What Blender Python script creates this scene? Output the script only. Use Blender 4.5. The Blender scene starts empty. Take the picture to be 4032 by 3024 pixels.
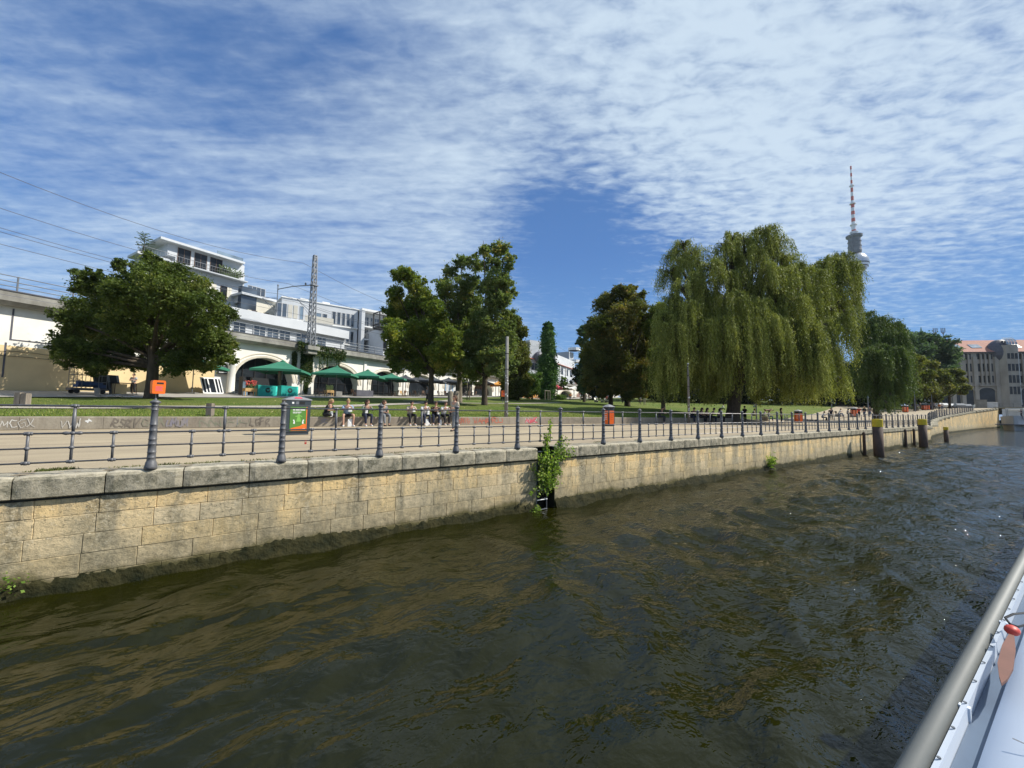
import bpy, bmesh, math, random
import numpy as np
from mathutils import Vector, Matrix
R = random.Random(7); NR = np.random.default_rng(11)
pi = math.pi
S = bpy.context.scene; COL = S.collection
# ------------------------------------------------------------------ camera frame (photo pixels, 4032 x 3024)
FPX = 1514.0
_th = math.atan(101.6/1514); _ro = .0138
_u = np.array([math.cos(_th)*math.sin(_ro), math.cos(_th)*math.cos(_ro), -math.sin(_th)])
_x = np.array([2213., -132., -1514.]); _x -= _u*_x.dot(_u); _x /= np.linalg.norm(_x)
_y = np.cross(_u, _x)
CM = np.column_stack([_x, _y, _u])
EYE = np.array([0, 0, 1.1])
def ray(px, py): return CM.T @ np.array([px-2016., -(py-1512.), -FPX])
def atd(px, py, D): return EYE + ray(px, py)*(D/FPX)
def onz(px, py, z): d = ray(px, py); return EYE + d*((z-1.1)/d[2])
def hor(px): return 1644-.0138*(4229-px)
# ------------------------------------------------------------------ mesh helpers
class MB:
    def __init__(s): s.v = []; s.f = []; s.m = []; s.a = []
    def add(s, vs, fs, mi=0, val=0.):
        n = len(s.v); s.v += [tuple(map(float, p)) for p in vs]
        for f in fs: s.f.append(tuple(i+n for i in f)); s.m.append(mi); s.a.append(val)
        return s
    def box(s, lo, hi, mi=0, val=0., T=None):
        x0, y0, z0 = lo; x1, y1, z1 = hi
        vs = [(x0,y0,z0),(x1,y0,z0),(x1,y1,z0),(x0,y1,z0),(x0,y0,z1),(x1,y0,z1),(x1,y1,z1),(x0,y1,z1)]
        if T: vs = [T(*p) for p in vs]
        return s.add(vs, [(0,3,2,1),(4,5,6,7),(0,1,5,4),(1,2,6,5),(2,3,7,6),(3,0,4,7)], mi, val)
    def rbox(s, c, size, rot=(0,0,0), mi=0, val=0.):
        from mathutils import Euler
        M = Euler(rot).to_matrix(); c = Vector(c); hx, hy, hz = [k/2 for k in size]
        return s.box((-hx,-hy,-hz), (hx,hy,hz), mi, val, T=lambda x,y,z: tuple(M @ Vector((x,y,z)) + c))
    def tube(s, pts, rad, n=8, mi=0, cap=True, val=0.):
        pts = [Vector(p) for p in pts]; k = len(pts)
        if not hasattr(rad, '__len__'): rad = [rad]*k
        vs = []; prev = None
        for i, p in enumerate(pts):
            t = (pts[min(i+1, k-1)] - pts[max(i-1, 0)]).normalized()
            if prev is None: a = t.orthogonal().normalized()
            else:
                a = prev - t*prev.dot(t)
                a = a.normalized() if a.length > 1e-5 else t.orthogonal().normalized()
            b = t.cross(a); prev = a
            for j in range(n):
                w = 2*pi*j/n; vs.append(p + (a*math.cos(w)+b*math.sin(w))*rad[i])
        fs = [(i*n+j, i*n+(j+1)%n, (i+1)*n+(j+1)%n, (i+1)*n+j) for i in range(k-1) for j in range(n)]
        if cap: fs += [tuple(range(n))[::-1], tuple((k-1)*n+j for j in range(n))]
        return s.add(vs, fs, mi, val)
    def lathe(s, prof, c=(0,0,0), n=16, mi=0, val=0., sy=1.):
        vs = []; k = len(prof)
        for r, z in prof:
            for j in range(n):
                w = 2*pi*(j+.5)/n; vs.append((c[0]+r*math.cos(w), c[1]+r*math.sin(w)*sy, c[2]+z))
        fs = [(i*n+j, i*n+(j+1)%n, (i+1)*n+(j+1)%n, (i+1)*n+j) for i in range(k-1) for j in range(n)]
        fs += [tuple(range(n))[::-1], tuple((k-1)*n+j for j in range(n))]
        return s.add(vs, fs, mi, val)
    def prism(s, poly, d0, d1, T, mi=0, val=0.):     # poly in (u,w), extruded along d, mapped by T(u,w,d)
        n = len(poly); vs = [T(u, w, d0) for u, w in poly]+[T(u, w, d1) for u, w in poly]
        fs = [tuple(range(n)), tuple(range(2*n-1, n-1, -1))]+[(i, i+n, (i+1)%n+n, (i+1)%n) for i in range(n)]
        return s.add(vs, fs, mi, val)
    def ell(s, c, r, n=10, k=7, mi=0, val=0.):
        vs = [(c[0], c[1], c[2]-r[2])]
        for i in range(1, k):
            a = -pi/2+pi*i/k
            for j in range(n):
                w = 2*pi*j/n; vs.append((c[0]+r[0]*math.cos(a)*math.cos(w), c[1]+r[1]*math.cos(a)*math.sin(w), c[2]+r[2]*math.sin(a)))
        vs.append((c[0], c[1], c[2]+r[2])); L = len(vs)-1
        fs = [(0, 1+(j+1)%n, 1+j) for j in range(n)]
        fs += [(1+i*n+j, 1+i*n+(j+1)%n, 1+(i+1)*n+(j+1)%n, 1+(i+1)*n+j) for i in range(k-2) for j in range(n)]
        fs += [(1+(k-2)*n+j, 1+(k-2)*n+(j+1)%n, L) for j in range(n)]
        return s.add(vs, fs, mi, val)
    def mesh(s, name, mats, smooth=False, attr=False):
        me = bpy.data.meshes.new(name); me.from_pydata(s.v, [], s.f)
        for m in (mats if isinstance(mats, (list, tuple)) else [mats]): me.materials.append(m)
        me.polygons.foreach_set('material_index', s.m)
        if smooth: me.polygons.foreach_set('use_smooth', [True]*len(s.f))
        if attr:
            a = me.attributes.new('bv', 'FLOAT', 'FACE'); a.data.foreach_set('value', s.a)
        me.update(); return me
    def build(s, name, mats, parent=None, smooth=False, attr=False, fixn=True):
        me = s.mesh(name, mats, smooth, attr)
        if fixn and len(s.f) < 60000:
            bm = bmesh.new(); bm.from_mesh(me); bmesh.ops.recalc_face_normals(bm, faces=bm.faces); bm.to_mesh(me); bm.free()
        return link(name, me, parent)
def link(name, me, parent=None, loc=None, rz=None):
    o = bpy.data.objects.new(name, me); COL.objects.link(o)
    if parent: o.parent = parent
    if loc is not None: o.location = loc
    if rz is not None: o.rotation_euler = (0, 0, rz)
    return o
def tag(o, label, cat, group=None, kind=None):
    o['label'] = label; o['category'] = cat
    if group: o['group'] = group
    if kind: o['kind'] = kind
    return o
def empty(name, loc, rz=0., label=None, cat=None, group=None):
    o = bpy.data.objects.new(name, None); COL.objects.link(o); o.location = loc; o.rotation_euler = (0, 0, rz)
    o.empty_display_size = .1
    if label: tag(o, label, cat, group)
    return o
def struct(o): o['kind'] = 'structure'; return o
def dup(o, parent=None, loc=None, rz=None):
    c = o.copy(); COL.objects.link(c)
    if parent is not None: c.parent = parent
    if loc is not None: c.location = loc
    if rz is not None: c.rotation_euler = (0, 0, rz)
    for ch in list(o.children): dup(ch, c)
    return c
def relabel(o, label, group=None):
    o['label'] = label
    if group: o['group'] = group
    return o
def np_mesh(name, V, F, mat, attr=None, parent=None, smooth=False):
    me = bpy.data.meshes.new(name); nf, k = F.shape
    me.vertices.add(len(V)); me.vertices.foreach_set('co', np.ascontiguousarray(V, dtype=np.float32).ravel())
    me.loops.add(nf*k); me.loops.foreach_set('vertex_index', np.ascontiguousarray(F, dtype=np.int32).ravel())
    me.polygons.add(nf); me.polygons.foreach_set('loop_start', np.arange(0, nf*k, k, dtype=np.int32))
    me.update(calc_edges=True); me.materials.append(mat)
    if attr is not None:
        a = me.attributes.new('bv', 'FLOAT', 'FACE'); a.data.foreach_set('value', attr.astype(np.float32))
    if smooth: me.polygons.foreach_set('use_smooth', np.ones(nf, bool))
    return link(name, me, parent)
# ------------------------------------------------------------------ materials
def nodes(name):
    m = bpy.data.materials.new(name); m.use_nodes = True; nt = m.node_tree
    b = nt.nodes['Principled BSDF']; return m, nt, b
def N(nt, t, **kw):
    n = nt.nodes.new(t)
    for k, v in kw.items():
        if k.startswith('i_'): n.inputs[k[2:].replace('_', ' ')].default_value = v
        else: setattr(n, k, v)
    return n
def L(nt, a, b): nt.links.new(a, b)
def c4(c): return (c[0], c[1], c[2], 1)
def ramp(nt, fac, stops):
    r = nt.nodes.new('ShaderNodeValToRGB'); e = r.color_ramp.elements
    while len(e) < len(stops): e.new(.5)
    for k, (p, c) in zip(e, stops): k.position = p; k.color = c4(c) if hasattr(c, '__len__') else (c, c, c, 1)
    L(nt, fac, r.inputs[0]); return r.outputs[0]
def mixc(nt, f, a, b, mode='MIX'):
    m = nt.nodes.new('ShaderNodeMix'); m.data_type = 'RGBA'; m.blend_type = mode
    for i, v in ((0, f), (6, a), (7, b)):
        if hasattr(v, 'links'): L(nt, v, m.inputs[i])
        elif i == 0: m.inputs[0].default_value = v
        else: m.inputs[i].default_value = c4(v)
    return m.outputs[2]
def pos(nt, sc=(1,1,1), obj=False):
    g = nt.nodes.new('ShaderNodeTexCoord') if obj else nt.nodes.new('ShaderNodeNewGeometry')
    mp = nt.nodes.new('ShaderNodeMapping'); mp.inputs['Scale'].default_value = sc
    L(nt, g.outputs['Object' if obj else 'Position'], mp.inputs[0]); return mp.outputs[0]
def noise(nt, vec, scale, detail=4, rough=.55, dist=0.):
    n = N(nt, 'ShaderNodeTexNoise'); n.inputs['Scale'].default_value = scale; n.inputs['Detail'].default_value = detail
    n.inputs['Roughness'].default_value = rough; n.inputs['Distortion'].default_value = dist
    L(nt, vec, n.inputs['Vector']); return n.outputs[0]
def bump(nt, b, h, strength, dist=.02, prev=None):
    n = N(nt, 'ShaderNodeBump'); n.inputs['Strength'].default_value = strength; n.inputs['Distance'].default_value = dist
    L(nt, h, n.inputs['Height'])
    if prev: L(nt, prev, n.inputs['Normal'])
    if b: L(nt, n.outputs[0], b.inputs['Normal'])
    return n.outputs[0]
def pm(name, c1, c2=None, scale=6., rough=.7, bmp=.15, metal=0., stretch=(1,1,1), bd=.01, spec=.4, obj=False):
    m, nt, b = nodes(name); b.inputs['Roughness'].default_value = rough; b.inputs['Metallic'].default_value = metal
    b.inputs['Specular IOR Level'].default_value = spec
    c2 = c2 or tuple(k*.8 for k in c1); v = pos(nt, stretch, obj); n = noise(nt, v, scale, 6, .6)
    L(nt, ramp(nt, n, [(.32, c2), (.68, c1)]), b.inputs['Base Color'])
    if bmp: bump(nt, b, noise(nt, v, scale*4, 4), bmp, bd)
    return m
def leafmat(name, stops, trans=.3, rough=.6, spec=.12):
    m, nt, b = nodes(name); a = N(nt, 'ShaderNodeAttribute', attribute_name='bv')
    v = pos(nt); n = noise(nt, v, .5, 2)
    f = N(nt, 'ShaderNodeMath', operation='MULTIPLY_ADD'); L(nt, n, f.inputs[0]); f.inputs[1].default_value = .7; f.inputs[2].default_value = -.35
    g = N(nt, 'ShaderNodeMath', operation='ADD'); L(nt, f.outputs[0], g.inputs[0]); L(nt, a.outputs['Fac'], g.inputs[1])
    col = ramp(nt, g.outputs[0], stops); L(nt, col, b.inputs['Base Color'])
    b.inputs['Roughness'].default_value = rough; b.inputs['Specular IOR Level'].default_value = spec
    t = N(nt, 'ShaderNodeBsdfTranslucent'); br = N(nt, 'ShaderNodeMix', data_type='RGBA', blend_type='MULTIPLY'); br.inputs[0].default_value = 1
    L(nt, col, br.inputs[6]); br.inputs[7].default_value = (1.5, 1.6, .6, 1); L(nt, br.outputs[2], t.inputs[0])
    mx = N(nt, 'ShaderNodeMixShader'); mx.inputs[0].default_value = trans
    L(nt, b.outputs[0], mx.inputs[1]); L(nt, t.outputs[0], mx.inputs[2]); L(nt, mx.outputs[0], nt.nodes['Material Output'].inputs[0])
    return m
M = {}
M['iron'] = pm('iron', (.125,.125,.13), (.085,.085,.09), 20, .42, .1, spec=.5)
M['rail'] = pm('rail_steel', (.26,.25,.23), (.15,.125,.12), 15, .36, .05, .35, spec=.5)
M['concrete'] = pm('concrete', (.25,.24,.22), (.15,.145,.13), 1.5, .85, .3)
M['deckconc'] = pm('deck_concrete', (.34,.33,.29), (.17,.16,.14), .8, .85, .3, stretch=(1,1,.5))
M['dark'] = pm('dark_interior', (.02,.022,.022), (.01,.01,.01), 2, .6, 0)
M['darkgreen'] = pm('dark_green_cloth', (.02,.05,.035), (.012,.02,.018), 1.2, .7, 0, stretch=(6,6,1))
M['plaster'] = pm('viaduct_plaster', (.82,.80,.73), (.68,.65,.58), .6, .85, .1)
M['trimp'] = pm('viaduct_trim', (.62,.56,.45), (.5,.45,.36), .8, .8, .1)
M['yellowp'] = pm('yellow_plaster', (.72,.55,.30), (.62,.47,.26), .8, .85, .1)
M['white'] = pm('white_render', (.56,.58,.60), (.49,.51,.53), .4, .8, .05)
M['cream'] = pm('cream_render', (.66,.62,.52), (.58,.55,.46), .5, .8, .05)
M['greyw'] = pm('grey_white_render', (.46,.48,.50), (.4,.42,.44), .5, .8, .05)
M['beigep'] = pm('beige_panel', (.52,.49,.42), (.46,.44,.38), 1, .7, .05)
M['frame'] = pm('window_frame', (.5,.5,.5), (.4,.4,.4), 3, .5, 0)
M['brownframe'] = pm('brown_window_frame', (.16,.09,.05), (.1,.06,.04), 3, .5, 0)
M['redroof'] = pm('red_tile_roof', (.42,.13,.08), (.30,.09,.06), 1.2, .8, .4, bd=.05)
M['orangeroof'] = pm('orange_tile_roof', (.42,.19,.13), (.34,.145,.10), 1.2, .8, .3, bd=.05)
M['sandst'] = pm('brown_sandstone', (.40,.355,.295), (.29,.255,.21), .5, .85, .3, stretch=(1,1,.4))
M['slate'] = pm('slate', (.10,.10,.12), (.07,.07,.085), 2, .5, .1)
M['bark'] = pm('bark', (.10,.075,.05), (.045,.035,.025), 7, .95, .9, stretch=(1,1,.25), bd=.04)
M['palebark'] = pm('pale_bark', (.22,.19,.14), (.11,.09,.07), 5, .95, .8, stretch=(1,1,.3), bd=.03)
M['wood'] = pm('weathered_wood', (.27,.23,.18), (.13,.11,.09), 9, .85, .5, stretch=(1,1,.15))
M['lightwood'] = pm('light_wood', (.50,.32,.13), (.38,.23,.09), 6, .6, .1)
M['pilerust'] = pm('rusty_pile_steel', (.10,.062,.045), (.05,.036,.03), 5, .8, .5, stretch=(1,1,.5))
M['pileyellow'] = pm('yellow_pile_paint', (.66,.50,.02), (.5,.36,.02), 5, .5, .1)
M['orange'] = pm('orange_bin_plastic', (.85,.15,.01), (.75,.12,.01), 4, .4, .03)
M['bingrey'] = pm('dark_bin_coating', (.045,.06,.07), (.035,.045,.055), 6, .4, .03)
M['roofmetal'] = pm('bin_roof_metal', (.36,.36,.36), (.25,.24,.24), 4, .45, .05, .3)
M['gum'] = pm('green_parasol_canvas', (.04,.20,.12), (.03,.16,.095), 1.2, .8, .1)
M['greyum'] = pm('grey_parasol_canvas', (.065,.07,.075), (.05,.055,.06), 1.5, .8, .1)
M['orum'] = pm('orange_parasol_canvas', (.75,.32,.05), (.62,.26,.04), 1.5, .8, .05)
M['brum'] = pm('brown_parasol_canvas', (.10,.08,.06), (.08,.065,.05), 1.5, .8, .05)
M['whum'] = pm('white_parasol_canvas', (.78,.76,.70), (.7,.68,.6), 1.5, .8, .05)
M['pinkum'] = pm('pink_awning_cloth', (.70,.07,.10), (.6,.05,.08), 1.5, .8, .05)
M['teal'] = pm('teal_counter_paint', (.015,.32,.27), (.012,.27,.23), 2, .45, .02)
M['tealight'] = pm('pale_teal_edge', (.06,.68,.56), (.05,.6,.5), 2, .45, .02)
M['black'] = pm('black_paint', (.012,.012,.014), (.02,.02,.02), 3, .5, .02)
M['whitep'] = pm('white_paint', (.80,.80,.78), (.7,.7,.68), 3, .5, .02)
M['lime'] = pm('poster_green', (.10,.24,.04), (.07,.19,.03), 2, .5, 0)
M['figgreen'] = pm('poster_pale_green', (.22,.48,.10), (.16,.38,.07), 3, .5, 0)
M['postorange'] = pm('poster_orange', (.80,.17,.02), (.74,.14,.02), 3, .5, 0)
M['red'] = pm('red_paint', (.55,.06,.04), (.45,.05,.035), 3, .5, 0)
M['pinkspray'] = pm('pink_spray_paint', (.62,.10,.13), (.5,.09,.12), 6, .7, 0)
M['redspray'] = pm('red_spray_paint', (.50,.14,.08), (.38,.16,.11), 2, .8, 0)
M['whitespray'] = pm('faded_white_spray', (.60,.58,.53), (.42,.39,.34), 3, .8, 0)
M['darkspray'] = pm('dark_spray_paint', (.13,.11,.09), (.21,.18,.145), 2, .8, 0)
M['greenspray'] = pm('faded_green_spray', (.20,.215,.15), (.26,.235,.18), 3, .8, 0)
M['bluespray'] = pm('faded_violet_spray', (.22,.205,.24), (.27,.24,.22), 3, .8, 0)
M['steel'] = pm('galvanised_steel', (.22,.23,.25), (.15,.16,.17), 4, .45, .05, .5)
M['wire'] = pm('overhead_wire', (.06,.06,.07), (.05,.05,.05), 4, .6, 0)
M['towerconc'] = pm('tower_concrete', (.50,.50,.48), (.42,.42,.41), .02, .85, 0)
M['towersteel'] = pm('tower_steel_cladding', (.55,.56,.57), (.42,.43,.45), .08, .22, 0, .9)
M['towerdark'] = pm('tower_dark_platforms', (.16,.17,.18), (.10,.11,.12), .3, .6, 0)
M['antred'] = pm('antenna_red', (.50,.10,.07), (.42,.08,.06), .1, .6, 0)
M['antwhite'] = pm('antenna_white', (.72,.72,.72), (.6,.6,.6), .1, .6, 0)
M['gravelgrey'] = pm('terrace_paving', (.36,.34,.30), (.27,.25,.22), 1.5, .9, .3)
M['pathm'] = pm('lawn_path', (.38,.34,.28), (.30,.27,.22), 2, .95, .3)
M['skin'] = pm('skin', (.50,.29,.20), (.44,.25,.17), 5, .5, 0)
M['lips'] = pm('lips', (.36,.13,.11), (.33,.12,.1), 5, .5, 0)
M['paper'] = pm('white_paper', (.80,.80,.78), (.72,.72,.70), 6, .7, .05)
M['scooter'] = pm('bike_frame_paint', (.3,.32,.34), (.2,.2,.2), 3, .4, 0, .3)
def gl(name, c, rough=.08, sp=.9):
    m, nt, b = nodes(name); b.inputs['Roughness'].default_value = rough; b.inputs['Base Color'].default_value = c4(c)
    b.inputs['Specular IOR Level'].default_value = sp; v = pos(nt); n = noise(nt, v, .35, 2)
    L(nt, ramp(nt, n, [(.35, tuple(k*.6 for k in c)), (.7, tuple(min(1, k*1.7) for k in c))]), b.inputs['Base Color']); return m
M['glass'] = gl('window_glass', (.05,.065,.085)); M['darkglass'] = gl('dark_window_glass', (.015,.018,.022), .12, .3); M['paleglass'] = gl('pale_window_glass', (.14,.19,.24))
CLOTH = {}
def cloth(n, c):
    if n not in CLOTH: CLOTH[n] = pm(n+'_cloth', c, tuple(k*.7 for k in c), 8, .85, .2)
    return CLOTH[n]
cl = dict(black=(.015,.015,.018), navy=(.02,.025,.05), lightblue=(.28,.40,.55), sage=(.13,.18,.13), white=(.75,.75,.74), beige=(.48,.42,.33), grey=(.2,.21,.22), dark=(.035,.035,.04),
          red=(.5,.06,.05), orange=(.6,.2,.05), palegrey=(.42,.43,.44), jeans=(.07,.11,.2), blonde=(.36,.24,.11), brown=(.09,.05,.03), blackhair=(.02,.016,.014), shoe=(.78,.78,.76), darkshoe=(.04,.035,.03), pink=(.6,.3,.3))
for k, c in cl.items(): cloth(k, c)
# ------------------------------------------------------------------ terrain functions
def sst(a, b, x):
    t = min(1, max(0, (x-a)/(b-a))); return t*t*(3-2*t)
def rampz(x): return max(0., min(3.3, (x-62)*.033))
def yl(x):
    if x < 20: return 24.2
    if x < 43: return 24.2-3.7*(x-20)/23
    return 20.5+sst(60, 120, x)*4
def T(x, y):
    d = y-yl(x)
    if d <= 0: return rampz(x)
    w = 1-sst(41.8, 47, x); dc = min(d, 64)
    return rampz(x)*(1-.3*min(1, d/20)) + .5*w + .057*dc*(w+(1-w)*min(1, d/8)) + .3*(1-math.exp(-dc/4)) + .009*max(0, min(x, 130))*(1-math.exp(-dc/10))
def place(px, D, dz=0.):
    p = atd(px, hor(px), D); return Vector((p[0], p[1], T(p[0], p[1])+dz))
# ------------------------------------------------------------------ people: skinned bodies, posed once, then copied
def skin(name, vs, es, rs, mat, root=0, sub=1, extra=None, smooth=True):
    me = bpy.data.meshes.new(name+'_src'); me.from_pydata(vs, es, []); ob = bpy.data.objects.new(name, me); COL.objects.link(ob)
    md = ob.modifiers.new('s', 'SKIN'); md.use_smooth_shade = True
    for i, d in enumerate(me.skin_vertices[0].data):
        r = rs[i]; d.radius = r if hasattr(r, '__len__') else (r, r); d.use_root = (i == root)
    if sub: sm = ob.modifiers.new('u', 'SUBSURF'); sm.levels = sub; sm.render_levels = sub
    dg = bpy.context.evaluated_depsgraph_get(); out = bpy.data.meshes.new_from_object(ob.evaluated_get(dg)); out.name = name
    bpy.data.objects.remove(ob); bpy.data.meshes.remove(me)
    out.materials.clear(); out.materials.append(mat)
    if extra:
        bm = bmesh.new(); bm.from_mesh(out)
        t = extra.mesh('x', [mat]); bm.from_mesh(t); bm.to_mesh(out); bm.free(); bpy.data.meshes.remove(t)
        for q in extra_mats: out.materials.append(q)
    out.polygons.foreach_set('use_smooth', [smooth]*len(out.polygons)); return out
extra_mats = []
def figure(J, hair='short', shorts=False, sleeve=.6):
    """J: joint positions -> dict of meshes; facing -Y."""
    V3 = {k: Vector(v) for k, v in J.items()}
    def mx(p): return Vector((-p.x, p.y, p.z))
    hd = V3['head']; look = Vector(J.get('look', (0, -1, 0))).normalized()
    names = ['pel', 'waist', 'chest', 'neck', 'chin']; vs = [V3[k] for k in names]
    rs = [(.145,.10), (.125,.09), (.15,.10), (.052,.052), (.055,.055)]; es = [(0,1),(1,2),(2,3),(3,4)]
    body = (list(vs), list(es), list(rs)); hands = []
    for s in 'LR':
        sh, el, wr = V3['sh'+s], V3['el'+s], V3['wr'+s]; b = len(body[0])
        pd = (wr-el).normalized(); palm = wr+pd*.06
        body[0].extend([sh, el, wr, palm]); body[2].extend([.052, .038, .026, (.036, .018)])
        body[1].extend([(2, b), (b, b+1), (b+1, b+2), (b+2, b+3)])
        side = pd.cross(Vector((0, 0, 1)));  side = side.normalized() if side.length > .1 else Vector((1, 0, 0)); dn = side.cross(pd)
        for q, (o, ln) in enumerate(((-.028, .055), (-.01, .066), (.01, .062), (.027, .048))):
            p0 = palm+side*o+pd*.012; p1 = p0+pd*ln*.55-dn*.004; p2 = p1+pd*ln*.3-dn*.026; hands.append(([p0, p1, p2], [.009, .0085, .007]))
        tb = wr+pd*.03-side*.03; hands.append(([tb, tb-side*.02+pd*.02-dn*.006, tb-side*.022+pd*.045-dn*.016], [.011, .010, .008]))
        hp, kn, an, to = V3['hp'+s], V3['kn'+s], V3['an'+s], V3['to'+s]; b = len(body[0])
        body[0].extend([hp, kn, an, to]); body[2].extend([.085, .056, .037, .034]); body[1].extend([(0, b), (b, b+1), (b+1, b+2), (b+2, b+3)])
    ex = MB()
    # head: egg with nose, ears, eyes and mouth
    yaw = math.atan2(look.x, -look.y); tilt = math.asin(max(-1, min(1, look.z)))
    RM = Matrix.Rotation(yaw, 3, 'Z') @ Matrix.Rotation(-tilt, 3, 'X')
    def hp_(x, y, z): return tuple(hd + RM @ Vector((x, y, z)))
    h = MB(); h.ell((0, 0, 0), (.078, .096, .118), 14, 10); h.v = [hp_(*((x*(1-.25*max(0, -z/.118)), y*(1-.12*max(0, -z/.118)) - (.012 if (z < -.02 and y < 0) else 0), z))) for x, y, z in h.v]
    ex.add(h.v, h.f, 0)
    ex.tube([hp_(0, -.088, .018), hp_(0, -.112, -.018), hp_(0, -.098, -.03)], [.008, .014, .011], 6)
    for sx in (-1, 1):
        e = MB(); e.ell((sx*.08, .004, -.004), (.012, .022, .032), 6, 5); ex.add([hp_(*p) for p in e.v], e.f, 0)
        e = MB(); e.ell((sx*.03, -.083, .016), (.011, .009, .007), 6, 5); ex.add([hp_(*p) for p in e.v], e.f, 1)
    e = MB(); e.ell((0, -.086, -.058), (.024, .008, .007), 8, 5); ex.add([hp_(*p) for p in e.v], e.f, 2)
    for p, r in hands: ex.tube(p, r, 5)
    # neck reaches into the skull
    global extra_mats; extra_mats = []
    me = skin('body', body[0], body[1], body[2], M['skin'])
    bm = bmesh.new(); bm.from_mesh(me); t = ex.mesh('x', [M['skin'], M['black'], M['lips']]); bm.from_mesh(t); bm.to_mesh(me); bm.free(); bpy.data.meshes.remove(t)
    me.materials.append(M['black']); me.materials.append(M['lips']); me.polygons.foreach_set('use_smooth', [True]*len(me.polygons))
    out = {'body': me}
    # shirt
    sv = [V3['pel']+(V3['waist']-V3['pel'])*.2, V3['waist'], V3['chest'], V3['chest']+(V3['neck']-V3['chest'])*.62]; sr = [(.165,.12), (.15,.115), (.172,.122), (.085,.075)]; se = [(0,1),(1,2),(2,3)]
    for s in 'LR':
        sh, el, wr = V3['sh'+s], V3['el'+s], V3['wr'+s]; b = len(sv); end = sh.lerp(el, min(1, sleeve)) if sleeve <= 1 else el
        sv += [sh, end]; sr += [.07, .058]; se += [(2, b), (b, b+1)]
        if sleeve > 1: sv.append(el.lerp(wr, .9)); sr.append(.042); se.append((b+1, b+2))
    out['shirt'] = skin('shirt', sv, se, sr, CLOTH['white'], root=1)
    tv = [V3['pel']+(V3['waist']-V3['pel'])*.35, V3['pel']]; tr = [(.16,.12), (.165,.125)]; te = [(0,1)]
    for s in 'LR':
        hp, kn, an = V3['hp'+s], V3['kn'+s], V3['an'+s]; b = len(tv); tv += [hp]; tr += [.105]; te += [(1, b)]
        if shorts: tv.append(hp.lerp(kn, .8)); tr.append(.088); te.append((b, b+1))
        else: tv += [kn, kn.lerp(an, .92)]; tr += [.073, .056]; te += [(b, b+1), (b+1, b+2)]
    out['trousers'] = skin('trousers', tv, te, tr, CLOTH['black'], root=1)
    for s in 'LR':
        an, to = V3['an'+s], V3['to'+s]; d = (to-an); heel = an-Vector((d.x, d.y, 0))*.3; heel.z = to.z+.005
        out['shoe'+s] = skin('shoe', [an+Vector((0,0,.01)), heel, to+Vector((0,0,.0)), to+Vector((d.x, d.y, 0))*.25], [(0,1),(1,2),(2,3)], [.044, .042, .048, .036], CLOTH['shoe'], root=1)
    hm = MB()
    g = MB(); g.ell((0, .012, .022), (.092, .104, .116), 14, 10)
    keep = [i for i, p in enumerate(g.v)]
    g.v = [(x, max(y, -.06-.02*(z > .05)) if z < .07 else y, z if z > -.07 or y > .02 else -.03) for x, y, z in g.v]
    hm.add([hp_(*p) for p in g.v], g.f)
    if hair == 'long':
        g = MB(); g.tube([(0, .05, .06), (0, .085, -.03), (0, .085, -.14), (0, .08, -.24)], [.085, .095, .085, .05], 10); hm.add([hp_(x*1.05, y*.8+.01, z) for x, y, z in g.v], g.f)
    if hair == 'bun': g = MB(); g.ell((0, .05, .13), (.045, .045, .04), 8, 6); hm.add([hp_(*p) for p in g.v], g.f)
    me = hm.mesh('hair', CLOTH['brown'], True); out['hair'] = me
    return out
def sitJ(lean=.1, sw=.0, arm='eat', cross=False, seat=.5, look=(0, -1, -.35)):
    c = Vector((0, -.06-lean*.8, .50)); J = dict(pel=(0, 0, .12), waist=(0, -.02-lean*.2, .28), chest=c, neck=(0, c.y-.03, .63), chin=(0, c.y-.055, .69), head=(0, c.y-.085, .79), look=look)
    for k, s in (('L', -1), ('R', 1)):
        J['sh'+k] = (s*.18, c.y, .565); J['hp'+k] = (s*.10, -.03, .10)
        if arm == 'eat': J['el'+k] = (s*.27, c.y-.12, .34); J['wr'+k] = (s*.09, c.y-.27, .47 if k == 'L' else .52)
        elif arm == 'lap': J['el'+k] = (s*.26, c.y-.03, .32); J['wr'+k] = (s*.10, c.y-.25, .27)
        elif arm == 'phone': J['el'+k] = (s*.25, c.y-.05, .33); J['wr'+k] = (s*.08, c.y-.28, .36)
        if cross: J['kn'+k] = (s*.33, -.36, .16); J['an'+k] = (-s*.02, -.40-.06*s, .06); J['to'+k] = (-s*.12, -.43-.06*s, .05)
        else:
            J['kn'+k] = (s*(.13+sw), -.45, .12); J['an'+k] = (s*(.13+sw*.9), -.44+.05*s, -seat+.09); J['to'+k] = (s*(.14+sw*1.1), -.57+.05*s, -seat+.045)
    return J
def standJ(step=.0, arm='down', look=(0, -1, -.05)):
    J = dict(pel=(0, 0, .93), waist=(0, 0, 1.1), chest=(0, 0, 1.32), neck=(0, .01, 1.46), chin=(0, -.005, 1.52), head=(0, -.02, 1.625), look=look)
    for k, s in (('L', -1), ('R', 1)):
        J['sh'+k] = (s*.185, 0, 1.39); J['hp'+k] = (s*.10, 0, .90); st = step*s
        J['kn'+k] = (s*.105, -.04-st*.5, .50); J['an'+k] = (s*.105, .03-st if s > 0 else .03-st*1.1, .085+(.05 if s < 0 and step else 0)); J['to'+k] = (s*.12, J['an'+k][1]-.13, .045)
        if arm == 'down': J['el'+k] = (s*.25, .03+st*.3, 1.11); J['wr'+k] = (s*.25, -.04+st*.5, .86)
        elif arm == 'phone': J['el'+k] = (s*.24, -.03, 1.12); J['wr'+k] = (s*.08, -.27, 1.2)
        elif arm == 'bag': J['el'+k] = (s*.24, .02, 1.12); J['wr'+k] = (s*.14, -.22, 1.12 if s > 0 else .95)
    return J
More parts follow.
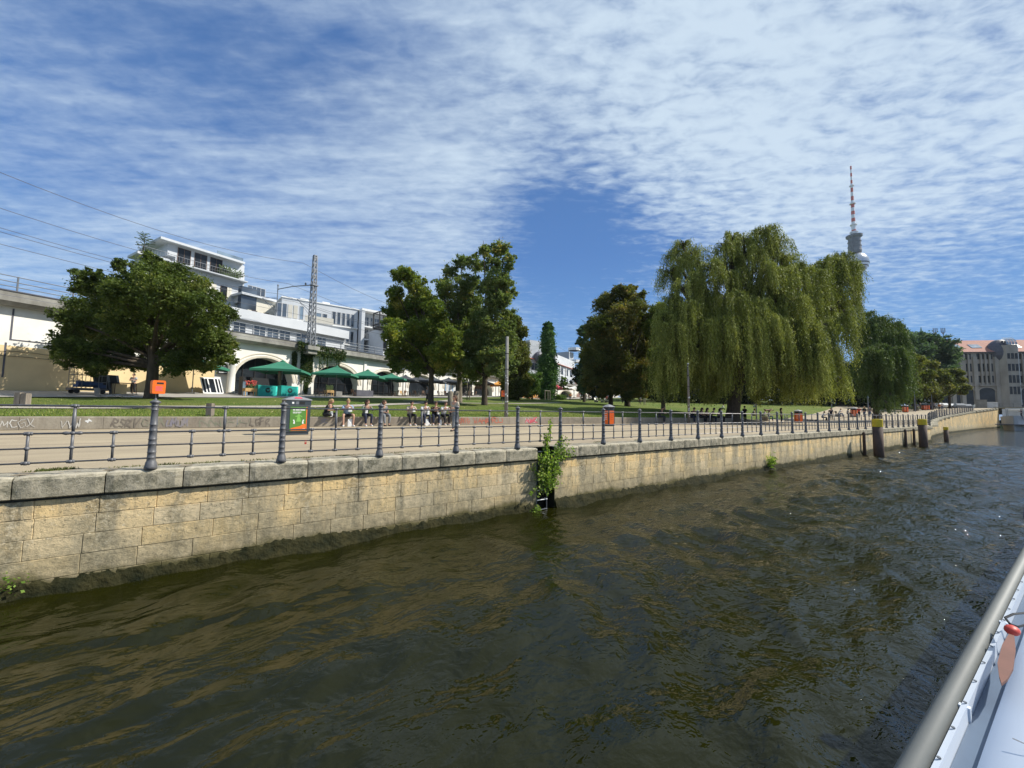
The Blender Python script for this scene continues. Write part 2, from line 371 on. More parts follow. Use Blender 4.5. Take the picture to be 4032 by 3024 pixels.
def layJ():
    J = dict(pel=(0, 0, .12), waist=(0, .17, .12), chest=(0, .38, .15), neck=(0, .52, .2), chin=(0, .56, .22), head=(0, .64, .25), look=(0, -.5, .8))
    for k, s in (('L', -1), ('R', 1)):
        J['sh'+k] = (s*.18, .45, .14); J['hp'+k] = (s*.10, -.03, .11); J['el'+k] = (s*.3, .25, .07); J['wr'+k] = (s*.2, .04, .1)
        J['kn'+k] = (s*.13, -.40, .36 if s > 0 else .12); J['an'+k] = (s*.13, -.62 if s > 0 else -.8, .06); J['to'+k] = (s*.14, J['an'+k][1]-.1, .1)
    return J
POSE = {
 'eat': figure(sitJ(.14, .02, 'eat'), 'short', sleeve=.65), 'eatlong': figure(sitJ(.16, .02, 'eat', look=(.2, -1, -.3)), 'long', sleeve=1.5),
 'eatshorts': figure(sitJ(.12, .10, 'eat'), 'bun', True, .7), 'lap': figure(sitJ(.05, .03, 'lap', look=(.5, -1, -.1)), 'long', sleeve=.6),
 'phone': figure(sitJ(.22, .03, 'phone', look=(0, -1, -.6)), 'short', sleeve=1.5), 'cross': figure(sitJ(.2, 0, 'phone', True, look=(0, -1, -.3)), 'long', sleeve=.7),
 'stand': figure(standJ(0, 'phone'), 'short', sleeve=.7), 'standlong': figure(standJ(0, 'down'), 'long', sleeve=1.5), 'walk': figure(standJ(.24, 'down'), 'short', sleeve=.6),
 'walkbag': figure(standJ(.22, 'bag'), 'long', sleeve=.7), 'lay': figure(layJ(), 'short', True, .7)}
PCNT = []
def person(pose, loc, rz, label, shirt='white', trousers='black', hair='brown', shoe='shoe', group=None, sc=1.):
    r = empty('person', loc, rz, label, 'person', group); r.scale = (sc*1.1, sc*1.04, sc); P = POSE[pose]
    for k, nm, c in (('body', 'body', None), ('shirt', 'shirt', shirt), ('trousers', 'trousers', trousers), ('shoeL', 'shoe', shoe), ('shoeR', 'shoe', shoe), ('hair', 'hair', hair)):
        if nm == 'trousers' and P is POSE['eatshorts']: nm = 'shorts'
        o = link(nm, P[k], r)
        if c: o.material_slots[0].link = 'OBJECT'; o.material_slots[0].material = CLOTH[c]
    return r
QL = [(-60, 9), (62, 9), (68, 9.9), (76, 10.9), (86, 11.7), (98, 12.1), (130, 12.2), (164, 11.2)]
def qy(x):
    for (a, p), (c_, q) in zip(QL, QL[1:]):
        if x <= c_: return p+(q-p)*(x-a)/(c_-a)
    return QL[-1][1]
# ------------------------------------------------------------------ ground sheets
def grid(name, xs, ys, zf, mat, kind='structure', smooth=True):
    V = np.array([(x, y, zf(x, y)) for y in ys for x in xs]); nx = len(xs); ny = len(ys)
    I = np.arange(nx*ny).reshape(ny, nx); F = np.stack([I[:-1, :-1].ravel(), I[:-1, 1:].ravel(), I[1:, 1:].ravel(), I[1:, :-1].ravel()], 1)
    o = np_mesh(name, V, F, mat, smooth=smooth); o['kind'] = kind; return o
def strip(name, line, width, zf, mat, dz=.02, kind='structure', n=6):
    vs = []; k = len(line)
    for i, p in enumerate(line):
        a = Vector(line[max(0, i-1)]); b = Vector(line[min(k-1, i+1)]); t = (b-a).normalized(); nn = Vector((-t.y, t.x))
        w = width[i] if hasattr(width, '__len__') else width
        for j in range(n+1):
            q = Vector(p)+nn*w*(j/n-.5); vs.append((q.x, q.y, zf(q.x, q.y)+dz))
    F = np.array([(i*(n+1)+j, i*(n+1)+j+1, (i+1)*(n+1)+j+1, (i+1)*(n+1)+j) for i in range(k-1) for j in range(n)])
    o = np_mesh(name, np.array(vs), F[:, ::-1], mat, smooth=True); o['kind'] = kind; return o
# promenade material: worn tan asphalt with patches and cracks
m, nt, b = nodes('promenade_asphalt'); v = pos(nt)
n1 = noise(nt, v, .35, 5, .6); n2 = noise(nt, pos(nt, (.25, 1.6, 1)), .9, 6, .65); n3 = noise(nt, v, 55, 3, .7)
c = mixc(nt, ramp(nt, n1, [(.35, 0), (.65, 1)]), (.34,.275,.18), (.44,.36,.235)); c = mixc(nt, ramp(nt, n2, [(.50, 0), (.66, .8)]), c, (.255,.20,.14))
c = mixc(nt, .45, c, ramp(nt, n3, [(.3, .45), (.7, 1.0)]), 'MULTIPLY'); L(nt, c, b.inputs['Base Color']); b.inputs['Roughness'].default_value = .92; bump(nt, b, n3, .35, .006); M['prom'] = m
m, nt, b = nodes('lawn_grass'); v = pos(nt)
n1 = noise(nt, v, .22, 5, .65); n2 = noise(nt, pos(nt, (1, 2.5, 1)), 3.5, 6, .75); n3 = noise(nt, v, 28, 3, .8)
c = mixc(nt, ramp(nt, n1, [(.35, 0), (.68, 1)]), (.11,.17,.03), (.23,.23,.07)); c = mixc(nt, ramp(nt, n2, [(.35, .7), (.6, 0)]), c, (.06,.11,.018))
c = mixc(nt, .6, c, ramp(nt, n3, [(.3, .35), (.7, 1.1)]), 'MULTIPLY'); L(nt, c, b.inputs['Base Color']); b.inputs['Roughness'].default_value = .9; b.inputs['Specular IOR Level'].default_value = .1
bump(nt, b, n3, 1., .06); M['grass'] = m
xs = [-90+i*2 for i in range(70)]+[50+i*3 for i in range(60)]+[230+i*12 for i in range(16)]
tq = [0, .2, .4, .6, .8, .93, 1.06]; V = np.array([(x, qy(x)+.15+(25-qy(x)-.15)*t, rampz(x)) for t in tq for x in xs]); I = np.arange(len(xs)*len(tq)).reshape(len(tq), len(xs))
o = np_mesh('promenade', V, np.stack([I[:-1,:-1].ravel(), I[:-1,1:].ravel(), I[1:,1:].ravel(), I[1:,:-1].ravel()], 1), M['prom'], smooth=True); o['kind'] = 'structure'
# lawn: starts just behind the seat wall
xs = [-90+i*1.5 for i in range(160)]+[150+i*6 for i in range(30)]+[340+i*60 for i in range(25)]
ts = [0, .4, .9, 1.6, 2.5, 3.5, 5, 7, 9, 12, 15, 19, 23, 27, 32, 38, 45, 55, 70, 100, 150, 250, 450, 900]
V = []; 
for t in ts:
    for x in xs:
        y = yl(x)+.42+t; V.append((x, y, T(x, y)+(.004 if x > 40 else 0)-(.03 if t == 0 and x < 43 else 0)))
I = np.arange(len(xs)*len(ts)).reshape(len(ts), len(xs)); F = np.stack([I[:-1,:-1].ravel(), I[:-1,1:].ravel(), I[1:,1:].ravel(), I[1:,:-1].ravel()], 1)
o = np_mesh('lawn', np.array(V), F, M['grass'], smooth=True); o['kind'] = 'structure'
strip('path', [(-40, 26.6), (-25, 27), (-6, 28.3), (0, 29.6), (6, 31.4), (12, 35.5), (18, 41), (24, 48)], 1.7, T, M['pathm'], .035)
strip('side_path', [(14, 41.5), (20, 38.8), (27, 38.2), (36, 40.5), (50, 43)], 1.1, T, M['pathm'], .03)
# wide paved area of the promenade where the seat wall has ended
strip('plaza', [(43, 21), (52, 21.2), (62, 21.5), (76, 22.5), (95, 25), (130, 29), (200, 38)], [2, 2.5, 3, 4, 6, 12, 30], lambda x, y: T(x, y), M['prom'], .05, n=14)
# grass blades along the near edge of the lawn (nobody could count them)
k = 26000; bx = NR.uniform(-24, 42, k); bt = NR.exponential(2.2, k)+.02; by = np.array([yl(x) for x in bx])+.45+bt; bz = np.array([T(x, y) for x, y in zip(bx, by)])
h = NR.uniform(.03, .10, k); a = NR.uniform(0, 2*pi, k); w = .012+NR.uniform(0, .01, k); lx = NR.normal(0, .03, k); ly = NR.normal(0, .03, k)
V = np.stack([np.stack([bx-w*np.cos(a), by-w*np.sin(a), bz-.01], 1), np.stack([bx+w*np.cos(a), by+w*np.sin(a), bz-.01], 1), np.stack([bx+lx, by+ly, bz+h], 1)], 1).reshape(-1, 3)
M['blade'] = leafmat('grass_blade', [(0, (.08,.14,.02)), (.6, (.18,.25,.045)), (1, (.33,.32,.10))], .25)
o = np_mesh('grass', V, np.arange(3*k).reshape(-1, 3), M['blade'], NR.uniform(0, 1, k)); tag(o, 'short green grass along the lawn edge behind the seat wall', 'grass', kind='stuff')
# fallen yellow leaves
k = 700; bx = NR.uniform(-6, 34, k); by = np.array([yl(x) for x in bx])+.6+NR.exponential(5, k); sel = NR.uniform(0, 1, k) < np.where((bx > 4) & (bx < 22), 1, .3); bx, by = bx[sel], by[sel]; k = len(bx)
bz = np.array([T(x, y)+.05 for x, y in zip(bx, by)]); a = NR.uniform(0, 2*pi, k); r = NR.uniform(.03, .07, k)
V = np.stack([np.stack([bx+r*np.cos(a+q*pi/2), by+r*np.sin(a+q*pi/2), bz+NR.uniform(-.015, .03, k)], 1) for q in range(4)], 1).reshape(-1, 3)
M['fallen'] = leafmat('fallen_leaf', [(0, (.45,.36,.12)), (1, (.62,.52,.28))], .1)
o = np_mesh('fallen_leaves', V, np.arange(4*k).reshape(-1, 4), M['fallen'], NR.uniform(0, 1, k)); tag(o, 'dry yellow leaves scattered over the lawn near the sitting people', 'leaves', kind='stuff')
# ------------------------------------------------------------------ embankment wall
m, nt, b = nodes('quay_sandstone'); v = pos(nt); at = N(nt, 'ShaderNodeAttribute', attribute_name='bv'); sx = N(nt, 'ShaderNodeSeparateXYZ'); L(nt, v, sx.inputs[0])
base = ramp(nt, at.outputs['Fac'], [(0, (.66,.52,.31)), (.25, (.80,.61,.33)), (.5, (.86,.63,.31)), (.75, (.74,.60,.38)), (1, (.90,.64,.28))])
zt_ = N(nt, 'ShaderNodeMapRange'); L(nt, sx.outputs[2], zt_.inputs[0]); zt_.inputs[1].default_value = -.70; zt_.inputs[2].default_value = -.60; zt_.inputs[3].default_value = 0; zt_.inputs[4].default_value = .5
base = mixc(nt, zt_.outputs[0], base, (.92,.63,.27)); fine = noise(nt, pos(nt, (1, 1, 1.6)), 5, 8, .7); base = mixc(nt, .55, base, ramp(nt, fine, [(.3, .62), (.7, 1.12)]), 'MULTIPLY')
st = noise(nt, pos(nt, (1.1, 1, .45)), .85, 6, .68, .4); gre = ramp(nt, st, [(.46, 0), (.60, .7)]); base = mixc(nt, gre, base, (.33,.295,.21))
st2 = noise(nt, pos(nt, (3.2, 1, .35)), 2.2, 6, .7); base = mixc(nt, ramp(nt, st2, [(.54, 0), (.68, .7)]), base, (.21,.185,.13))
spk = noise(nt, v, 16, 4, .8); base = mixc(nt, ramp(nt, spk, [(.55, 0), (.63, .7)]), base, (.09,.085,.06)); base = mixc(nt, ramp(nt, noise(nt, v, 11, 5, .75), [(.60, 0), (.67, .6)]), base, (.62,.58,.46))
fr = N(nt, 'ShaderNodeMath', operation='PINGPONG'); ad = N(nt, 'ShaderNodeMath', operation='ADD'); L(nt, sx.outputs[0], ad.inputs[0]); ad.inputs[1].default_value = 2.82+98; L(nt, ad.outputs[0], fr.inputs[0]); fr.inputs[1].default_value = .49
jm = N(nt, 'ShaderNodeMath', operation='MULTIPLY_ADD'); L(nt, noise(nt, pos(nt, (1, 1, .5)), 2.3, 6, .7), jm.inputs[0]); jm.inputs[1].default_value = -1.1; L(nt, fr.outputs[0], jm.inputs[2])
jr = N(nt, 'ShaderNodeMapRange'); L(nt, jm.outputs[0], jr.inputs[0]); jr.inputs[1].default_value = -.52; jr.inputs[2].default_value = -.32; jr.inputs[3].default_value = .62; jr.inputs[4].default_value = 0
mot = ramp(nt, noise(nt, v, 13, 5, .8), [(.40, (.07,.066,.045)), (.50, (.20,.18,.12)), (.60, (.56,.50,.37))]); base = mixc(nt, jr.outputs[0], base, mot)
zl = N(nt, 'ShaderNodeMath', operation='MULTIPLY_ADD'); L(nt, noise(nt, v, 1.3, 6, .72), zl.inputs[0]); zl.inputs[1].default_value = 1.5; L(nt, sx.outputs[2], zl.inputs[2])
zr_ = N(nt, 'ShaderNodeMapRange'); L(nt, zl.outputs[0], zr_.inputs[0]); zr_.inputs[1].default_value = -.75; zr_.inputs[2].default_value = .05; zr_.inputs[3].default_value = .72; zr_.inputs[4].default_value = 0
mot2 = ramp(nt, noise(nt, pos(nt, (1, 1, .7)), 6, 7, .8), [(.38, (.12,.11,.07)), (.5, (.30,.26,.165)), (.62, (.60,.49,.30))]); base = mixc(nt, zr_.outputs[0], base, mot2)
zn = N(nt, 'ShaderNodeMath', operation='MULTIPLY_ADD'); L(nt, noise(nt, pos(nt, (1, 1, .8)), .9, 6, .7), zn.inputs[0]); zn.inputs[1].default_value = .75; L(nt, sx.outputs[2], zn.inputs[2])
def zband(z0, z1):
    r = N(nt, 'ShaderNodeMapRange'); L(nt, zn.outputs[0], r.inputs[0]); r.inputs[1].default_value = z0; r.inputs[2].default_value = z1; r.inputs[3].default_value = 1; r.inputs[4].default_value = 0; return r.outputs[0]
base = mixc(nt, zband(-1.25, -.75), base, mixc(nt, .5, base, (.25,.21,.13), 'MIX')); base = mixc(nt, zband(-1.24, -1.10), base, (.12,.105,.045)); base = mixc(nt, zband(-1.36, -1.24), base, (.03,.032,.013))
L(nt, base, b.inputs['Base Color']); b.inputs['Roughness'].default_value = .9; b.inputs['Specular IOR Level'].default_value = .2
bn = bump(nt, None, noise(nt, pos(nt, (1, 1, 1.5)), 7, 8, .75), .7, .035); bump(nt, b, spk, .5, .012, bn); M['quay'] = m
m, nt, b = nodes('coping_stone'); v = pos(nt); f = noise(nt, v, 7, 8, .75); g = noise(nt, v, 1.6, 5, .7)
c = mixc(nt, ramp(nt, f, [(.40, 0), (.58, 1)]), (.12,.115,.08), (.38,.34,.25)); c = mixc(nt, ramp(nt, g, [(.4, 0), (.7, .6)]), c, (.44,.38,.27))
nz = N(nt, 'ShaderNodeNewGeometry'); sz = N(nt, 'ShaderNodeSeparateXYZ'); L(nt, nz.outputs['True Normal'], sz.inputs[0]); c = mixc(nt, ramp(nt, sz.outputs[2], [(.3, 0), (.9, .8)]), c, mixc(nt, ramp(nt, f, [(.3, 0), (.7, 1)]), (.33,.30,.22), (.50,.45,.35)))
c = mixc(nt, ramp(nt, noise(nt, v, 30, 3, .8), [(.62, 0), (.68, .7)]), c, (.55,.54,.47)); L(nt, c, b.inputs['Base Color']); b.inputs['Roughness'].default_value = .92; b.inputs['Specular IOR Level'].default_value = .2; bump(nt, b, f, .8, .03); M['coping'] = m
REC = (7.08, 7.78)
def qtop(x): return -.345 if x < 64 else rampz(math.floor((x-64)/4.5)*4.5+66)-.345
def in_rec(a, b_): return b_ > REC[0] and a < REC[1]
wall = MB(); footing = MB(); NW = .0
def block(x0, x1, z0, z1, val):
    pr = R.uniform(-.004, .004); g = .003; bvl = .008; Y0 = lambda x: qy(x)+.0
    if x0 > 30: g = .004; bvl = .01
    o = [(x0, Y0(x0)+.016, z0), (x1, Y0(x1)+.016, z0), (x1, Y0(x1)+.016, z1), (x0, Y0(x0)+.016, z1)]
    q = [(x0+g, Y0(x0)+.009, z0+g), (x1-g, Y0(x1)+.009, z0+g), (x1-g, Y0(x1)+.009, z1-g), (x0+g, Y0(x0)+.009, z1-g)]
    i = [(x0+bvl, Y0(x0)+pr, z0+bvl), (x1-bvl, Y0(x1)+pr, z0+bvl), (x1-bvl, Y0(x1)+pr, z1-bvl), (x0+bvl, Y0(x0)+pr, z1-bvl)]
    wall.add(o+q+i, [(4*k+j, 4*k+(j+1) % 4, 4*k+4+(j+1) % 4, 4*k+4+j) for k in (0, 1) for j in range(4)]+[(8, 9, 10, 11)], 0, val)
row = 0; zt = -.345; CH = .308
for row in range(-11, 6):          # rows below the coping; negative rows only where the ramp rises
    z1 = -.345-row*CH; z0 = z1-CH
    x = (-24+R.uniform(0, .3)+(.35 if row % 2 else 0)) if row >= 0 else 64.
    while x < 163.5:
        Lb = R.choice([.62, .66, .69, .69, .72, .95 if row != 0 else .7]) * (1 if x < 40 else 1.15)
        x1 = x+Lb
        if row >= 0 and x < REC[0] < x1: x1 = REC[0]
        if row >= 0 and REC[0] <= x < REC[1]: x = REC[1]; continue
        tp = qtop((x+x1)/2); a1 = min(z1, tp)
        if a1 > z0+.02: block(x, x1, z0, a1, R.random())
        x = x1
# recess for the ladder
r0, r1 = REC
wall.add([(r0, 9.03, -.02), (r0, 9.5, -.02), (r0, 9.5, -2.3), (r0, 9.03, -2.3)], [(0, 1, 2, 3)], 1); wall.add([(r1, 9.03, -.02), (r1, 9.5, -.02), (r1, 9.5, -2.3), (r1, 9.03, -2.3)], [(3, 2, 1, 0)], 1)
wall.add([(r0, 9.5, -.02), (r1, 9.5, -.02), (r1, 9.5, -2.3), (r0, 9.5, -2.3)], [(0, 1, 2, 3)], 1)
wall.box((-60, 9.04, -2.4), (-24, 9.4, -.345), 0, .4)
w = empty('quay_wall', (0, 9, -1.8), 0, 'long weathered yellow sandstone embankment wall standing in the river', 'wall')
def addto(mb, name, mats, par, **kw):
    o = mb.build(name, mats, None, **kw); o.parent = par
    o.matrix_parent_inverse = Matrix.Translation(par.location).inverted() if par.rotation_euler.z == 0 else (Matrix.Translation(par.location) @ Matrix.Rotation(par.rotation_euler.z, 4, 'Z')).inverted(); return o
M['nearblack'] = pm('near_black_olive', (.025,.025,.012), (.012,.012,.008), 6, .7, .5, bd=.03)  # near-black olive, for the recess faces and the strip below the coping
addto(wall, 'stone_face', [M['quay'], M['nearblack']], w, attr=True, fixn=False)
cp = MB()
def cope(x0, x1, zt, ex=.0):
    g = .008; y0 = min(qy(x0), qy(x1))-.07; y1 = y0+.52; n = max(2, int((x1-x0)/.09)); prof = [(y1, zt-.345), (y0+.03, zt-.345), (y0, zt-.325), (y0-.003, zt-.06), (y0+.018, zt-.02), (y0+.06, zt), (y1, zt+.003)]
    vs = []
    for i in range(n+1):
        x = x0+g+(x1-x0-2*g)*i/n; e = .02 if i in (0, n) else 0
        for k, (y, z) in enumerate(prof):
            j = R.uniform(-1, 1)*(.008 if k > 2 else .0015) if 0 < k < 6 and x0 < 30 else 0
            vs.append((x+e*(0), y+(e if 0 < k < 6 else 0)+j, z-(e*.6 if k > 3 else 0)+j*.6))
    P = len(prof); fs = [(i*P+k, (i+1)*P+k, (i+1)*P+k+1, i*P+k+1) for i in range(n) for k in range(P-1)]+[tuple(range(P))[::-1], tuple(n*P+k for k in range(P))]
    cp.add(vs, fs, 0)
x = -2.82-.98*22
while x < 63.8:
    x1 = x+.98+(R.uniform(-.02, .02))
    if x < REC[0] < x1 or abs(x1-REC[0]) < .25: x1 = REC[0]
    if REC[0]-.01 <= x < REC[1]: x = REC[1]; continue
    cope(x, min(x1, 64), 0); x = x1
x = 64.
while x < 163:
    cope(x, x+4.5, rampz(x+2)); x += 4.5
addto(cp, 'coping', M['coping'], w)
shade_bar = MB()  # added dark strip, the coping's shadow put into its colour
for xa, xb in ((-24, REC[0]), (REC[1], 64)): shade_bar.box((xa, qy(xa)-.018, -.378), (xb, qy(xa)+.03 if xb < 63 else 9.03, -.347))
addto(shade_bar, 'coping_shade_strip', M['nearblack'], w)
# rough mossy footing at the waterline
ft = MB(); n = 0
def fstrip(xa, xb, dx):
    xs_ = []; x = xa
    while x <= xb+1e-6: xs_.append(x); x += dx
    vs = []; K = 7
    for x in xs_:
        q = qy(x); rr = .5+.5*math.sin(x*1.3)*math.sin(x*.47+1)
        for k in range(K):
            t = k/(K-1); vs.append((x, q+.03-.17*t**.8*(.6+.5*rr)+R.uniform(-.02, .02), -1.58+.10*rr-.5*t+R.uniform(-.022, .022)))
    fs = [(i*K+k, i*K+k+1, (i+1)*K+k+1, (i+1)*K+k) for i in range(len(xs_)-1) for k in range(K-1)]; ft.add(vs, fs, 0)
fstrip(-24, REC[0]-.02, .07); fstrip(REC[1]+.02, 63, .09); fstrip(63, 163, .5)
M['moss'] = pm('wet_moss', (.042,.037,.013), (.008,.011,.004), 3, .8, .9, bd=.04, spec=.15)
addto(ft, 'mossy_footing', M['moss'], w, smooth=True)
# wooden rubbing piles against the wall
for px, y0, y1, lb in ((3377, 1694, 1786, 'dark worn timber fender nearest the large yellow topped pile'), (3524, 1690, 1757, 'reddish timber fender between the two large piles'), (3568, 1690, 1752, 'thin brown timber fender just left of the second large pile')):
    fx_ = onz(px, y1, -1.8); X = fx_[0]; t = MB(); t.tube([(0, 0, -.6), (.0, 0, .6), (.02, 0, 1.5), (.03, .0, 1.62)], [.10, .10, .09, .06], 8)
    o = t.build('timber_fender', M['pilerust'], smooth=True); o.location = (X, qy(X)-.15, -1.8); tag(o, lb, 'fender', 'timber fenders on the embankment wall')
# ------------------------------------------------------------------ ladder in the recess
ld = empty('ladder', (7.3, 8.98, -2.), 0, 'rusty steel ladder in the dark recess of the embankment wall', 'ladder')
for z in (.2, .48, .76, 1.04, 1.32, 1.6, 1.88):
    MB().tube([(-.2, .1, z), (-.2, -.02, z), (.16, -.02, z), (.16, .1, z)], .014, 6).build('rung', M['whitep'] if z in (.48, .76) else M['steel'], ld)
for sx in (-.2, .18): MB().tube([(sx, .03, -.3), (sx, .03, 1.98)], .016, 6).build('side_rail', M['steel'], ld)
# ------------------------------------------------------------------ iron railing
rl = empty('quay_railing', (0, 9.0, 0), 0, 'grey cast iron railing with ringed posts along the embankment edge', 'railing')
PX = [-1.32+1.925*i for i in range(-3, 5)]; xx = 8.0
while xx < 62.5: PX.append(xx); xx += 1.925
pf = MB(); prof = [(.088, 0), (.088, .05), (.08, .07), (.074, .12), (.062, .14)]
def rings(zs, r0, r1, H):
    out = []
    for z in zs:
        r = r0+(r1-r0)*z/H; out += [(r, z-.011), (r+.0055, z-.004), (r+.0055, z+.004), (r, z+.011)]
    return out
prof += rings([.20, .29, .43, .51, .66, .76], .061, .045, 1.2)+[(.046, 1.0)]+rings([1.015], .061, .045, 1.2)+[(.045, 1.06)]+rings([1.085], .061, .045, 1.2)+[(.047, 1.11), (.075, 1.14), (.078, 1.152), (.05, 1.17), (.028, 1.185), (.014, 1.19), (.018, 1.20), (.012, 1.214), (.002, 1.22)]
post = MB().lathe(prof, n=14).mesh('post', M['iron'], True)
post.polygons.foreach_set('use_smooth', [abs(p.normal.z) < .9 for p in post.polygons])
def node_(mb, z, r=.036, along=.0):
    mb.lathe([(.016, z-.03), (r*.7, z-.022), (r, z-.008), (r, z+.008), (r*.7, z+.022), (.016, z+.03)], n=8)
    if along: mb.tube([(-along, 0, z), (-along*.7, 0, z), (-along*.35, 0, z), (along*.35, 0, z), (along*.7, 0, z), (along, 0, z)], [.018, .03, .022, .022, .03, .018], 8)
sb = MB(); sb.tube([(0, 0, .17), (0, 0, .65)], .0175, 8)
for z in (.19, .41, .635): node_(sb, z, .034, .05 if z > .5 or z < .3 else 0)
tb = MB(); tb.tube([(0, 0, .17), (0, 0, .66)], .019, 8); tb.tube([(0, 0, .66), (0, 0, .78), (0, 0, 1.05)], [.019, .026, .019], 8)
for z in (.19, .41): node_(tb, z, .036, .05 if z < .3 else 0)
node_(tb, .635, .036, .11); node_(tb, 1.065, .034, .05)
sbm = sb.mesh('baluster', M['iron'], True); tbm = tb.mesh('tall_baluster', M['iron'], True)
for x in PX: link('post', post, rl, (x, 0, 0))
for a_, b_ in zip(PX, PX[1:]):
    for t_ in ((.27, .75) if a_ < 30 else (.26, .76)): link('baluster', sbm, rl, (a_+(b_-a_)*t_, 0, 0))
    link('tall_baluster', tbm, rl, (a_+(b_-a_)*.51, 0, 0))
for z, r in ((.19, .0135), (.41, .0125), (.635, .0145), (1.065, .016)): MB().tube([(PX[0], 0, z), (PX[-1], 0, z)], r, 8).build('rail', M['rail'], rl, smooth=True)
# padlock seen hanging on a lower rail
pk = MB(); pk.box((-.018, -.012, -.05), (.018, .012, -.01)); pk.tube([(-.012, 0, -.01), (-.012, 0, .02), (0, 0, .032), (.012, 0, .02), (.012, 0, -.01)], .004, 6)
o = pk.build('padlock', M['red']); o.location = (1.02, 8.985, .385); tag(o, 'small reddish padlock hanging on the middle rail below the dark litter bin', 'padlock')
# stepped railing on the ramp
r2 = empty('ramp_railing', (64, 9.6, 0), 0, 'dark railing climbing in steps beside the ramp to the bridge', 'railing')
for i in range(24):
    x = 64.3+i*2.8
    if x > 131: break
    z = rampz(math.floor((x-64)/4.5)*4.5+66); mb = MB(); mb.tube([(x-64, qy(x)+.1-9.6, z), (x-64, qy(x)+.1-9.6, z+1.15)], [.07, .05], 8); mb.build('post', M['iron'], r2)
    z2 = z; mb = MB()
    for dz in (.2, .6, 1.05): mb.tube([(x-64, qy(x)+.1-9.6, z+dz), (x-64+2.75, qy(x+2.8)+.1-9.6, z+dz)], .02, 5)
    for q in range(1, 7): mb.tube([(x-64+q*.4, qy(x+q*.4)+.1-9.6, z+.1), (x-64+q*.4, qy(x+q*.4)+.1-9.6, z+1.05)], .012, 4)
    mb.build('rail_panel', M['iron'], r2)
# small weeds along the coping
tw = []; k = 0
def tuft(cx, cy, cz, n, h, spread):
    for _ in range(n):
        a = R.uniform(0, 2*pi); d = R.uniform(0, spread); x, y = cx+d*2.2*math.cos(a), cy+d*.6*math.sin(a); hh = R.uniform(.4, 1)*h; a2 = R.uniform(0, 2*pi); w = .008
        tw.append(((x-w*math.cos(a2), y-w*math.sin(a2), cz), (x+w*math.cos(a2), y+w*math.sin(a2), cz), (x+R.uniform(-.6, .6)*hh, y+R.uniform(-.4, .4)*hh, cz+hh)))
for cx in (-2.66, -1.75, -1.6, -1.2, -.85, -.6, .2, .9, 1.15, 1.9, 2.3, 3.1, 4.6, 5.4, 8.6, 10.2, 12.4, 14.8): tuft(cx, 9.47+R.uniform(0, .05), 0, R.choice([40, 70, 120]), R.uniform(.03, .06), R.uniform(.08, .22))
tuft(-2.55, 9.6, 0, 200, .06, .12)
V = np.array(tw).reshape(-1, 3); o = np_mesh('weeds', V, np.arange(len(V)).reshape(-1, 3), leafmat('weed', [(0, (.06,.09,.02)), (1, (.16,.16,.06))], .2), NR.uniform(0, 1, len(V)//3)); tag(o, 'low dry weeds in the joint behind the coping stones', 'weeds', kind='stuff')
# ------------------------------------------------------------------ mooring piles
for px, pyw, pyt, r, lb in ((3461, 1798, 1650, .285, 'thick brown mooring pile with yellow top, nearest and largest of the three'), (3637, 1760, 1650, .30, 'brown mooring pile with yellow top between the largest and the short thin one'), (3727, 1738, 1681, .20, 'short thin dark mooring pile with yellow top, farthest of the three')):
    p = onz(px, pyw, -1.82); D = float((CM.T[2] if False else 1)*0 + (np.dot(CM[:, :], (p-EYE))[2]*-1)); zt = 1.1+(hor(px)-pyt)*D/FPX if False else p[2]+(pyw-pyt)*D/FPX*.995
    H = zt+1.82; t = empty('mooring_pile', (p[0], p[1], -1.82), 0, lb, 'mooring pile', 'mooring piles in the river'); cap = .22*H/1.6*1.5
    MB().lathe([(r, -1), (r, H-cap), ], n=24).build('pile_shaft', M['pilerust'], t, smooth=True)
    mb = MB().lathe([(r+.006, H-cap), (r+.008, H-.03), (r-.01, H), (r*.3, H+.01), (.01, H+.012)], n=24); mb.build('yellow_cap', M['pileyellow'], t)
# ------------------------------------------------------------------ water
m, nt, b = nodes('river_water'); v = pos(nt); b.inputs['Base Color'].default_value = (.0105, .0112, .0012, 1); b.inputs['Roughness'].default_value = .02; b.inputs['IOR'].default_value = 1.34; b.inputs['Specular IOR Level'].default_value = .5
n1 = noise(nt, pos(nt, (1, 1.5, 1)), 1.1, 3, .5, .5); n2 = noise(nt, pos(nt, (1, 1.3, 1)), 4.2, 3, .55, .6); n3 = noise(nt, pos(nt, (1, 1.2, 1)), 14, 2, .5, .3)
g = N(nt, 'ShaderNodeNewGeometry'); sp = N(nt, 'ShaderNodeSeparateXYZ'); L(nt, g.outputs['Position'], sp.inputs[0])
far = N(nt, 'ShaderNodeMapRange'); L(nt, sp.outputs[0], far.inputs[0]); far.inputs[1].default_value = 0; far.inputs[2].default_value = 12; far.inputs[3].default_value = .16; far.inputs[4].default_value = 1
bn = bump(nt, None, n1, .5, .2); bnn = N(nt, 'ShaderNodeBump'); L(nt, n2, bnn.inputs['Height']); L(nt, far.outputs[0], bnn.inputs['Strength']); bnn.inputs['Distance'].default_value = .06; L(nt, bn, bnn.inputs['Normal'])
b3 = N(nt, 'ShaderNodeBump'); L(nt, n3, b3.inputs['Height']); L(nt, far.outputs[0], b3.inputs['Strength']); b3.inputs['Distance'].default_value = .016; L(nt, bnn.outputs[0], b3.inputs['Normal']); L(nt, b3.outputs[0], b.inputs['Normal']); M['water'] = m
comps = []
for i in range(34):
    lam = 10**R.uniform(math.log10(.35), math.log10(3.6)); th = R.gauss(-.9, .75); kx = 2*pi/lam*math.cos(th); ky = 2*pi/lam*math.sin(th)
    comps.append((kx, ky, .0075*lam**.95, R.uniform(0, 2*pi)))
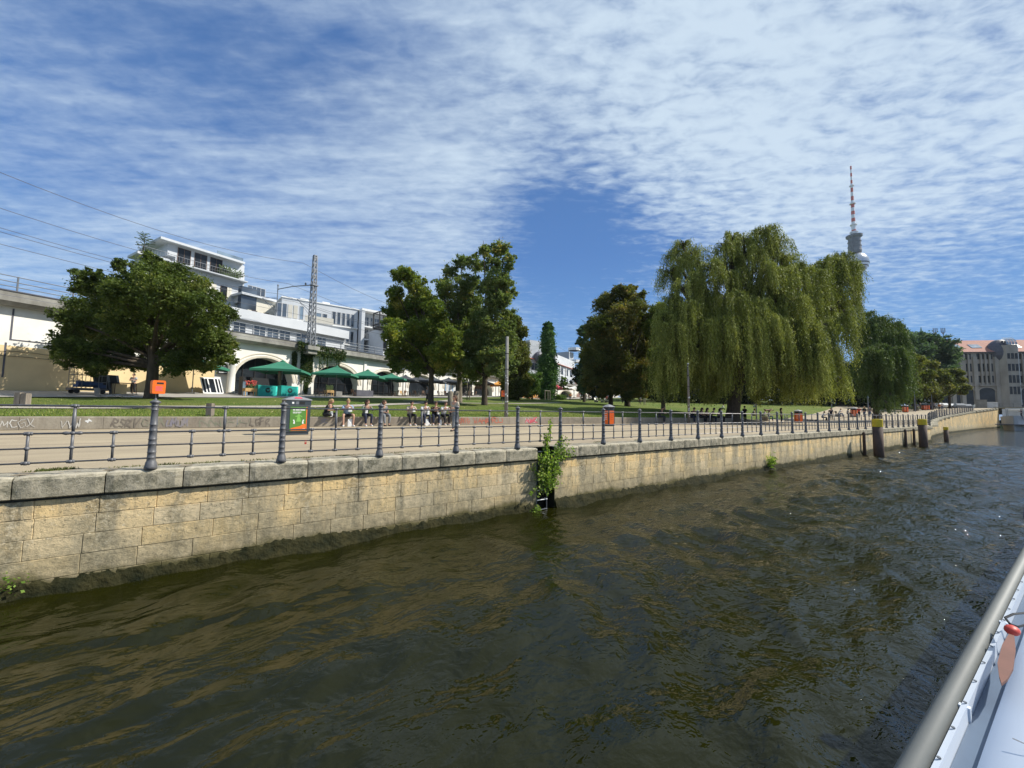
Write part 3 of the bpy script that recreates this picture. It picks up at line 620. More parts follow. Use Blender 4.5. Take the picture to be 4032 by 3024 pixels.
x0, x1, y0, y1 = -10., 64., -9., 9.12; nx, ny = 780, 200
X = np.linspace(0, 1, nx)**1.35*(x1-x0)+x0; Y = np.linspace(y0, y1, ny); GX, GY = np.meshgrid(X, Y); Z = np.zeros_like(GX)
wx = GX+.5*np.sin(GY*.7+GX*.3); wy = GY+.45*np.sin(GX*.55-GY*.4)
for kx, ky, a_, ph in comps: Z += a_*np.sin(kx*wx+ky*wy+ph)
env = np.clip((GX-x0)/2, 0, 1)*np.clip((x1-GX)/6, 0, 1)*np.clip((GY-y0)/2, 0, 1); calm = .62+.38*np.clip((GX-1)/12, 0, 1); Z = Z*env*calm-1.82
V = np.stack([GX.ravel(), GY.ravel(), Z.ravel()], 1); I = np.arange(nx*ny).reshape(ny, nx); F = np.stack([I[:-1,:-1].ravel(), I[:-1,1:].ravel(), I[1:,1:].ravel(), I[1:,:-1].ravel()], 1)
far_ = np.array([(-300, -300, -1.82), (1500, -300, -1.82), (1500, y0, -1.82), (-300, y0, -1.82), (-300, y1, -1.82), (x0, y0, -1.82), (x0, y1, -1.82), (x1, y0, -1.82), (1500, 14, -1.82), (x1, 14, -1.82)])
nb = len(V); V = np.vstack([V, far_]); F = np.vstack([F, nb+np.array([(0, 1, 2, 3), (3, 5, 6, 4), (7, 2, 8, 9)])])
o = np_mesh('river_water', V, F, M['water'], smooth=True); o['kind'] = 'structure'
o = MB().add([(-300, -300, -4), (1500, -300, -4), (1500, 60, -4), (-300, 60, -4)], [(0, 1, 2, 3)]).build('river_bed', M['moss'], fixn=False); o['kind'] = 'structure'
# ------------------------------------------------------------------ low seat wall with spray paint
sw = empty('seat_wall', (0, 24.2, 0), 0, 'low concrete seat wall covered in graffiti along the lawn', 'wall')
m, nt, b = nodes('seat_wall_concrete'); v = pos(nt); n1 = noise(nt, pos(nt, (1, 1, .35)), 1.6, 7, .7); n2 = noise(nt, pos(nt, (.18, .18, .1)), 1, 2); bk = noise(nt, v, 14, 4, .7)
c = mixc(nt, ramp(nt, n1, [(.35, 0), (.66, 1)]), (.20,.17,.13), (.35,.31,.24)); c = mixc(nt, ramp(nt, n2, [(.4, 0), (.6, .4)]), c, (.28,.22,.17)); c = mixc(nt, ramp(nt, bk, [(.3, .35), (.55, 0)]), c, (.15,.13,.1)); L(nt, c, b.inputs['Base Color']); b.inputs['Roughness'].default_value = .9; bump(nt, b, bk, .4, .01); M['seatwall'] = m
def wl(x, d, z): return (x, yl(x)+d, z)
mb = MB(); x = -46.
while x < 42.5:
    x2 = min(x+2.4, 42.6); g = .006
    P = [[wl(xx_, dd, zz) for dd, zz in ((.02, 0), (0, .02), (0, .52), (.02, .55), (.38, .55), (.4, .53), (.4, 0))] for xx_ in (x+g, x2-g)]
    n = 7; mb.add(P[0]+P[1], [(k, k+n, (k+1) % n+n, (k+1) % n) for k in range(n)]+[tuple(range(n)), tuple(range(2*n-1, n-1, -1))]); x = x2
addto(mb, 'concrete_block_row', M['seatwall'], sw)
def wpx(px, Z): # x on the wall plane under a photo pixel column
    lo, hi = -40., 60.
    for _ in range(40):
        mid = (lo+hi)/2; c_ = CM @ (np.array([mid, yl(mid), Z])-EYE)
        if 2016+FPX*c_[0]/-c_[2] < px: lo = mid
        else: hi = mid
    return lo
SC = [0]
def stroke(mb, pts, w):
    for p, q in zip(pts, pts[1:]):
        SC[0] += 1; OF = -.004-(SC[0] % 97)*.0002
        dx, dz = q[0]-p[0], q[1]-p[1]; l_ = math.hypot(dx, dz) or 1; nx_, nz_ = -dz/l_*w/2, dx/l_*w/2; ex, ez = dx/l_*w*.3, dz/l_*w*.3
        mb.add([wl(p[0]-ex+nx_, OF, p[1]-ez+nz_), wl(q[0]+ex+nx_, OF, q[1]+ez+nz_), wl(q[0]+ex-nx_, OF, q[1]+ez-nz_), wl(p[0]-ex-nx_, OF, p[1]-ez-nz_)], [(0, 1, 2, 3)])
def letters(word, xa, xb, z0, z1, mat, w, name='graffiti', slant=.1):
    G = {'L': [[(0,1),(0,0),(.8,0)]], 'G': [[(1,.9),(.3,1),(0,.5),(.3,0),(1,.1),(1,.5),(.5,.5)]], 'F': [[(0,0),(0,1),(.9,1)],[(0,.5),(.7,.5)]], 'R': [[(0,0),(0,1),(.8,.95),(.8,.6),(0,.5),(1,-.05)]], 'N': [[(0,0),(0,1),(.9,0),(.9,1)]], 'M': [[(0,0),(.1,1),(.5,.3),(.9,1),(1,0)]], 'W': [[(0,1),(.25,0),(.5,.6),(.75,0),(1,1)]], 'A': [[(0,0),(.5,1),(1,0)],[(.2,.4),(.8,.4)]], 'V': [[(0,1),(.5,0),(1,1)]], 'U': [[(0,1),(0,.1),(.5,0),(.9,.1),(.9,1)]], 'C': [[(1,.9),(.3,1),(0,.5),(.3,0),(1,.1)]], 'S': [[(1,.95),(.2,1),(.1,.6),(.9,.4),(.8,.05),(0,0)]], 'I': [[(.5,0),(.5,1)]], 'H': [[(0,0),(0,1)],[(1,0),(1,1)],[(0,.5),(1,.5)]], 'K': [[(0,0),(0,1)],[(1,1),(0,.5),(1,0)]], 'E': [[(1,1),(0,1),(0,0),(1,0)],[(0,.5),(.8,.5)]], 'D': [[(0,0),(0,1),(.7,.9),(1,.5),(.7,.1),(0,0)]], 'Z': [[(0,1),(1,1),(0,0),(1,0)]], '*': [[(0,.5),(1,.5)],[(.5,0),(.5,1)],[(.2,.2),(.8,.8)]], 'x': [[(0,0),(1,1)],[(0,1),(1,0)]], 'O': [[(.5,1),(0,.5),(.5,0),(1,.5),(.5,1)]], ' ': []}
    mb = MB(); n = len(word); cw = (xb-xa)/n
    for i, ch in enumerate(word):
        zo, sc_, sl = R.uniform(-.06, .05), R.uniform(.75, 1.15), slant+R.uniform(-.35, .35)
        for st_ in G[ch]:
            fine_ = []
            for p_, q_ in zip(st_, st_[1:]): fine_ += [(p_[0]+(q_[0]-p_[0])*t_/4, p_[1]+(q_[1]-p_[1])*t_/4) for t_ in range(4)]
            fine_.append(st_[-1]); j1, j2, j3 = R.uniform(0, 6), R.uniform(0, 6), R.uniform(.04, .10)
            stroke(mb, [(xa+(i+.08+.8*(u+j3*math.sin(v_*5+j1))+sl*v_*.5)*cw, max(.03, min(.53, z0+(z1-z0)*(zo+sc_*(v_+j3*math.sin(u*6+j2)))))) for u, v_ in fine_], w*R.uniform(.6, 1.1))
    addto(mb, name, mat, sw, fixn=False)
letters('MCGx', wpx(0, .3), wpx(140, .3), .12, .42, M['whitespray'], .03); letters('VVW', wpx(235, .3), wpx(320, .3), .1, .42, M['whitespray'], .035); letters('*', wpx(332, .3), wpx(362, .3), .3, .5, M['whitep'], .04)
letters('RSRV', wpx(437, .3), wpx(545, .3), .1, .45, M['darkspray'], .05, slant=.5); letters('GSA', wpx(560, .3), wpx(650, .3), .12, .45, M['greenspray'], .05); letters('UMUM', wpx(655, .3), wpx(740, .3), .1, .45, M['bluespray'], .06); letters('NWFH', wpx(780, .3), wpx(980, .3), .1, .46, M['darkspray'] if False else M['greenspray'], .05)
letters('LGFR', wpx(985, .3), wpx(1065, .3), .1, .46, M['darkspray'], .045); letters('SC', wpx(1262, .3), wpx(1290, .3), .2, .42, M['bluespray'], .06)
letters('JNVG'.replace('J', 'S'), wpx(1806, .3), wpx(1850, .3), .12, .46, M['redspray'], .05); letters('WAHR', wpx(1864, .3), wpx(1930, .3), .12, .5, M['redspray'], .06); letters('RU', wpx(1935, .3), wpx(1982, .3), .12, .48, M['redspray'], .07)
a_, b2 = wpx(2068, .3), wpx(2140, .3); letters('MWKSZ', a_, b2, .1, .5, M['pinkspray'], .09, slant=.6); letters('WMSVC', a_, b2, .14, .46, M['whitep'], .025, slant=-.4)
letters('AUIS', wpx(2165, .3), wpx(2215, .3), .12, .42, M['greenspray'], .05); letters('NAM', wpx(2262, .3), wpx(2330, .3), .12, .44, M['greenspray'], .04)
# ------------------------------------------------------------------ railway viaduct
CTRL = [(-52, 18), (-33, 33), (-15.3, 44.8), (-1.1, 53.6), (17, 62.2), (45, 75.2), (88, 89.5), (135, 101), (200, 112)]
SP = []
for i in range(1, len(CTRL)-2):
    p0, p1, p2, p3 = [Vector(CTRL[j]) for j in (i-1, i, i+1, i+2)]
    for k in range(24):
        t = k/24; SP.append(.5*((2*p1)+(p2-p0)*t+(2*p0-5*p1+4*p2-p3)*t*t+(3*p1-p0-3*p2+p3)*t**3))
SP.append(Vector(CTRL[-2])); CUM = [0.]
for a, b in zip(SP, SP[1:]): CUM.append(CUM[-1]+(b-a).length)
import bisect
def VF(s):
    i = max(0, min(len(SP)-2, bisect.bisect_right(CUM, s)-1)); t = (s-CUM[i])/(CUM[i+1]-CUM[i]); p = SP[i].lerp(SP[i+1], t)
    tg = (SP[min(i+2, len(SP)-1)]-SP[max(i-1, 0)]).normalized(); return p, tg, Vector((tg.y, -tg.x))
def V3(s, d, z):
    p, t, n = VF(s); return (p.x+n.x*d, p.y+n.y*d, z)
def s_at(px, z=6.):
    lo, hi = 0., CUM[-1]
    for _ in range(40):
        m_ = (lo+hi)/2; p = V3(m_, 0, z); c = CM @ (np.array(p)-EYE)
        x_ = 2016+FPX*c[0]/-c[2] if c[2] < -1 else (-1e5)
        if x_ < px: lo = m_
        else: hi = m_
    return lo
SMAX = CUM[-1]-1
def gz(s): p, t, n = VF(s); return T(p.x+n.x*2, p.y+n.y*2)
DT = 9.4
via = empty('railway_viaduct', tuple(V3(40, 0, gz(40))), 0, 'long white plastered railway viaduct with round arches and grey concrete deck', 'viaduct')
def sweep(mb, s0, s1, prof, ds=1.5, mi=0):      # prof: list of (d, z) closed
    n = max(1, int((s1-s0)/ds)); k = len(prof); vs = [V3(s0+(s1-s0)*i/n, d, z) for i in range(n+1) for d, z in prof]
    mb.add(vs, [(i*k+j, (i+1)*k+j, (i+1)*k+(j+1) % k, i*k+(j+1) % k) for i in range(n) for j in range(k)]+[tuple(range(k)), tuple(n*k+j for j in range(k))[::-1]], mi)
S_L = 3.; s_y = s_at(862); arches = []
def arch(pl, pr, top, zspr=2.6): a, b = s_at(pl), s_at(pr); arches.append((a, b, top, zspr))
arch(928, 1152, 6.9); arch(1238, 1408, 7.0); arch(1462, 1570, 7.0)
sa = arches[-1][1]+2.4
while sa < SMAX-14: arches.append((sa, sa+6.6, 7.1, 3.)); sa += 9.6
wallm = MB(); ringm = MB(); back = MB(); pil = MB()
# left blank wall: plaster above, yellow below
def wq(mb, s0, s1, z0f, z1, d=0., mi=0):
    n = max(1, int((s1-s0)/1.2))
    for i in range(n):
        a, b = s0+(s1-s0)*i/n, s0+(s1-s0)*(i+1)/n; za = z0f(a) if callable(z0f) else z0f; zb = z0f(b) if callable(z0f) else z0f
        mb.add([V3(a, d, za), V3(b, d, zb), V3(b, d, z1), V3(a, d, z1)], [(0, 1, 2, 3)], mi)
ylw = MB(); wq(ylw, S_L, s_y, lambda s: gz(s)-.6, 5.4, .0); addto(ylw, 'yellow_lower_wall', M['yellowp'], via, fixn=False)
wq(wallm, S_L, arches[0][0], lambda s: 5.4 if s < s_y-.01 else gz(s)-.6, 9.1)
for i, (a, b, top, zs) in enumerate(arches):
    n = 20; g0 = gz((a+b)/2)-.6; zs = gz((a+b)/2)+ (1.7 if i < 3 else 1.3); zs = min(zs, top-1.5)
    def az(s): u = (s-(a+b)/2)/((b-a)/2); return zs+(top-zs)*math.sqrt(max(0, 1-u*u))
    for k in range(n):
        p, q = a+(b-a)*(.5-.5*math.cos(pi*k/n)), a+(b-a)*(.5-.5*math.cos(pi*(k+1)/n))
        wallm.add([V3(p, 0, az(p)), V3(q, 0, az(q)), V3(q, 0, 9.1), V3(p, 0, 9.1)], [(0, 1, 2, 3)]); wallm.add([V3(p, 0, az(p)), V3(q, 0, az(q)), V3(q, -1.3, az(q)), V3(p, -1.3, az(p))], [(3, 2, 1, 0)])
        cx = (a+b)/2
        for r_a, r_b, dd in ((1.02, 1.10, .09), (1.17, 1.21, .06)):
            def rp(s, f): u = (s-cx); return cx+u*f, zs+(az(s)-zs)*f
            P1, P2, P3, P4 = rp(p, r_a), rp(q, r_a), rp(q, r_b), rp(p, r_b)
            ringm.add([V3(P1[0], dd, P1[1]), V3(P2[0], dd, P2[1]), V3(P3[0], dd, P3[1]), V3(P4[0], dd, P4[1]), V3(P1[0], 0, P1[1]), V3(P2[0], 0, P2[1]), V3(P3[0], 0, P3[1]), V3(P4[0], 0, P4[1])], [(0, 1, 2, 3), (0, 4, 5, 1), (3, 2, 6, 7)])
    for sg in (a, b): wallm.add([V3(sg, 0, g0), V3(sg, -1.3, g0), V3(sg, -1.3, zs), V3(sg, 0, zs)], [(0, 1, 2, 3)])
    nxt = arches[i+1][0] if i+1 < len(arches) else SMAX
    wq(wallm, b, min(nxt, SMAX), lambda s: gz(s)-.6, 9.1)
    if i < 9: 
        gm = MB(); n2 = 12
        for k in range(n2):
            p, q = a+(b-a)*k/n2, a+(b-a)*(k+1)/n2; gm.add([V3(p, -1.1, g0), V3(q, -1.1, g0), V3(q, -1.1, az(q)), V3(p, -1.1, az(p))], [(0, 1, 2, 3)])
        gp = addto(gm, 'arch_glazing', M['darkglass'], via, fixn=False); bars = MB()
        for k in range(1, 5): s_ = a+(b-a)*k/5; bars.prism([(s_-.04, g0), (s_+.04, g0), (s_+.04, az(s_)), (s_-.04, az(s_))], -1.1, -1.0, lambda u, w_, d: V3(u, d, w_))
        for zz in (zs, zs-1.2): sweep(bars, a, b, [(-1.1, zz), (-1.02, zz), (-1.02, zz+.08), (-1.1, zz+.08)])
        if i < 3: addto(bars, 'glazing_bars', M['black'], via)
    sweep(pil := MB(), b+(nxt-b)/2-.22, b+(nxt-b)/2+.22, [(0, 8.3), (.16, 8.3), (.16, gz(b)-.3), (0, gz(b)-.3)]); addto(pil, 'pilaster', M['plaster'], via)
    addto(ringm, 'arch_moulding', M['trimp'], via); ringm = MB()
addto(wallm, 'plastered_wall', M['plaster'], via, fixn=False)
# recessed-panel joints on the blank left wall
jn = MB(); s1_, s2_ = s_at(38), s_at(420)
sweep(jn, s1_, s1_+.09, [(0, 5.9), (.03, 5.9), (.03, 8.2), (0, 8.2)]); sweep(jn, s1_, s2_, [(0, 5.82), (.03, 5.82), (.03, 5.9), (0, 5.9)]); sweep(jn, s1_-.2, s1_-.1, [(0, 3), (.02, 3), (.02, 5.6), (0, 5.6)])
addto(jn, 'wall_joint', M['slate'], via)
cab = MB()
for z0_, d_ in ((4.95, .06), (4.6, .05)):
    pts = [V3(S_L+k*1.0, d_, z0_+.12*math.sin(k*1.7)*(.5 if z0_ > 4.8 else .2)) for k in range(int(s_at(330)-S_L)+1)]; cab.tube(pts, .018, 4)
addto(cab, 'wall_cable', M['black'], via)
dk = MB(); sweep(dk, S_L, SMAX, [(-8.5, 8.35), (.55, 8.35), (.9, 8.62), (.9, 8.95), (.78, 9.0), (.78, 9.4), (.45, 9.42), (.45, 9.1), (-8.5, 9.1)]); addto(dk, 'deck_edge', M['deckconc'], via)
ju = MB(); sweep(ju, S_L, SMAX, [(.79, 8.97), (.815, 8.97), (.815, 9.02), (.79, 9.02)]); sweep(ju, S_L, SMAX, [(.79, 9.36), (.84, 9.36), (.84, 9.44), (.4, 9.44)]); addto(ju, 'parapet_joint', M['slate'], via)
bs = MB(); sweep(bs, S_L, s_at(850), [(0, gz(20)-1.2), (.5, gz(20)-1.2), (.5, gz(8)+.28), (0, gz(8)+.30)]); addto(bs, 'plinth', M['wood'], via)
hr = MB()
for z in (9.75, 10.1, 10.52):
    hr.tube([V3(S_L+k*2.0, .62, z) for k in range(int((SMAX-S_L)/2))], .035, 5)
addto(hr, 'handrail', M['steel'], via)
s_ = S_L+1.2
while s_ < SMAX-2:
    hp_m = MB(); hp_m.tube([V3(s_, .62, 9.3), V3(s_, .62, 10.56)], .055, 5); addto(hp_m, 'handrail_post', M['steel'], via); s_ += 2.9 if s_ < 70 else 5.8
# terrace paving in front of the viaduct
mb = MB(); n = 90; k = 5
vs = []
for i in range(n+1):
    s_ = 2+(SMAX-4)*i/n
    for j in range(k+1):
        x, y, _ = V3(s_, 10.0*(1-j/k)+.2, 0); vs.append((x, y, T(x, y)+.05))
F = np.array([(i*(k+1)+j, (i+1)*(k+1)+j, (i+1)*(k+1)+j+1, i*(k+1)+j+1) for i in range(n) for j in range(k)])
o = np_mesh('terrace', np.array(vs), F, M['gravelgrey'], smooth=True); o['kind'] = 'structure'
def vp(px, d, dz=0.):           # point on the terrace, d metres in front of the face, seen in photo column px
    lo, hi = 0., CUM[-1]
    for _ in range(40):
        m_ = (lo+hi)/2; c = CM @ (np.array(V3(m_, d, 3.))-EYE); x_ = 2016+FPX*c[0]/-c[2] if c[2] < -1 else -1e5
        if x_ < px: lo = m_
        else: hi = m_
    x, y, _ = V3(lo, d, 0); tg = VF(lo)[1]; return Vector((x, y, T(x, y)+.05+dz)), math.atan2(tg.y, tg.x), lo
# catenary mast on a bracket
p, ang, s_m = vp(1215, 1.2); mast = empty('catenary_mast', (p.x, p.y, 8.9), ang, 'tall grey lattice railway mast with cantilever arms on the viaduct', 'mast')
H = 12.2; lg = MB()
def mc(sx, sy, t): w = .36*(1-t)+.17*t; return (sx*w, sy*w, t*H)
for sx in (-1, 1):
    for sy in (-1, 1): q = MB().tube([mc(sx, sy, 0), mc(sx, sy, 1)], .075, 4); q.build('mast_leg', M['steel'], mast)
br = MB(); nseg = 15
for k in range(nseg):
    t0, t1 = k/nseg, (k+1)/nseg
    for (a, b) in (((-1, -1), (1, -1)), ((1, -1), (1, 1)), ((1, 1), (-1, 1)), ((-1, 1), (-1, -1))):
        br.tube([mc(*a, t0), mc(*b, t1)], .032, 4); br.tube([mc(*b, t0), mc(*a, t1)], .032, 4)
br.box((-.4, -.4, 8.15), (.4, .4, 8.3)); br.box((-.2, -.2, H), (.2, .2, H+.1)); br.build('bracing', M['steel'], mast)
# arms reach back over the tracks (local +Y is away from the viewer)
ar = MB(); ar.tube([(0, 0, 8.3), (-1.0, 3.2, 8.3), (-1.6, 5.6, 8.1)], [.07, .06, .06], 6); ar.tube([(-1.6, 5.6, 8.6), (-1.6, 5.6, 4.9)], .06, 6); ar.lathe([(.04, 0), (.12, .1), (.12, .22), (.04, .34)], (-.4, 1.2, 8.35), 8); ar.lathe([(.04, 0), (.1, .08), (.1, .2), (.04, .3)], (-1.6, 5.6, 8.5), 8)
ar.build('cantilever_arm', M['steel'], mast)
for yb, zb in ((.1, 6.4), (5.6, 6.9)):
    a2 = MB(); x_ = 0 if yb < 1 else -1.6; a2.tube([(x_, yb, zb), (x_-.8, yb+2.2, zb+.1)], .035, 5); a2.tube([(x_-.8, yb+2.2, zb+.1), (x_, yb, zb-1.9)], .035, 5); a2.tube([(x_-.8, yb+2.0, zb), (x_+.1, yb+.3, zb-2.4)], .02, 4); a2.build('steady_arm', M['steel'], mast)
bm_ = MB(); bm_.rbox((0, 0, -.15), (1.6, 1.5, .5)); bm_.box((-.6, -.5, -.9), (.6, .7, -.4)); bm_.build('bracket', M['deckconc'], mast)
def wire(label, d, z0, sag=0.6, mast_z=None, s0=2., s1=None, group='overhead wires above the viaduct'):
    s1 = s1 or SMAX; mb = MB(); n = 70; pts = []; span = 38.
    for k in range(n+1):
        s_ = s0+(s1-s0)*k/n; u = ((s_-s_m)/span) % 1; pts.append(V3(s_, d, z0-sag*4*u*(1-u)))
    mb.tube(pts, .022, 4, cap=False); o = mb.build('overhead_wire', M['wire']); tag(o, label, 'wire', group)
wire('highest overhead wire, far above the railway at the left', -1.2, 20.6, 2.2)
wire('second overhead wire from the top above the viaduct', -4.4, 18.2, 1.4)
wire('third overhead wire from the top above the viaduct', -6.4, 17., 1.2)
wire('fourth overhead wire from the top, running to the mast arm', -2.6, 15.4, 1.)
wire('lowest overhead wire, the contact wire over the track', -2.4, 13.7, .25)
# ------------------------------------------------------------------ buildings
winc = {}
def winmesh(w, h, kind):
    key = (round(w, 2), round(h, 2), kind)
    if key in winc: return winc[key]
    fr = MB(); t = .07; e = .05
    for lo, hi in (((-w/2-t, -e, -t), (-w/2, .02, h+t)), ((w/2, -e, -t), (w/2+t, .02, h+t)), ((-w/2, -e, h), (w/2, .02, h+t)), ((-w/2-t*1.5, -.12, -t), (w/2+t*1.5, .02, 0))): fr.box(lo, hi)
    nb = 2 if w > 1.1 else 1
    if kind == 'wide': nb = 4
    for i in range(1, nb+1 if nb > 1 else 1): fr.box((-w/2+w*i/nb-.03, -.03, 0), (-w/2+w*i/nb+.03, .015, h)) if i < nb else None
    gm = MB(); gm.box((-w/2, -.012, 0), (w/2, .02, h))
    winc[key] = (fr.mesh('window', M['brownframe' if kind == 'brown' else ('black' if kind == 'dark' else ('white' if kind == 'whitef' else 'frame'))]), gm.mesh('pane', M['darkglass' if kind in ('dark', 'brown') else ('paleglass' if kind == 'pale' else 'glass')]))
    return winc[key]
class Bld:
    """A box building: front face from A to B (left to right seen from outside), depth to the back."""
    def __init__(s, name, label, A, B, z0, z1, depth, mat, cat='building'):
        s.A, s.B = Vector(A), Vector(B); s.L = (s.B-s.A).length; t = (s.B-s.A).normalized(); s.ang = math.atan2(t.y, t.x); s.z0, s.z1 = z0, z1; s.dep = depth
        s.e = empty(name, (A[0], A[1], z0), s.ang, label, cat)
        MB().box((0, 0, 0), (s.L, depth, z1-z0)).build('wall', mat, s.e)
    def b(s, name, lo, hi, mat): return MB().box((lo[0], lo[1], lo[2]-s.z0), (hi[0], hi[1], hi[2]-s.z0)).build(name, mat, s.e)
    def win(s, u, z, w, h, kind='std'):
        f, g = winmesh(w, h, kind); a = link('window', f, s.e, (u, 0, z-s.z0)); link('pane', g, a); return a
    def u(s, px, z=15.):
        lo, hi = -60., s.L+80
        t = (s.B-s.A).normalized()
        for _ in range(40):
            m_ = (lo+hi)/2; q = s.A+t*m_; c = CM @ (np.array((q.x, q.y, z))-EYE); x_ = 2016+FPX*c[0]/-c[2]
            if x_ < px: lo = m_
            else: hi = m_
        return lo
    def z(s, u, py):
        t = (s.B-s.A).normalized(); q = s.A+t*u; lo, hi = -20., 120.
        for _ in range(40):
            m_ = (lo+hi)/2; c = CM @ (np.array((q.x, q.y, m_))-EYE); y_ = 1512-FPX*c[1]/-c[2]
            if y_ > py: lo = m_
            else: hi = m_
        return lo
def face(pxl, pxr, D, ang):     # facade end points from photo columns, depth of the left end and world heading
    P = atd(pxl, hor(pxl), D); a = Vector((P[0], P[1])); t = Vector((math.cos(ang), math.sin(ang))); lo, hi = 0., 400.
    for _ in range(40):
        m_ = (lo+hi)/2; q = a+t*m_; c = CM @ (np.array((q.x, q.y, 10))-EYE); x_ = 2016+FPX*c[0]/-c[2]
        if x_ < pxr: lo = m_
        else: hi = m_
    return a, a+t*lo
A25 = math.radians(25.6)
# tall white apartment block left
a, b_ = face(648, 944, 58, A25); B = Bld('apartment_block', 'tall white apartment block with flat overhanging roof and balcony behind the leftmost tree', a, b_, 2, 24.3, 12, M['white'])
za = B.z(0, 966); B.b('roof', (-2.2, -1.0, za), (B.L-.5, 6, za+.35), M['white']); B.b('parapet', (-1.6, .3, za+.35), (B.L-.2, 11, za+.6), M['greyw'])
B.b('penthouse_wall', (-1.0, .0, 24), (B.L-.1, 11, za), M['white'])
zb = B.z(B.L, 1150)
zB = B.z(0, 1040); B.b('balcony_slab', (-1.8, -1.3, zB-.2), (B.L, 0, zB), M['greyw']); gm = MB(); z_ = zB-B.z0
for k in range(int(B.L*3)): gm.box((k/3-1.6, -1.28, z_), (k/3-1.58, -1.26, z_+.95))
gm.box((-1.7, -1.29, z_+.93), (B.L, -1.24, z_+.98)); gm.build('balcony_railing', M['steel'], B.e)
for l, r in ((700, 748), (766, 812), (828, 872)):
    ul, ur = B.u(l, 24), B.u(r, 24); B.win((ul+ur)/2, zB+.1, ur-ul, 2.6, 'brown')
z2 = B.z(B.u(780), 1150)
for l, r, k in ((735, 765, 's'), (782, 812, 'w'), (815, 850, 's'), (868, 892, 'w'), (893, 910, 's')):
    ul, ur = B.u(l, 20), B.u(r, 20)
    if k == 'w': B.win((ul+ur)/2, zB-3.9, ur-ul, 2.3, 'brown')
    else:
        q = B.b('shutter', (ul, -.08, zB-3.9), (ur, -.003, zB-1.5), M['cream']); q['label'] = 'closed cream folding shutter'
        MB().box(((ul+ur)/2-.03, -.1, zB-3.9-B.z0), ((ul+ur)/2+.03, -.081, zB-1.5-B.z0)).build('shutter_joint', M['beigep'], q)
for fl in range(1, 5):
    for uu in (2.5, 5.2, 8.): 
        if uu < B.L: B.win(uu, zB-3.9-3.1*fl, 1.5, 1.8, 'brown')
B.b('terrace_slab', (-4.6, -1.0, za-3.1), (-1.0, 3, za-2.75), M['white']); B.b('lower_wing', (-3.8, 0, 2), (-.003, 3, za-3.1), M['white'])
gm = MB(); 
for k in range(12): gm.box((-4.5+k*.3, -.9, za-2.75-B.z0), (-4.47+k*.3, -.87, za-1.85-B.z0))
gm.box((-4.55, -.93, za-1.87-B.z0), (-1.1, -1.06, za-1.82-B.z0)); gm.build('terrace_railing', M['steel'], B.e)
gr = MB(); 
for k in range(60): a_ = R.uniform(0, 2*pi); gr.tube([(B.L-2.5+R.uniform(-1.6, 1.6), -.8, z_), (B.L-2.5+R.uniform(-2, 2), -.8+R.uniform(-.5, .5), z_+R.uniform(.5, 1.9))], [.02, .09], 4)
M['balcplant'] = pm('balcony_plants', (.10,.14,.05), (.05,.08,.03), 3, .9, .3); gr.build('balcony_plants', M['balcplant'], B.e)
gt = MB(); gt.box((B.L-4.2, .2, za+.35-B.z0), (B.L-.3, .3, za+1.3-B.z0)); gt.build('roof_glass_screen', M['paleglass'], B.e)
# roof terrace tree (a small potted pine)
pt = empty('potted_pine', tuple(B.e.matrix_world @ Vector((0, 0, 0)) if False else (B.A.x+math.cos(A25)*-3.2+math.sin(A25)*-2, B.A.y+math.sin(A25)*-3.2+math.cos(A25)*2, za-2.75)), 0, 'small feathery pine on the roof terrace of the white block', 'tree')
MB().tube([(0, 0, 0), (.1, 0, 3.6)], [.07, .03], 6).build('trunk', M['bark'], pt); gr = MB()
for k in range(90):
    z = R.uniform(1.0, 3.8); a_ = R.uniform(0, 2*pi); r_ = 1.5*(1-abs(z-2.3)/2.6); gr.tube([(0, 0, z), (r_*math.cos(a_)*R.uniform(.5, 1), r_*math.sin(a_)*R.uniform(.5, 1), z+R.uniform(-.1, .35))], [.015, .05], 4)
gr.build('crown', M['balcplant'], pt)
# cream block
a, b_ = face(944, 1086, 64, A25); B = Bld('cream_apartment_house', 'cream rendered house with folding shutters between the tall white block and the long white block', a, b_, 2, 20, 10, M['cream'])
zt = B.z(B.L*.5, 1205); B.b('attic_wall', (-.5, 1.2, 19.9), (B.L, 9, zt), M['greyw']); zr = B.z(B.L*.5, 1172); B.b('roof', (-1, -.6, zr-.35), (B.L+.3, 10.5, zr), M['white']); B.b('attic_upper', (-.4, 1.3, zt), (B.L-.1, 9, zr-.35), M['greyw'])
zw = B.z(B.L*.5, 1262)
for l, r, k in ((975, 990, 's'), (990, 1012, 'w'), (1013, 1024, 's'), (1026, 1038, 's'), (1040, 1058, 'w'), (1060, 1072, 's')):
    ul, ur = B.u(l, 18), B.u(r, 18); 
    if k == 'w': B.win((ul+ur)/2, zw-.5, ur-ul, 1.9, 'brown'); B.win((ul+ur)/2, zw-3.7, ur-ul, 1.9, 'brown')
    else: B.b('shutter', (ul, -.08, zw-.5), (ur, -.003, zw+1.4), M['cream'])
ul, ur = B.u(988, 20), B.u(1055, 20); w_ = B.win((ul+ur)/2, 20.3, ur-ul, 1.7, 'wide'); w_.location.y = 1.15
B.b('balcony_rail', (.2, .1, 20.0), (B.L, .2, 20.25), M['greyw']); B.b('stair_glass', (-.8, -.05, 10), (1.6, 1.1, 21.3), M['glass'])
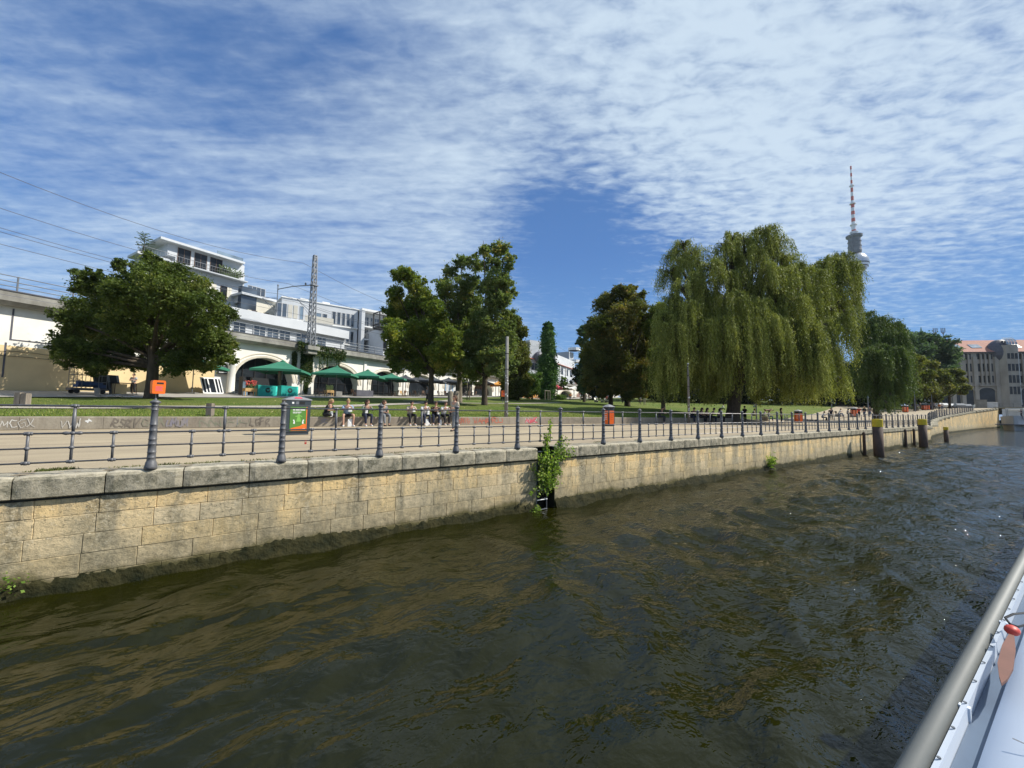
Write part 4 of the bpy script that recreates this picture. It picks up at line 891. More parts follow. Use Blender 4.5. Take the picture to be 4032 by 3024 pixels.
# long white block
a, b_ = face(1087, 1402, 62, math.radians(5.0)); B = Bld('long_white_apartment_block', 'long white apartment block with rows of tall narrow windows behind the lattice mast', a, b_, 2, 18, 12, M['white'])
zt = B.z(0, 1170); B.b('attic_storey', (0, -.004, 18), (B.L, 12, zt), M['white']); B.b('roof_edge', (-.1, -.15, zt), (B.L+.1, 12.1, zt+.18), M['whitep'])
for py in (1225, 1300):
    zf = B.z(0, py+0)
    for l, r, k in ((1092, 1108, 'w'), (1112, 1128, 'w'), (1134, 1151, 'p'), (1156, 1172, 'p'), (1181, 1194, 'w'), (1244, 1264, 'w'), (1272, 1287, 'w'), (1309, 1321, 'w'), (1328, 1340, 'w'), (1347, 1358, 'w'), (1365, 1376, 'w'), (1383, 1393, 'w')):
        ul, ur = B.u(l, 17), B.u(r, 17); zz = zf-.9
        if k == 'w' or py == 1300: B.win((ul+ur)/2, zz, ur-ul, 2.2 if not 1240 < l < 1300 else 1.5, 'pale' if (l in (1244, 1181)) else 'std')
        else: B.b('shutter', (ul, -.07, zz), (ur, -.003, zz+2.2), M['beigep'])
    B.b('floor_band', (0, -.35, zf-1.3), (B.u(1192, 17), 0, zf-1.1), M['whitep']); B.b('floor_band', (B.u(1305, 17), -.35, zf-1.3), (B.L, 0, zf-1.1), M['whitep'])
    B.b('balcony_front', (B.u(1196, 17), -1.2, zf-1.3), (B.u(1307, 17), -1.05, zf-.25), M['beigep']); B.b('balcony_floor', (B.u(1196, 17), -1.05, zf-1.3), (B.u(1307, 17), -.0, zf-1.15), M['whitep'])
for k in range(8): B.win(1.2+k*2.1, B.z(0, 1300)-4.6, .9, 1.9)
for px in (1205, 1292): u_ = B.u(px, 21); B.b('roof_vent', (u_-.6, 1, zt), (u_+.6, 2, zt+.7), M['whitep'])
# grey-white stepped block with balconies
Lx = b_; a = Vector(b_)+Vector((.6, 1.0)); a, b2_ = face(1405, 1560, 70, math.radians(8)); B = Bld('balcony_apartment_block', 'light grey apartment block with deep glazed balconies right of the long white block', a, b2_, 2, 17, 12, M['greyw'])
zt = B.z(0, 1228); B.b('roof', (-.3, -1.5, zt), (B.L, 12, zt+.4), M['whitep']); B.b('attic_storey', (.0, .003, 17), (B.L, 12, zt), M['greyw']); B.b('side_wall', (-.3, -1.4, 2), (.3, 0, zt), M['white'])
for py in (1285, 1335, 1385):
    zf = B.z(0, py)
    for l, r in ((1417, 1450), (1458, 1490), (1497, 1530)):
        ul, ur = B.u(l, 16), B.u(r, 16); B.win((ul+ur)/2, zf, ur-ul, 1.9, 'wide')
    B.b('balcony_floor', (.3, -1.4, zf-.25), (B.L, 0, zf-.05), M['whitep']); gm = MB()
    for k in range(int(B.L*2)): gm.box((k*.5, -1.35, zf-.05-B.z0), (k*.5+.05, -1.3, zf+.85-B.z0))
    gm.box((.3, -1.36, zf+.83-B.z0), (B.L, -1.28, zf+.9-B.z0)); gm.build('balcony_railing', M['steel'], B.e)
# bright white end house with black steel roof terrace
a, b_ = face(1500, 1640, 66, math.radians(12)); B = Bld('white_end_house', 'bright white house carrying a black steel roof platform beside the tall linden', a, b_, 2, 15, 10, M['white'])
zt = B.z(0, 1290); B.b('top_wall', (0, .003, 15), (B.L, 9, zt), M['white']); B.win(B.u(1514, 14), B.z(1, 1330), .7, 1.0, 'dark'); B.win(B.u(1516, 10), B.z(1, 1380), .7, 1.6, 'dark')
st = MB(); u0, u1 = B.u(1487, 20), B.u(1562, 20); zt2 = B.z(u0, 1290)-B.z0; zt3 = B.z(u0, 1232)-B.z0
for uu in (u0, (u0+u1)/2, u1):
    for yy in (-1., 1.2): st.box((uu-.09, yy-.09, zt2), (uu+.09, yy+.09, zt3))
for zz in (zt2, zt2+.5, zt3): st.box((u0-.1, -1.1, zz), (u1+.1, -.95, zz+.14)); st.box((u0-.1, 1.1, zz), (u1+.1, 1.25, zz+.14)); st.box((u0-.1, -1.0, zz), (u0+.1, 1.2, zz+.14))
st.box((u0, -1, zt2-.15), (u1, 1.2, zt2)); st.build('steel_platform', M['black'], B.e)
# low long white building just behind the handrail
mb = MB(); s0_, s1_ = s_at(948), s_at(1516); sweep(mb, s0_, s1_, [(-16, 2), (-10.5, 2), (-10.5, 13.1), (-16, 13.1)]); lo_ = empty('low_white_station_building', V3(s0_, -10.5, 2), 0, 'long low white building with strip windows just behind the viaduct handrail', 'building'); addto(mb, 'wall', M['white'], lo_)
mb = MB(); sweep(mb, s0_-.5, s1_+.2, [(-16, 13.1), (-9.6, 13.1), (-9.6, 14.5), (-16, 14.5)]); addto(mb, 'fascia', M['white'], lo_)
s_ = s0_+1
k = 0
while s_ < s1_-2.5:
    q, tg, nn = VF(s_); pp = V3(s_, -10.5, 11.35); f, g = winmesh(1.5, 1.35, 'whitef'); w_ = link('window', f, None, pp, math.atan2(tg.y, tg.x)); w_.parent = lo_; w_.matrix_parent_inverse = Matrix.Translation(lo_.location).inverted(); link('pane', g, w_); k += 1; s_ += 1.75 if k % 3 else 2.5
# far red roofed houses beyond the poplar
a, b_ = face(2083, 2135, 105, math.radians(5)); B = Bld('red_roofed_house', 'white town house with red roof left of the slim poplar', a, b_, 4, 20.5, 10, M['greyw'])
ze = B.z(0, 1412); zr = B.z(0, 1374); B.b('upper_wall', (0, .003, 20), (B.L+4, 9.9, ze), M['greyw']); rf = MB(); l_ = B.L+4.5
rf.add([(-.5, -.6, ze-4), (l_, -.6, ze-4), (l_, 10.6, ze-4), (-.5, 10.6, ze-4), (-.5, 5, zr-4), (l_, 5, zr-4)], [(0, 1, 5, 4), (2, 3, 4, 5), (0, 4, 3), (1, 2, 5), (3, 2, 1, 0)]); rf = rf.build('roof', M['redroof'], B.e)
MB().ell((3.2, -.6, ze-3.4), (1.9, 1.2, 1.7), 12, 8).build('dormer', M['slate'], rf)
for z_ in (ze-2.9, ze-6.0, ze-9.1):
    for uu in (1.2, 2.4, 4.6, 5.8): B.win(uu, z_, .9, 1.7, 'dark')
a, b_ = face(2176, 2262, 112, math.radians(30)); B = Bld('long_red_roofed_house', 'long cream white town house with steep red roof right of the slim poplar', a, b_, 4, 18, 11, M['white'])
ze = B.z(0, 1428); zr = B.z(0, 1388); B.b('upper_wall', (0, .003, 18), (B.L, 10.9, ze), M['white']); rf = MB(); l_ = B.L
rf.add([(-.5, -.6, ze-4), (l_+.3, -.6, ze-4), (l_+.3, 11.6, ze-4), (-.5, 11.6, ze-4), (.5, 5, zr-4), (l_-.5, 5, zr-4)], [(0, 1, 5, 4), (2, 3, 4, 5), (0, 4, 3), (1, 2, 5), (3, 2, 1, 0)]); rf = rf.build('roof', M['redroof'], B.e)
for z_ in (ze-2.6, ze-5.6, ze-8.8):
    u_ = 2.
    while u_ < B.L-1: B.win(u_, z_, 1.1, 1.8, 'dark'); B.win(u_+1.6, z_, 1.1, 1.8, 'dark'); u_ += 5.2
for k in range(int(B.L/6)): B.b('pilaster', (k*6-.2, -.25, 4), (k*6+.25, .0, ze-.4), M['whitep'])
for k in range(3): MB().box((4+k*9, 1.2, ze-4+.4), (6+k*9, 3.5, ze-4+2.2)).build('dormer', M['slate'], rf)
a, b_ = face(2240, 2258, 135, math.radians(20)); B = Bld('balcony_corner_house', 'narrow pale corner house with rounded white balconies at the end of the red roofed row', a, b_, 4, 22, 10, M['greyw'])
for k in range(4): MB().lathe([(2.2, 0), (2.2, 1.0), (2.0, 1.0), (2.0, 0)], (B.L, -.2, 5.5+k*4.4), 12).build('balcony', M['whitep'], B.e)
a, b_ = face(2258, 2300, 190, math.radians(-10)); B = Bld('distant_pink_house', 'distant pinkish house between the red roofed row and the chestnut trees', a, b_, 4, 16, 10, M['sandst'] if False else pm('pink_render', (.5,.28,.22), (.42,.24,.2), .5, .8, 0))
for uu in (1, 3, 5): B.win(uu, 12, 1, 2, 'dark')
# ------------------------------------------------------------------ big brown stone building at the right
hd = math.radians(136.6-180); P = atd(3700, hor(3700), 160); a = Vector((P[0], P[1])); t = Vector((math.cos(hd), math.sin(hd))); b_ = a+t*70
B = Bld('stone_commercial_building', 'large brown stone building with red tiled roof and arched ground floor at the far right', a, b_, 2, 26, 16, M['sandst'])
u9 = B.u(3900, 20); ze = B.z(u9, 1386); zr = B.z(u9, 1330); rf = MB(); q0 = 2.; s1q = ze-q0
rf.add([(-.5, -.7, ze-2), (B.L, -.7, ze-2), (B.L, 18, ze-2), (-.5, 18, ze-2), (-.5, 6, zr-2), (B.L, 6, zr-2)], [(0, 1, 5, 4), (2, 3, 4, 5), (0, 4, 3), (1, 2, 5), (3, 2, 1, 0)])
B.b('attic_wall', (0, .003, 26), (B.L, 15.9, ze), M['sandst']) if ze > 26 else None
rf = rf.build('roof', M['orangeroof'], B.e); B.b('eave', (-.6, -.9, ze-.25), (B.L, 0, ze), M['slate'])
for l, r in ((3762, 3803), (3842, 3884), (4010, 4040), (3720, 3745)):
    ul, ur = B.u(l, 28), B.u(r, 28); sk = MB(); f = lambda v_: (-.7+6.7*v_, (ze-2)+(zr-ze)*v_)
    y0_, z0_ = f(.33); y1_, z1_ = f(.62); sk.add([(ul, y0_-.15, z0_+.1), (ur, y0_-.15, z0_+.1), (ur, y1_-.15, z1_+.1), (ul, y1_-.15, z1_+.1), (ul, y0_+.3, z0_), (ur, y0_+.3, z0_), (ur, y1_+.3, z1_), (ul, y1_+.3, z1_)], [(0, 1, 2, 3), (0, 4, 5, 1), (1, 5, 6, 2), (2, 6, 7, 3), (3, 7, 4, 0)]); sk.build('skylight', M['paleglass'], rf)
# facade bays: strong piers, mullions and windows set back between them; px columns of mullions
zbase = 3.; zarch = B.z(u9, 1520); 
for l, r, nw in ((3700, 3740, 3), (3740, 3778, 3), (3782, 3830, 3), (3847, 3915, 4), (4012, 4060, 3)):
    ul, ur = B.u(l, 18), B.u(r, 18); ww = (ur-ul)/nw
    for i in range(nw):
        for py0, py1 in ((1392, 1414), (1432, 1462), (1480, 1506)):
            zz0, zz1 = B.z(u9, py1), B.z(u9, py0); B.win(ul+ww*(i+.5), zz0, ww*.58, zz1-zz0, 'dark')
        if i: mu = ul+ww*i; B.b('mullion', (mu-.28, -.45, zarch+.6), (mu+.28, 0, ze-1.0), M['sandst'])
    B.b('pier', (ur+.1, -.55, zbase), (ur+1.5, 0, ze-2.0), M['sandst']); B.b('cornice', (ul-.6, -.8, zarch), (ur+1.6, 0, zarch+.5), M['sandst'])
    # ground floor arch
    ag = MB(); n = 14; cx = (ul+ur)/2; hw = (ur-ul)/2-.2; zs_ = zarch-2.2-B.z0
    pts = [(cx-hw, 0.), (cx+hw, 0.)]+[(cx+hw*math.cos(pi*k/n), zs_+1.5*math.sin(pi*k/n)) for k in range(n+1)]
    ag.prism(pts, -.02, .05, lambda u_, w_, d: (u_, d, w_)); ag.build('arch_opening', M['darkglass'], B.e)
    rg = MB()
    for k in range(n): a0, a1 = pi*k/n, pi*(k+1)/n; rg.prism([(cx+hw*math.cos(a0), zs_+1.5*math.sin(a0)), (cx+hw*math.cos(a1), zs_+1.5*math.sin(a1)), (cx+(hw+.5)*math.cos(a1), zs_+2.0*math.sin(a1)), (cx+(hw+.5)*math.cos(a0), zs_+2.0*math.sin(a0))], -.3, -.02, lambda u_, w_, d: (u_, d, w_))
    rg.build('arch_surround', M['sandst'], B.e)
# projecting bay with glazed dome
ul, ur = B.u(3930, 18), B.u(4002, 18); zt = B.z(u9, 1362)
by = MB(); by.prism([(ul, 0), (ul+1.2, -2.4), (ur-1.2, -2.4), (ur, 0)], 0, zt-2, lambda u_, w_, d: (u_, w_, d)); by.build('bay_tower', M['sandst'], B.e)
for py0, py1 in ((1395, 1415), (1436, 1462), (1480, 1508), (1524, 1552)):
    zz0, zz1 = B.z(u9, py1), B.z(u9, py0)
    for k in range(3): w_ = B.win(ul+1.2+(ur-ul-2.4)*(k+.5)/3, zz0, (ur-ul-2.4)/3*.62, zz1-zz0, 'dark'); w_.location.y = -2.4
dm = MB(); dm.ell(((ul+ur)/2-.8, 1.4, zt-2-2.6), ((ur-ul)/2+1.2, 3.4, 5.4), 18, 12); dm.build('dome', M['slate'], rf); dg_ = MB()
for k in range(4):
    x0_ = ul+1.2+(ur-ul-2.4)*k/4; x1_ = ul+1.2+(ur-ul-2.4)*(k+1)/4-.15
    for q_, (za_, zb_, yb_, yc_) in enumerate(((.1, 1.1, -2.6, -2.5), (1.3, 2.4, -2.5, -1.8), (2.5, 3.3, -1.7, -.6))): dg_.add([(x0_, yb_, zt-2+za_), (x1_, yb_, zt-2+za_), (x1_, yc_, zt-2+zb_), (x0_, yc_, zt-2+zb_), (x0_, yc_+.4, zt-2+za_), (x1_, yc_+.4, zt-2+za_)], [(0, 1, 2, 3), (0, 4, 5, 1)])
dg_.build('dome_glazing', M['paleglass'], B.e); B.b('downpipe', (ur+.3, -.6, 6), (ur+.7, -.3, zt), M['whitep'])
for px in (3738, 3770):
    u_ = B.u(px, 32); mb = MB(); mb.tube([(u_, 6, zr-2), (u_, 6, zr+1.2)], .12, 6)
    for dx in (-.7, 0, .7): mb.tube([(u_, 6, zr+1.0), (u_+dx, 6, zr+1.9), (u_+dx, 6, zr+3.6)], .16, 5)
    mb.build('antenna_mast', M['steel'], rf)
# far church lantern behind the right hand trees
p = atd(3628, 1320, 330); sp_ = empty('church_lantern', (p[0], p[1], 5), 0, 'tiny copper green church lantern rising above the right hand trees', 'tower'); h_ = p[2]-5
MB().lathe([(3, 0), (3, h_-6), (4.5, h_-5.5), (2.6, h_-4), (1.6, h_-1), (2.1, h_-.5), (1.2, h_+1), (.2, h_+7)], n=10).build('lantern', pm('copper_green', (.16,.30,.26), (.1,.2,.18), .3, .6, 0), sp_)
# ------------------------------------------------------------------ television tower
p = onz(3376, 1233, 1.1+0) if False else atd(3396, hor(3396), 569); tv = empty('television_tower', (p[0], p[1], 1), 0, 'tall slender television tower with steel sphere and red white antenna behind the willow', 'tower'); tv.scale = (1, 1, 1.035); b0 = 0.
MB().lathe([(16, 0), (11, 10), (8.6, 30), (7.4, 70), (6.2, 120), (5.2, 170), (4.6, 210)], n=32).build('shaft', M['towerconc'], tv, smooth=True)
sg = MB(); pr = [(16*math.cos(a_), 221+16*math.sin(a_)) for a_ in [(-pi/2+pi*k/28) for k in range(2, 27)]]; sg.lathe(pr, n=40); sp_ = sg.build('sphere', M['towersteel'], tv)
bd = MB()
for z_ in (214.5, 219.): bd.lathe([(16.2*math.cos(math.asin((z_-221)/16)), z_-.8), (16.25*math.cos(math.asin((z_-221)/16)), z_+.8)], n=40)
bd.build('window_band', M['darkglass'], sp_)
MB().lathe([(4.6, 208), (4.6, 236), (8, 237), (8.4, 240), (8.2, 240.5), (7.8, 246), (8.3, 246.2), (8.3, 247.2), (7.6, 247.5), (7.6, 253), (8.2, 253.2), (8.2, 254.2), (7.4, 254.5), (7.4, 259), (9.8, 261), (10, 263.5), (6, 265), (3, 266)], n=24).build('antenna_platforms', M['towerdark'], tv)
MB().tube([(-8, 0, 240), (-11.5, 0, 243), (-11.5, 0, 260), (-8, 0, 262)], .7, 6).build('service_crane', M['towerdark'], tv)
zz = 266.; k = 0; cells = [(266, 269, 4.4, 0), (269, 272, 2.8, 1), (272, 279, 2.9, 0)]
z_ = 279.
while z_ < 312: cells.append((z_, z_+5.4, 2.5-(z_-279)*.012, k % 2)); z_ += 5.4; k += 1
while z_ < 340: cells.append((z_, z_+6.5, 1.9-(z_-312)*.012, k % 2)); z_ += 6.5; k += 1
while z_ < 367: cells.append((z_, z_+5.5, 1.3-(z_-340)*.01, k % 2)); z_ += 5.5; k += 1
an = MB(); wn = MB()
for z0_, z1_, r_, c_ in cells: (wn if c_ == 0 and False else (an if c_ else wn)).lathe([(r_, z0_), (r_*.97, z1_)], n=10)
for z_, r_ in ((268, 5.2), (279, 4.4), (311.5, 3.9), (339, 3.0)): wn.lathe([(r_, z_), (r_, z_+1.2), (1.5, z_+1.8)], n=10)
an.build('antenna_red_section', M['antred'], tv); wn.build('antenna_white_section', M['antwhite'], tv)
# ------------------------------------------------------------------ bridge at the far right
bg = empty('stone_bridge', (166, 8, -1.8), 0, 'low sandstone road bridge crossing the river behind the moored boat', 'bridge'); bw = MB()
n = 12
for y0_ in (10.5, -14, -38.5, -63):
    hw = 10.5; cy = y0_-12.2; pts = [(y0_, 3.3), (y0_, -3), (y0_-1.7, -3)]+[(cy+hw*math.cos(pi*k/n), -1.9+3.6*math.sin(pi*k/n)) for k in range(n+1)]+[(y0_-22.8, -3), (y0_-24.5, -3), (y0_-24.5, 3.3)]
    for (p1, p2) in [((y0_, y0_-24.5), None)]: pass
    for k in range(n):
        a0, a1 = pi*k/n, pi*(k+1)/n; q = [(cy+hw*math.cos(a0), -1.9+3.6*math.sin(a0)), (cy+hw*math.cos(a1), -1.9+3.6*math.sin(a1))]
        bw.add([(x_, y_, z_) for x_ in (164, 176) for y_, z_ in (q[0], q[1], (q[1][0], 3.3), (q[0][0], 3.3))], [(0, 1, 2, 3), (7, 6, 5, 4), (0, 4, 5, 1)])
    bw.box((164.003, y0_-1.72, -3), (175.997, y0_-.003, 3.3)); bw.box((164.003, y0_-24.5, -3), (175.997, y0_-22.7, 3.3))
addto(bw, 'arches', M['quay'], bg, fixn=False); bp = MB(); bp.box((163.6, -90, 3.3), (164.4, 12, 3.55)); bp.box((175.6, -90, 3.3), (176.4, 14, 3.55)); bp.box((164, -90, 3.2), (176, 14, 3.31)); addto(bp, 'parapet', M['coping'], bg)
bq = MB()
for k in range(40): bq.tube([(164, 11-k*2.2, 3.5), (164, 11-k*2.2, 4.6)], .05, 5)
for z_ in (3.8, 4.2, 4.6): bq.tube([(164, 12, z_), (164, -80, z_)], .03, 5)
addto(bq, 'bridge_railing', M['iron'], bg)
# ------------------------------------------------------------------ trees
GR = {
 'maple': leafmat('maple_leaves', [(0, (.034,.055,.015)), (.5, (.085,.118,.028)), (.85, (.15,.18,.045)), (1, (.24,.24,.075))], .3),
 'linden': leafmat('linden_leaves', [(0, (.06,.10,.022)), (.5, (.145,.19,.04)), (.8, (.25,.27,.055)), (1, (.42,.36,.09))], .36),
 'pale': leafmat('pale_linden_leaves', [(0, (.075,.115,.04)), (.5, (.155,.20,.075)), (.85, (.23,.25,.10)), (1, (.36,.26,.09))], .36),
 'green': leafmat('green_crown_leaves', [(0, (.04,.08,.02)), (.5, (.09,.15,.04)), (1, (.16,.21,.07))], .35),
 'poplar': leafmat('poplar_leaves', [(0, (.03,.075,.028)), (.5, (.07,.14,.05)), (1, (.13,.22,.075))], .3),
 'chestnut': leafmat('chestnut_leaves', [(0, (.055,.075,.022)), (.4, (.115,.13,.038)), (.78, (.20,.17,.052)), (1, (.32,.21,.07))], .3),
 'dark': leafmat('dark_tree_leaves', [(0, (.01,.02,.007)), (1, (.035,.055,.018))], .2),
 'olive': leafmat('olive_leaves', [(0, (.055,.075,.02)), (.5, (.12,.135,.035)), (1, (.20,.18,.055))], .32),
 'bluegreen': leafmat('bluish_leaves', [(0, (.045,.08,.05)), (.5, (.08,.13,.08)), (1, (.12,.18,.10))], .3),
 'willow': leafmat('willow_leaves', [(0, (.05,.07,.014)), (.5, (.23,.255,.055)), (1, (.46,.46,.13))], .14),
 'willow2': leafmat('far_willow_leaves', [(0, (.045,.075,.022)), (.5, (.11,.155,.045)), (1, (.2,.25,.08))], .15),
 'ivy': leafmat('ivy_leaves', [(0, (.02,.05,.018)), (.5, (.05,.09,.03)), (1, (.12,.13,.04))], .2),
 'shrub': leafmat('shrub_leaves', [(0, (.06,.115,.018)), (.5, (.17,.27,.045)), (1, (.42,.48,.13))], .4)}
def leaves(C, size, up=.5, jit=.0, asp=.62, fold=True):
    """C: (n,3) leaf centres -> V,F ; each leaf is a small lozenge."""
    n = len(C); nrm = NR.normal(0, 1, (n, 3)); nrm[:, 2] = np.abs(nrm[:, 2])+up; nrm /= np.linalg.norm(nrm, axis=1)[:, None]
    a = NR.normal(0, 1, (n, 3)); a -= nrm*np.sum(a*nrm, 1)[:, None]; a /= np.linalg.norm(a, axis=1)[:, None]; b = np.cross(nrm, a); s = size*NR.uniform(.6, 1.35, n)[:, None]
    V = np.stack([C-a*s, C-b*s*asp+nrm*s*.12+a*s*.1, C+a*s, C+b*s*asp+nrm*s*.12+a*s*.1], 1).reshape(-1, 3); return V, np.arange(4*n).reshape(-1, 4)
def crown_points(blobs, n, dens=1., inner=.25, clump=.16, per=26, tight=False):
    """blobs: (x,y,z,rx,ry,rz). Leaf clumps through the shells of the blobs."""
    nb_ = []
    for b in blobs:
        k_ = 1. if tight else .72; nb_.append((b[0], b[1], b[2], b[3]*k_, b[4]*k_, b[5]*k_))
        for _ in range(0 if tight else 9):
            d = NR.normal(0, 1, 3); d /= np.linalg.norm(d); f = NR.uniform(.55, .92); r = NR.uniform(.26, .46); nb_.append((b[0]+d[0]*f*b[3], b[1]+d[1]*f*b[4], b[2]+d[2]*f*b[5], b[3]*r*1.1, b[4]*r*1.1, b[5]*r*1.0))
    blobs = nb_
    vol = np.array([b[3]*b[4]+b[3]*b[5] for b in blobs]); pr = vol/vol.sum(); nc = max(1, n//per); out = []; cl = []; val = []
    for b, q in zip(blobs, pr):
        m_ = max(2, int(nc*q)); d = NR.normal(0, 1, (m_, 3)); d /= np.linalg.norm(d, axis=1)[:, None]; r = NR.uniform(inner, 1, m_)**.45; r *= NR.uniform(.86, 1.12, m_)
        c = np.array(b[:3])+d*r[:, None]*np.array(b[3:6]); rr = (b[3]+b[4]+b[5])/3
        cs = clump*1.5*rr*NR.uniform(.55, 1.3, m_)
        k = per; P = c[:, None, :]+NR.normal(0, 1, (m_, k, 3))*cs[:, None, None]*np.array([1, 1, .8]); out.append(P.reshape(-1, 3)); cl.append(c)
        v = np.clip(NR.normal(NR.normal(.47, .15), .10, m_), 0, 1)[:, None]+NR.normal(0, .14, (m_, k)); val.append(v.ravel())
    return np.vstack(out), np.vstack(cl), np.clip(np.concatenate(val), 0, 1)
def tree(name, label, base, blobs, n, size, mat, trunk_r=.3, trunk_top=None, bark='bark', group=None, trunks=1, limbs=14, up=.2, clump=.16, inner=.25, per=26, lean=(0, 0), cat='tree'):
    base = Vector(base); e = empty(name, base, 0, label, cat, group); P, C, val = crown_points([(b[0]-base.x, b[1]-base.y, b[2]-base.z)+tuple(b[3:6]) for b in blobs], n, clump=clump, inner=inner, per=per, tight=(mat == 'poplar' or name in ('low_bush', 'leafy_bush')))
    V, F = leaves(P, size, up); np_mesh('crown', V, F, GR[mat] if isinstance(mat, str) else mat, val, e)
    tr = MB(); zt = trunk_top if trunk_top else min(b[2]-base.z for b in blobs)
    cx = float(np.mean([b[0] for b in blobs]))-base.x; cy = float(np.mean([b[1] for b in blobs]))-base.y; top = max(b[2] for b in blobs)-base.z
    mid = Vector((lean[0], lean[1], zt)); tr.tube([(0, 0, -.3), (0, 0, .15), (lean[0]*.15, lean[1]*.15, zt*.3), (lean[0]*.5, lean[1]*.5, zt*.7), mid, (mid.x*.6+cx*.4, mid.y*.6+cy*.4, zt+(top-zt)*.45), (cx*.8+mid.x*.2, cy*.8, zt+(top-zt)*.85)], [trunk_r*1.5, trunk_r*1.15, trunk_r, trunk_r*.92, trunk_r*.85, trunk_r*.5, trunk_r*.15], 10)
    idx = NR.choice(len(C), min(limbs*3, len(C)), replace=False)
    for i, q in enumerate(blobs[:limbs]):
        c = Vector(q[:3])-base; s0 = Vector((mid.x, mid.y, zt*R.uniform(.85, 1.0)+max(0, (c.z-zt))*.15)); m_ = s0.lerp(c, .5)+Vector((R.uniform(-.3, .3), R.uniform(-.3, .3), R.uniform(0, .5))); tr.tube([s0, m_, c, c+(c-m_)*.2], [trunk_r*.42, trunk_r*.28, trunk_r*.15, .02], 6)
    bl = np.array([(q[0]-base.x, q[1]-base.y, q[2]-base.z) for q in blobs])
    for i in idx:
        c = C[i]; j = int(np.argmin(((bl-c)**2).sum(1))); s0 = Vector(bl[j]); tr.tube([s0, s0.lerp(Vector(c), .6)+Vector((0, 0, .1)), Vector(c)], [trunk_r*.14, trunk_r*.08, .012], 4)
    tr.build('trunk', M[bark], e, smooth=True); return e
def blobs_px(lst, D, ry=None, seed=1, spread=.5):
    """crown lobes given by their photo column, row, radius; each gets its own distance and real radius."""
    rr = random.Random(seed); out = []
    for q in lst:
        px, py, r = q[:3]; dd = q[3] if len(q) > 3 else rr.uniform(-1, 1)*spread*r*D/FPX*1.6; d = D+dd; p = atd(px, py, d); rad = r*d/FPX; out.append((p[0], p[1], p[2], rad, rad*1.05, rad*.9))
    return out
# leftmost maple
bp = place(592, 28); bl = blobs_px([(590,1090,85), (490,1130,90), (345,1120,62), (420,1180,80), (700,1130,95), (640,1190,110), (800,1210,85), (868,1240,62), (300,1270,70), (262,1345,60), (410,1280,110), (545,1270,120), (690,1300,110), (800,1320,95), (875,1340,60), (320,1380,72), (440,1400,80), (560,1390,75), (700,1420,70), (800,1400,80), (880,1410,50), (255,1410,45), (370,1440,50), (610,1030,40), (500,1060,45), (370,1080,30), (600,1200,90,2.5), (500,1200,90,-2.5)], 28, seed=3, spread=.9)
tree('maple_tree', 'broad dark green maple with dense spreading crown, leftmost tree', bp, bl, 170000, .088, 'maple', .36, 2.6, limbs=24, clump=.14, per=30)
# three lindens in the middle
bp = place(1695, 40); bl = blobs_px([(1585,1080,42), (1632,1120,50), (1560,1150,40), (1575,1210,60), (1665,1190,60), (1640,1270,85), (1560,1310,60), (1700,1300,75), (1590,1390,72), (1545,1400,38), (1680,1400,80), (1745,1390,60), (1640,1450,45), (1740,1440,40), (1570,1450,35), (1620,1340,70), (1760,1330,60), (1720,1220,50)], 40, seed=5, spread=.9)
tree('linden_tree', 'yellowish linden with loose rounded crown, first of the middle trees', bp, bl, 110000, .105, 'linden', .28, 3.4, limbs=14, clump=.15)
bp = place(1807, 45); bl = blobs_px([(1770,1075,42), (1815,1040,42), (1735,1110,32), (1800,1140,62), (1860,1110,45), (1825,1230,75), (1770,1250,55), (1790,1340,75), (1860,1330,60), (1780,1430,60), (1850,1430,62), (1820,1480,35), (1760,1180,60), (1860,1200,60), (1830,1320,80), (1870,1050,40), (1740,1320,60)], 45, seed=6, spread=.8)
tree('grey_linden_tree', 'thin grey leaved linden with pale straight trunk between two darker trees', bp, bl, 62000, .115, 'pale', .33, 4.5, 'palebark', limbs=12, clump=.14)
bp = place(1907, 41); bl = blobs_px([(1905,990,32), (1965,975,42), (2000,1030,36), (1935,1040,40), (1985,1110,40), (1925,1130,50), (2010,1160,28), (1960,1210,55), (1900,1250,60), (1990,1290,40), (1940,1330,75), (1870,1360,60), (1990,1390,55), (1900,1430,75), (1960,1450,55), (1850,1440,45), (2010,1440,35), (1950,1100,60), (1960,1180,60), (2010,1240,36), (1930,1290,70), (2000,1340,45), (1960,1400,70)], 41, seed=8, spread=.8)
tree('tall_linden_tree', 'tallest linden of the middle group with bare inner branches and forked trunk', bp, bl, 90000, .108, 'pale', .30, 3.0, limbs=17, clump=.14)
bp = place(2035, 60); bl = blobs_px([(2015,1270,34), (2045,1310,36), (2000,1330,36), (2055,1370,34), (2030,1400,46), (2060,1440,32), (2030,1470,46), (2045,1520,44), (2000,1510,36), (2070,1500,26)], 60, seed=9)
tree('dense_green_tree', 'dense green tree reaching the ground, right end of the middle group', bp, bl, 60000, .14, 'olive', .3, 2., limbs=8, clump=.2)
bp = place(2095, 66); bl = blobs_px([(2080,1490,26), (2105,1500,24), (2095,1535,26), (2075,1545,24), (2120,1480,14)], 66, seed=10)
tree('leafy_bush', 'low light green bush beside the orange parasol', bp, bl, 7000, .16, 'green', .12, .8, limbs=4, cat='bush')
# slim poplar
bp = place(2157, 78); bl = blobs_px([(2158,1290,18,0), (2157,1320,24,0), (2155,1355,27,0), (2160,1390,27,0), (2155,1425,31,0), (2158,1460,36,0), (2150,1495,38,0), (2153,1530,34,0), (2150,1555,28,0), (2162,1280,10,0)], 78, seed=11)
tree('poplar_tree', 'slim upright dark green poplar standing alone before the town houses', bp, [b[:5]+(b[5]*1.25,) for b in bl], 42000, .17, 'poplar', .3, 1.5, limbs=8, clump=.13, up=.1)
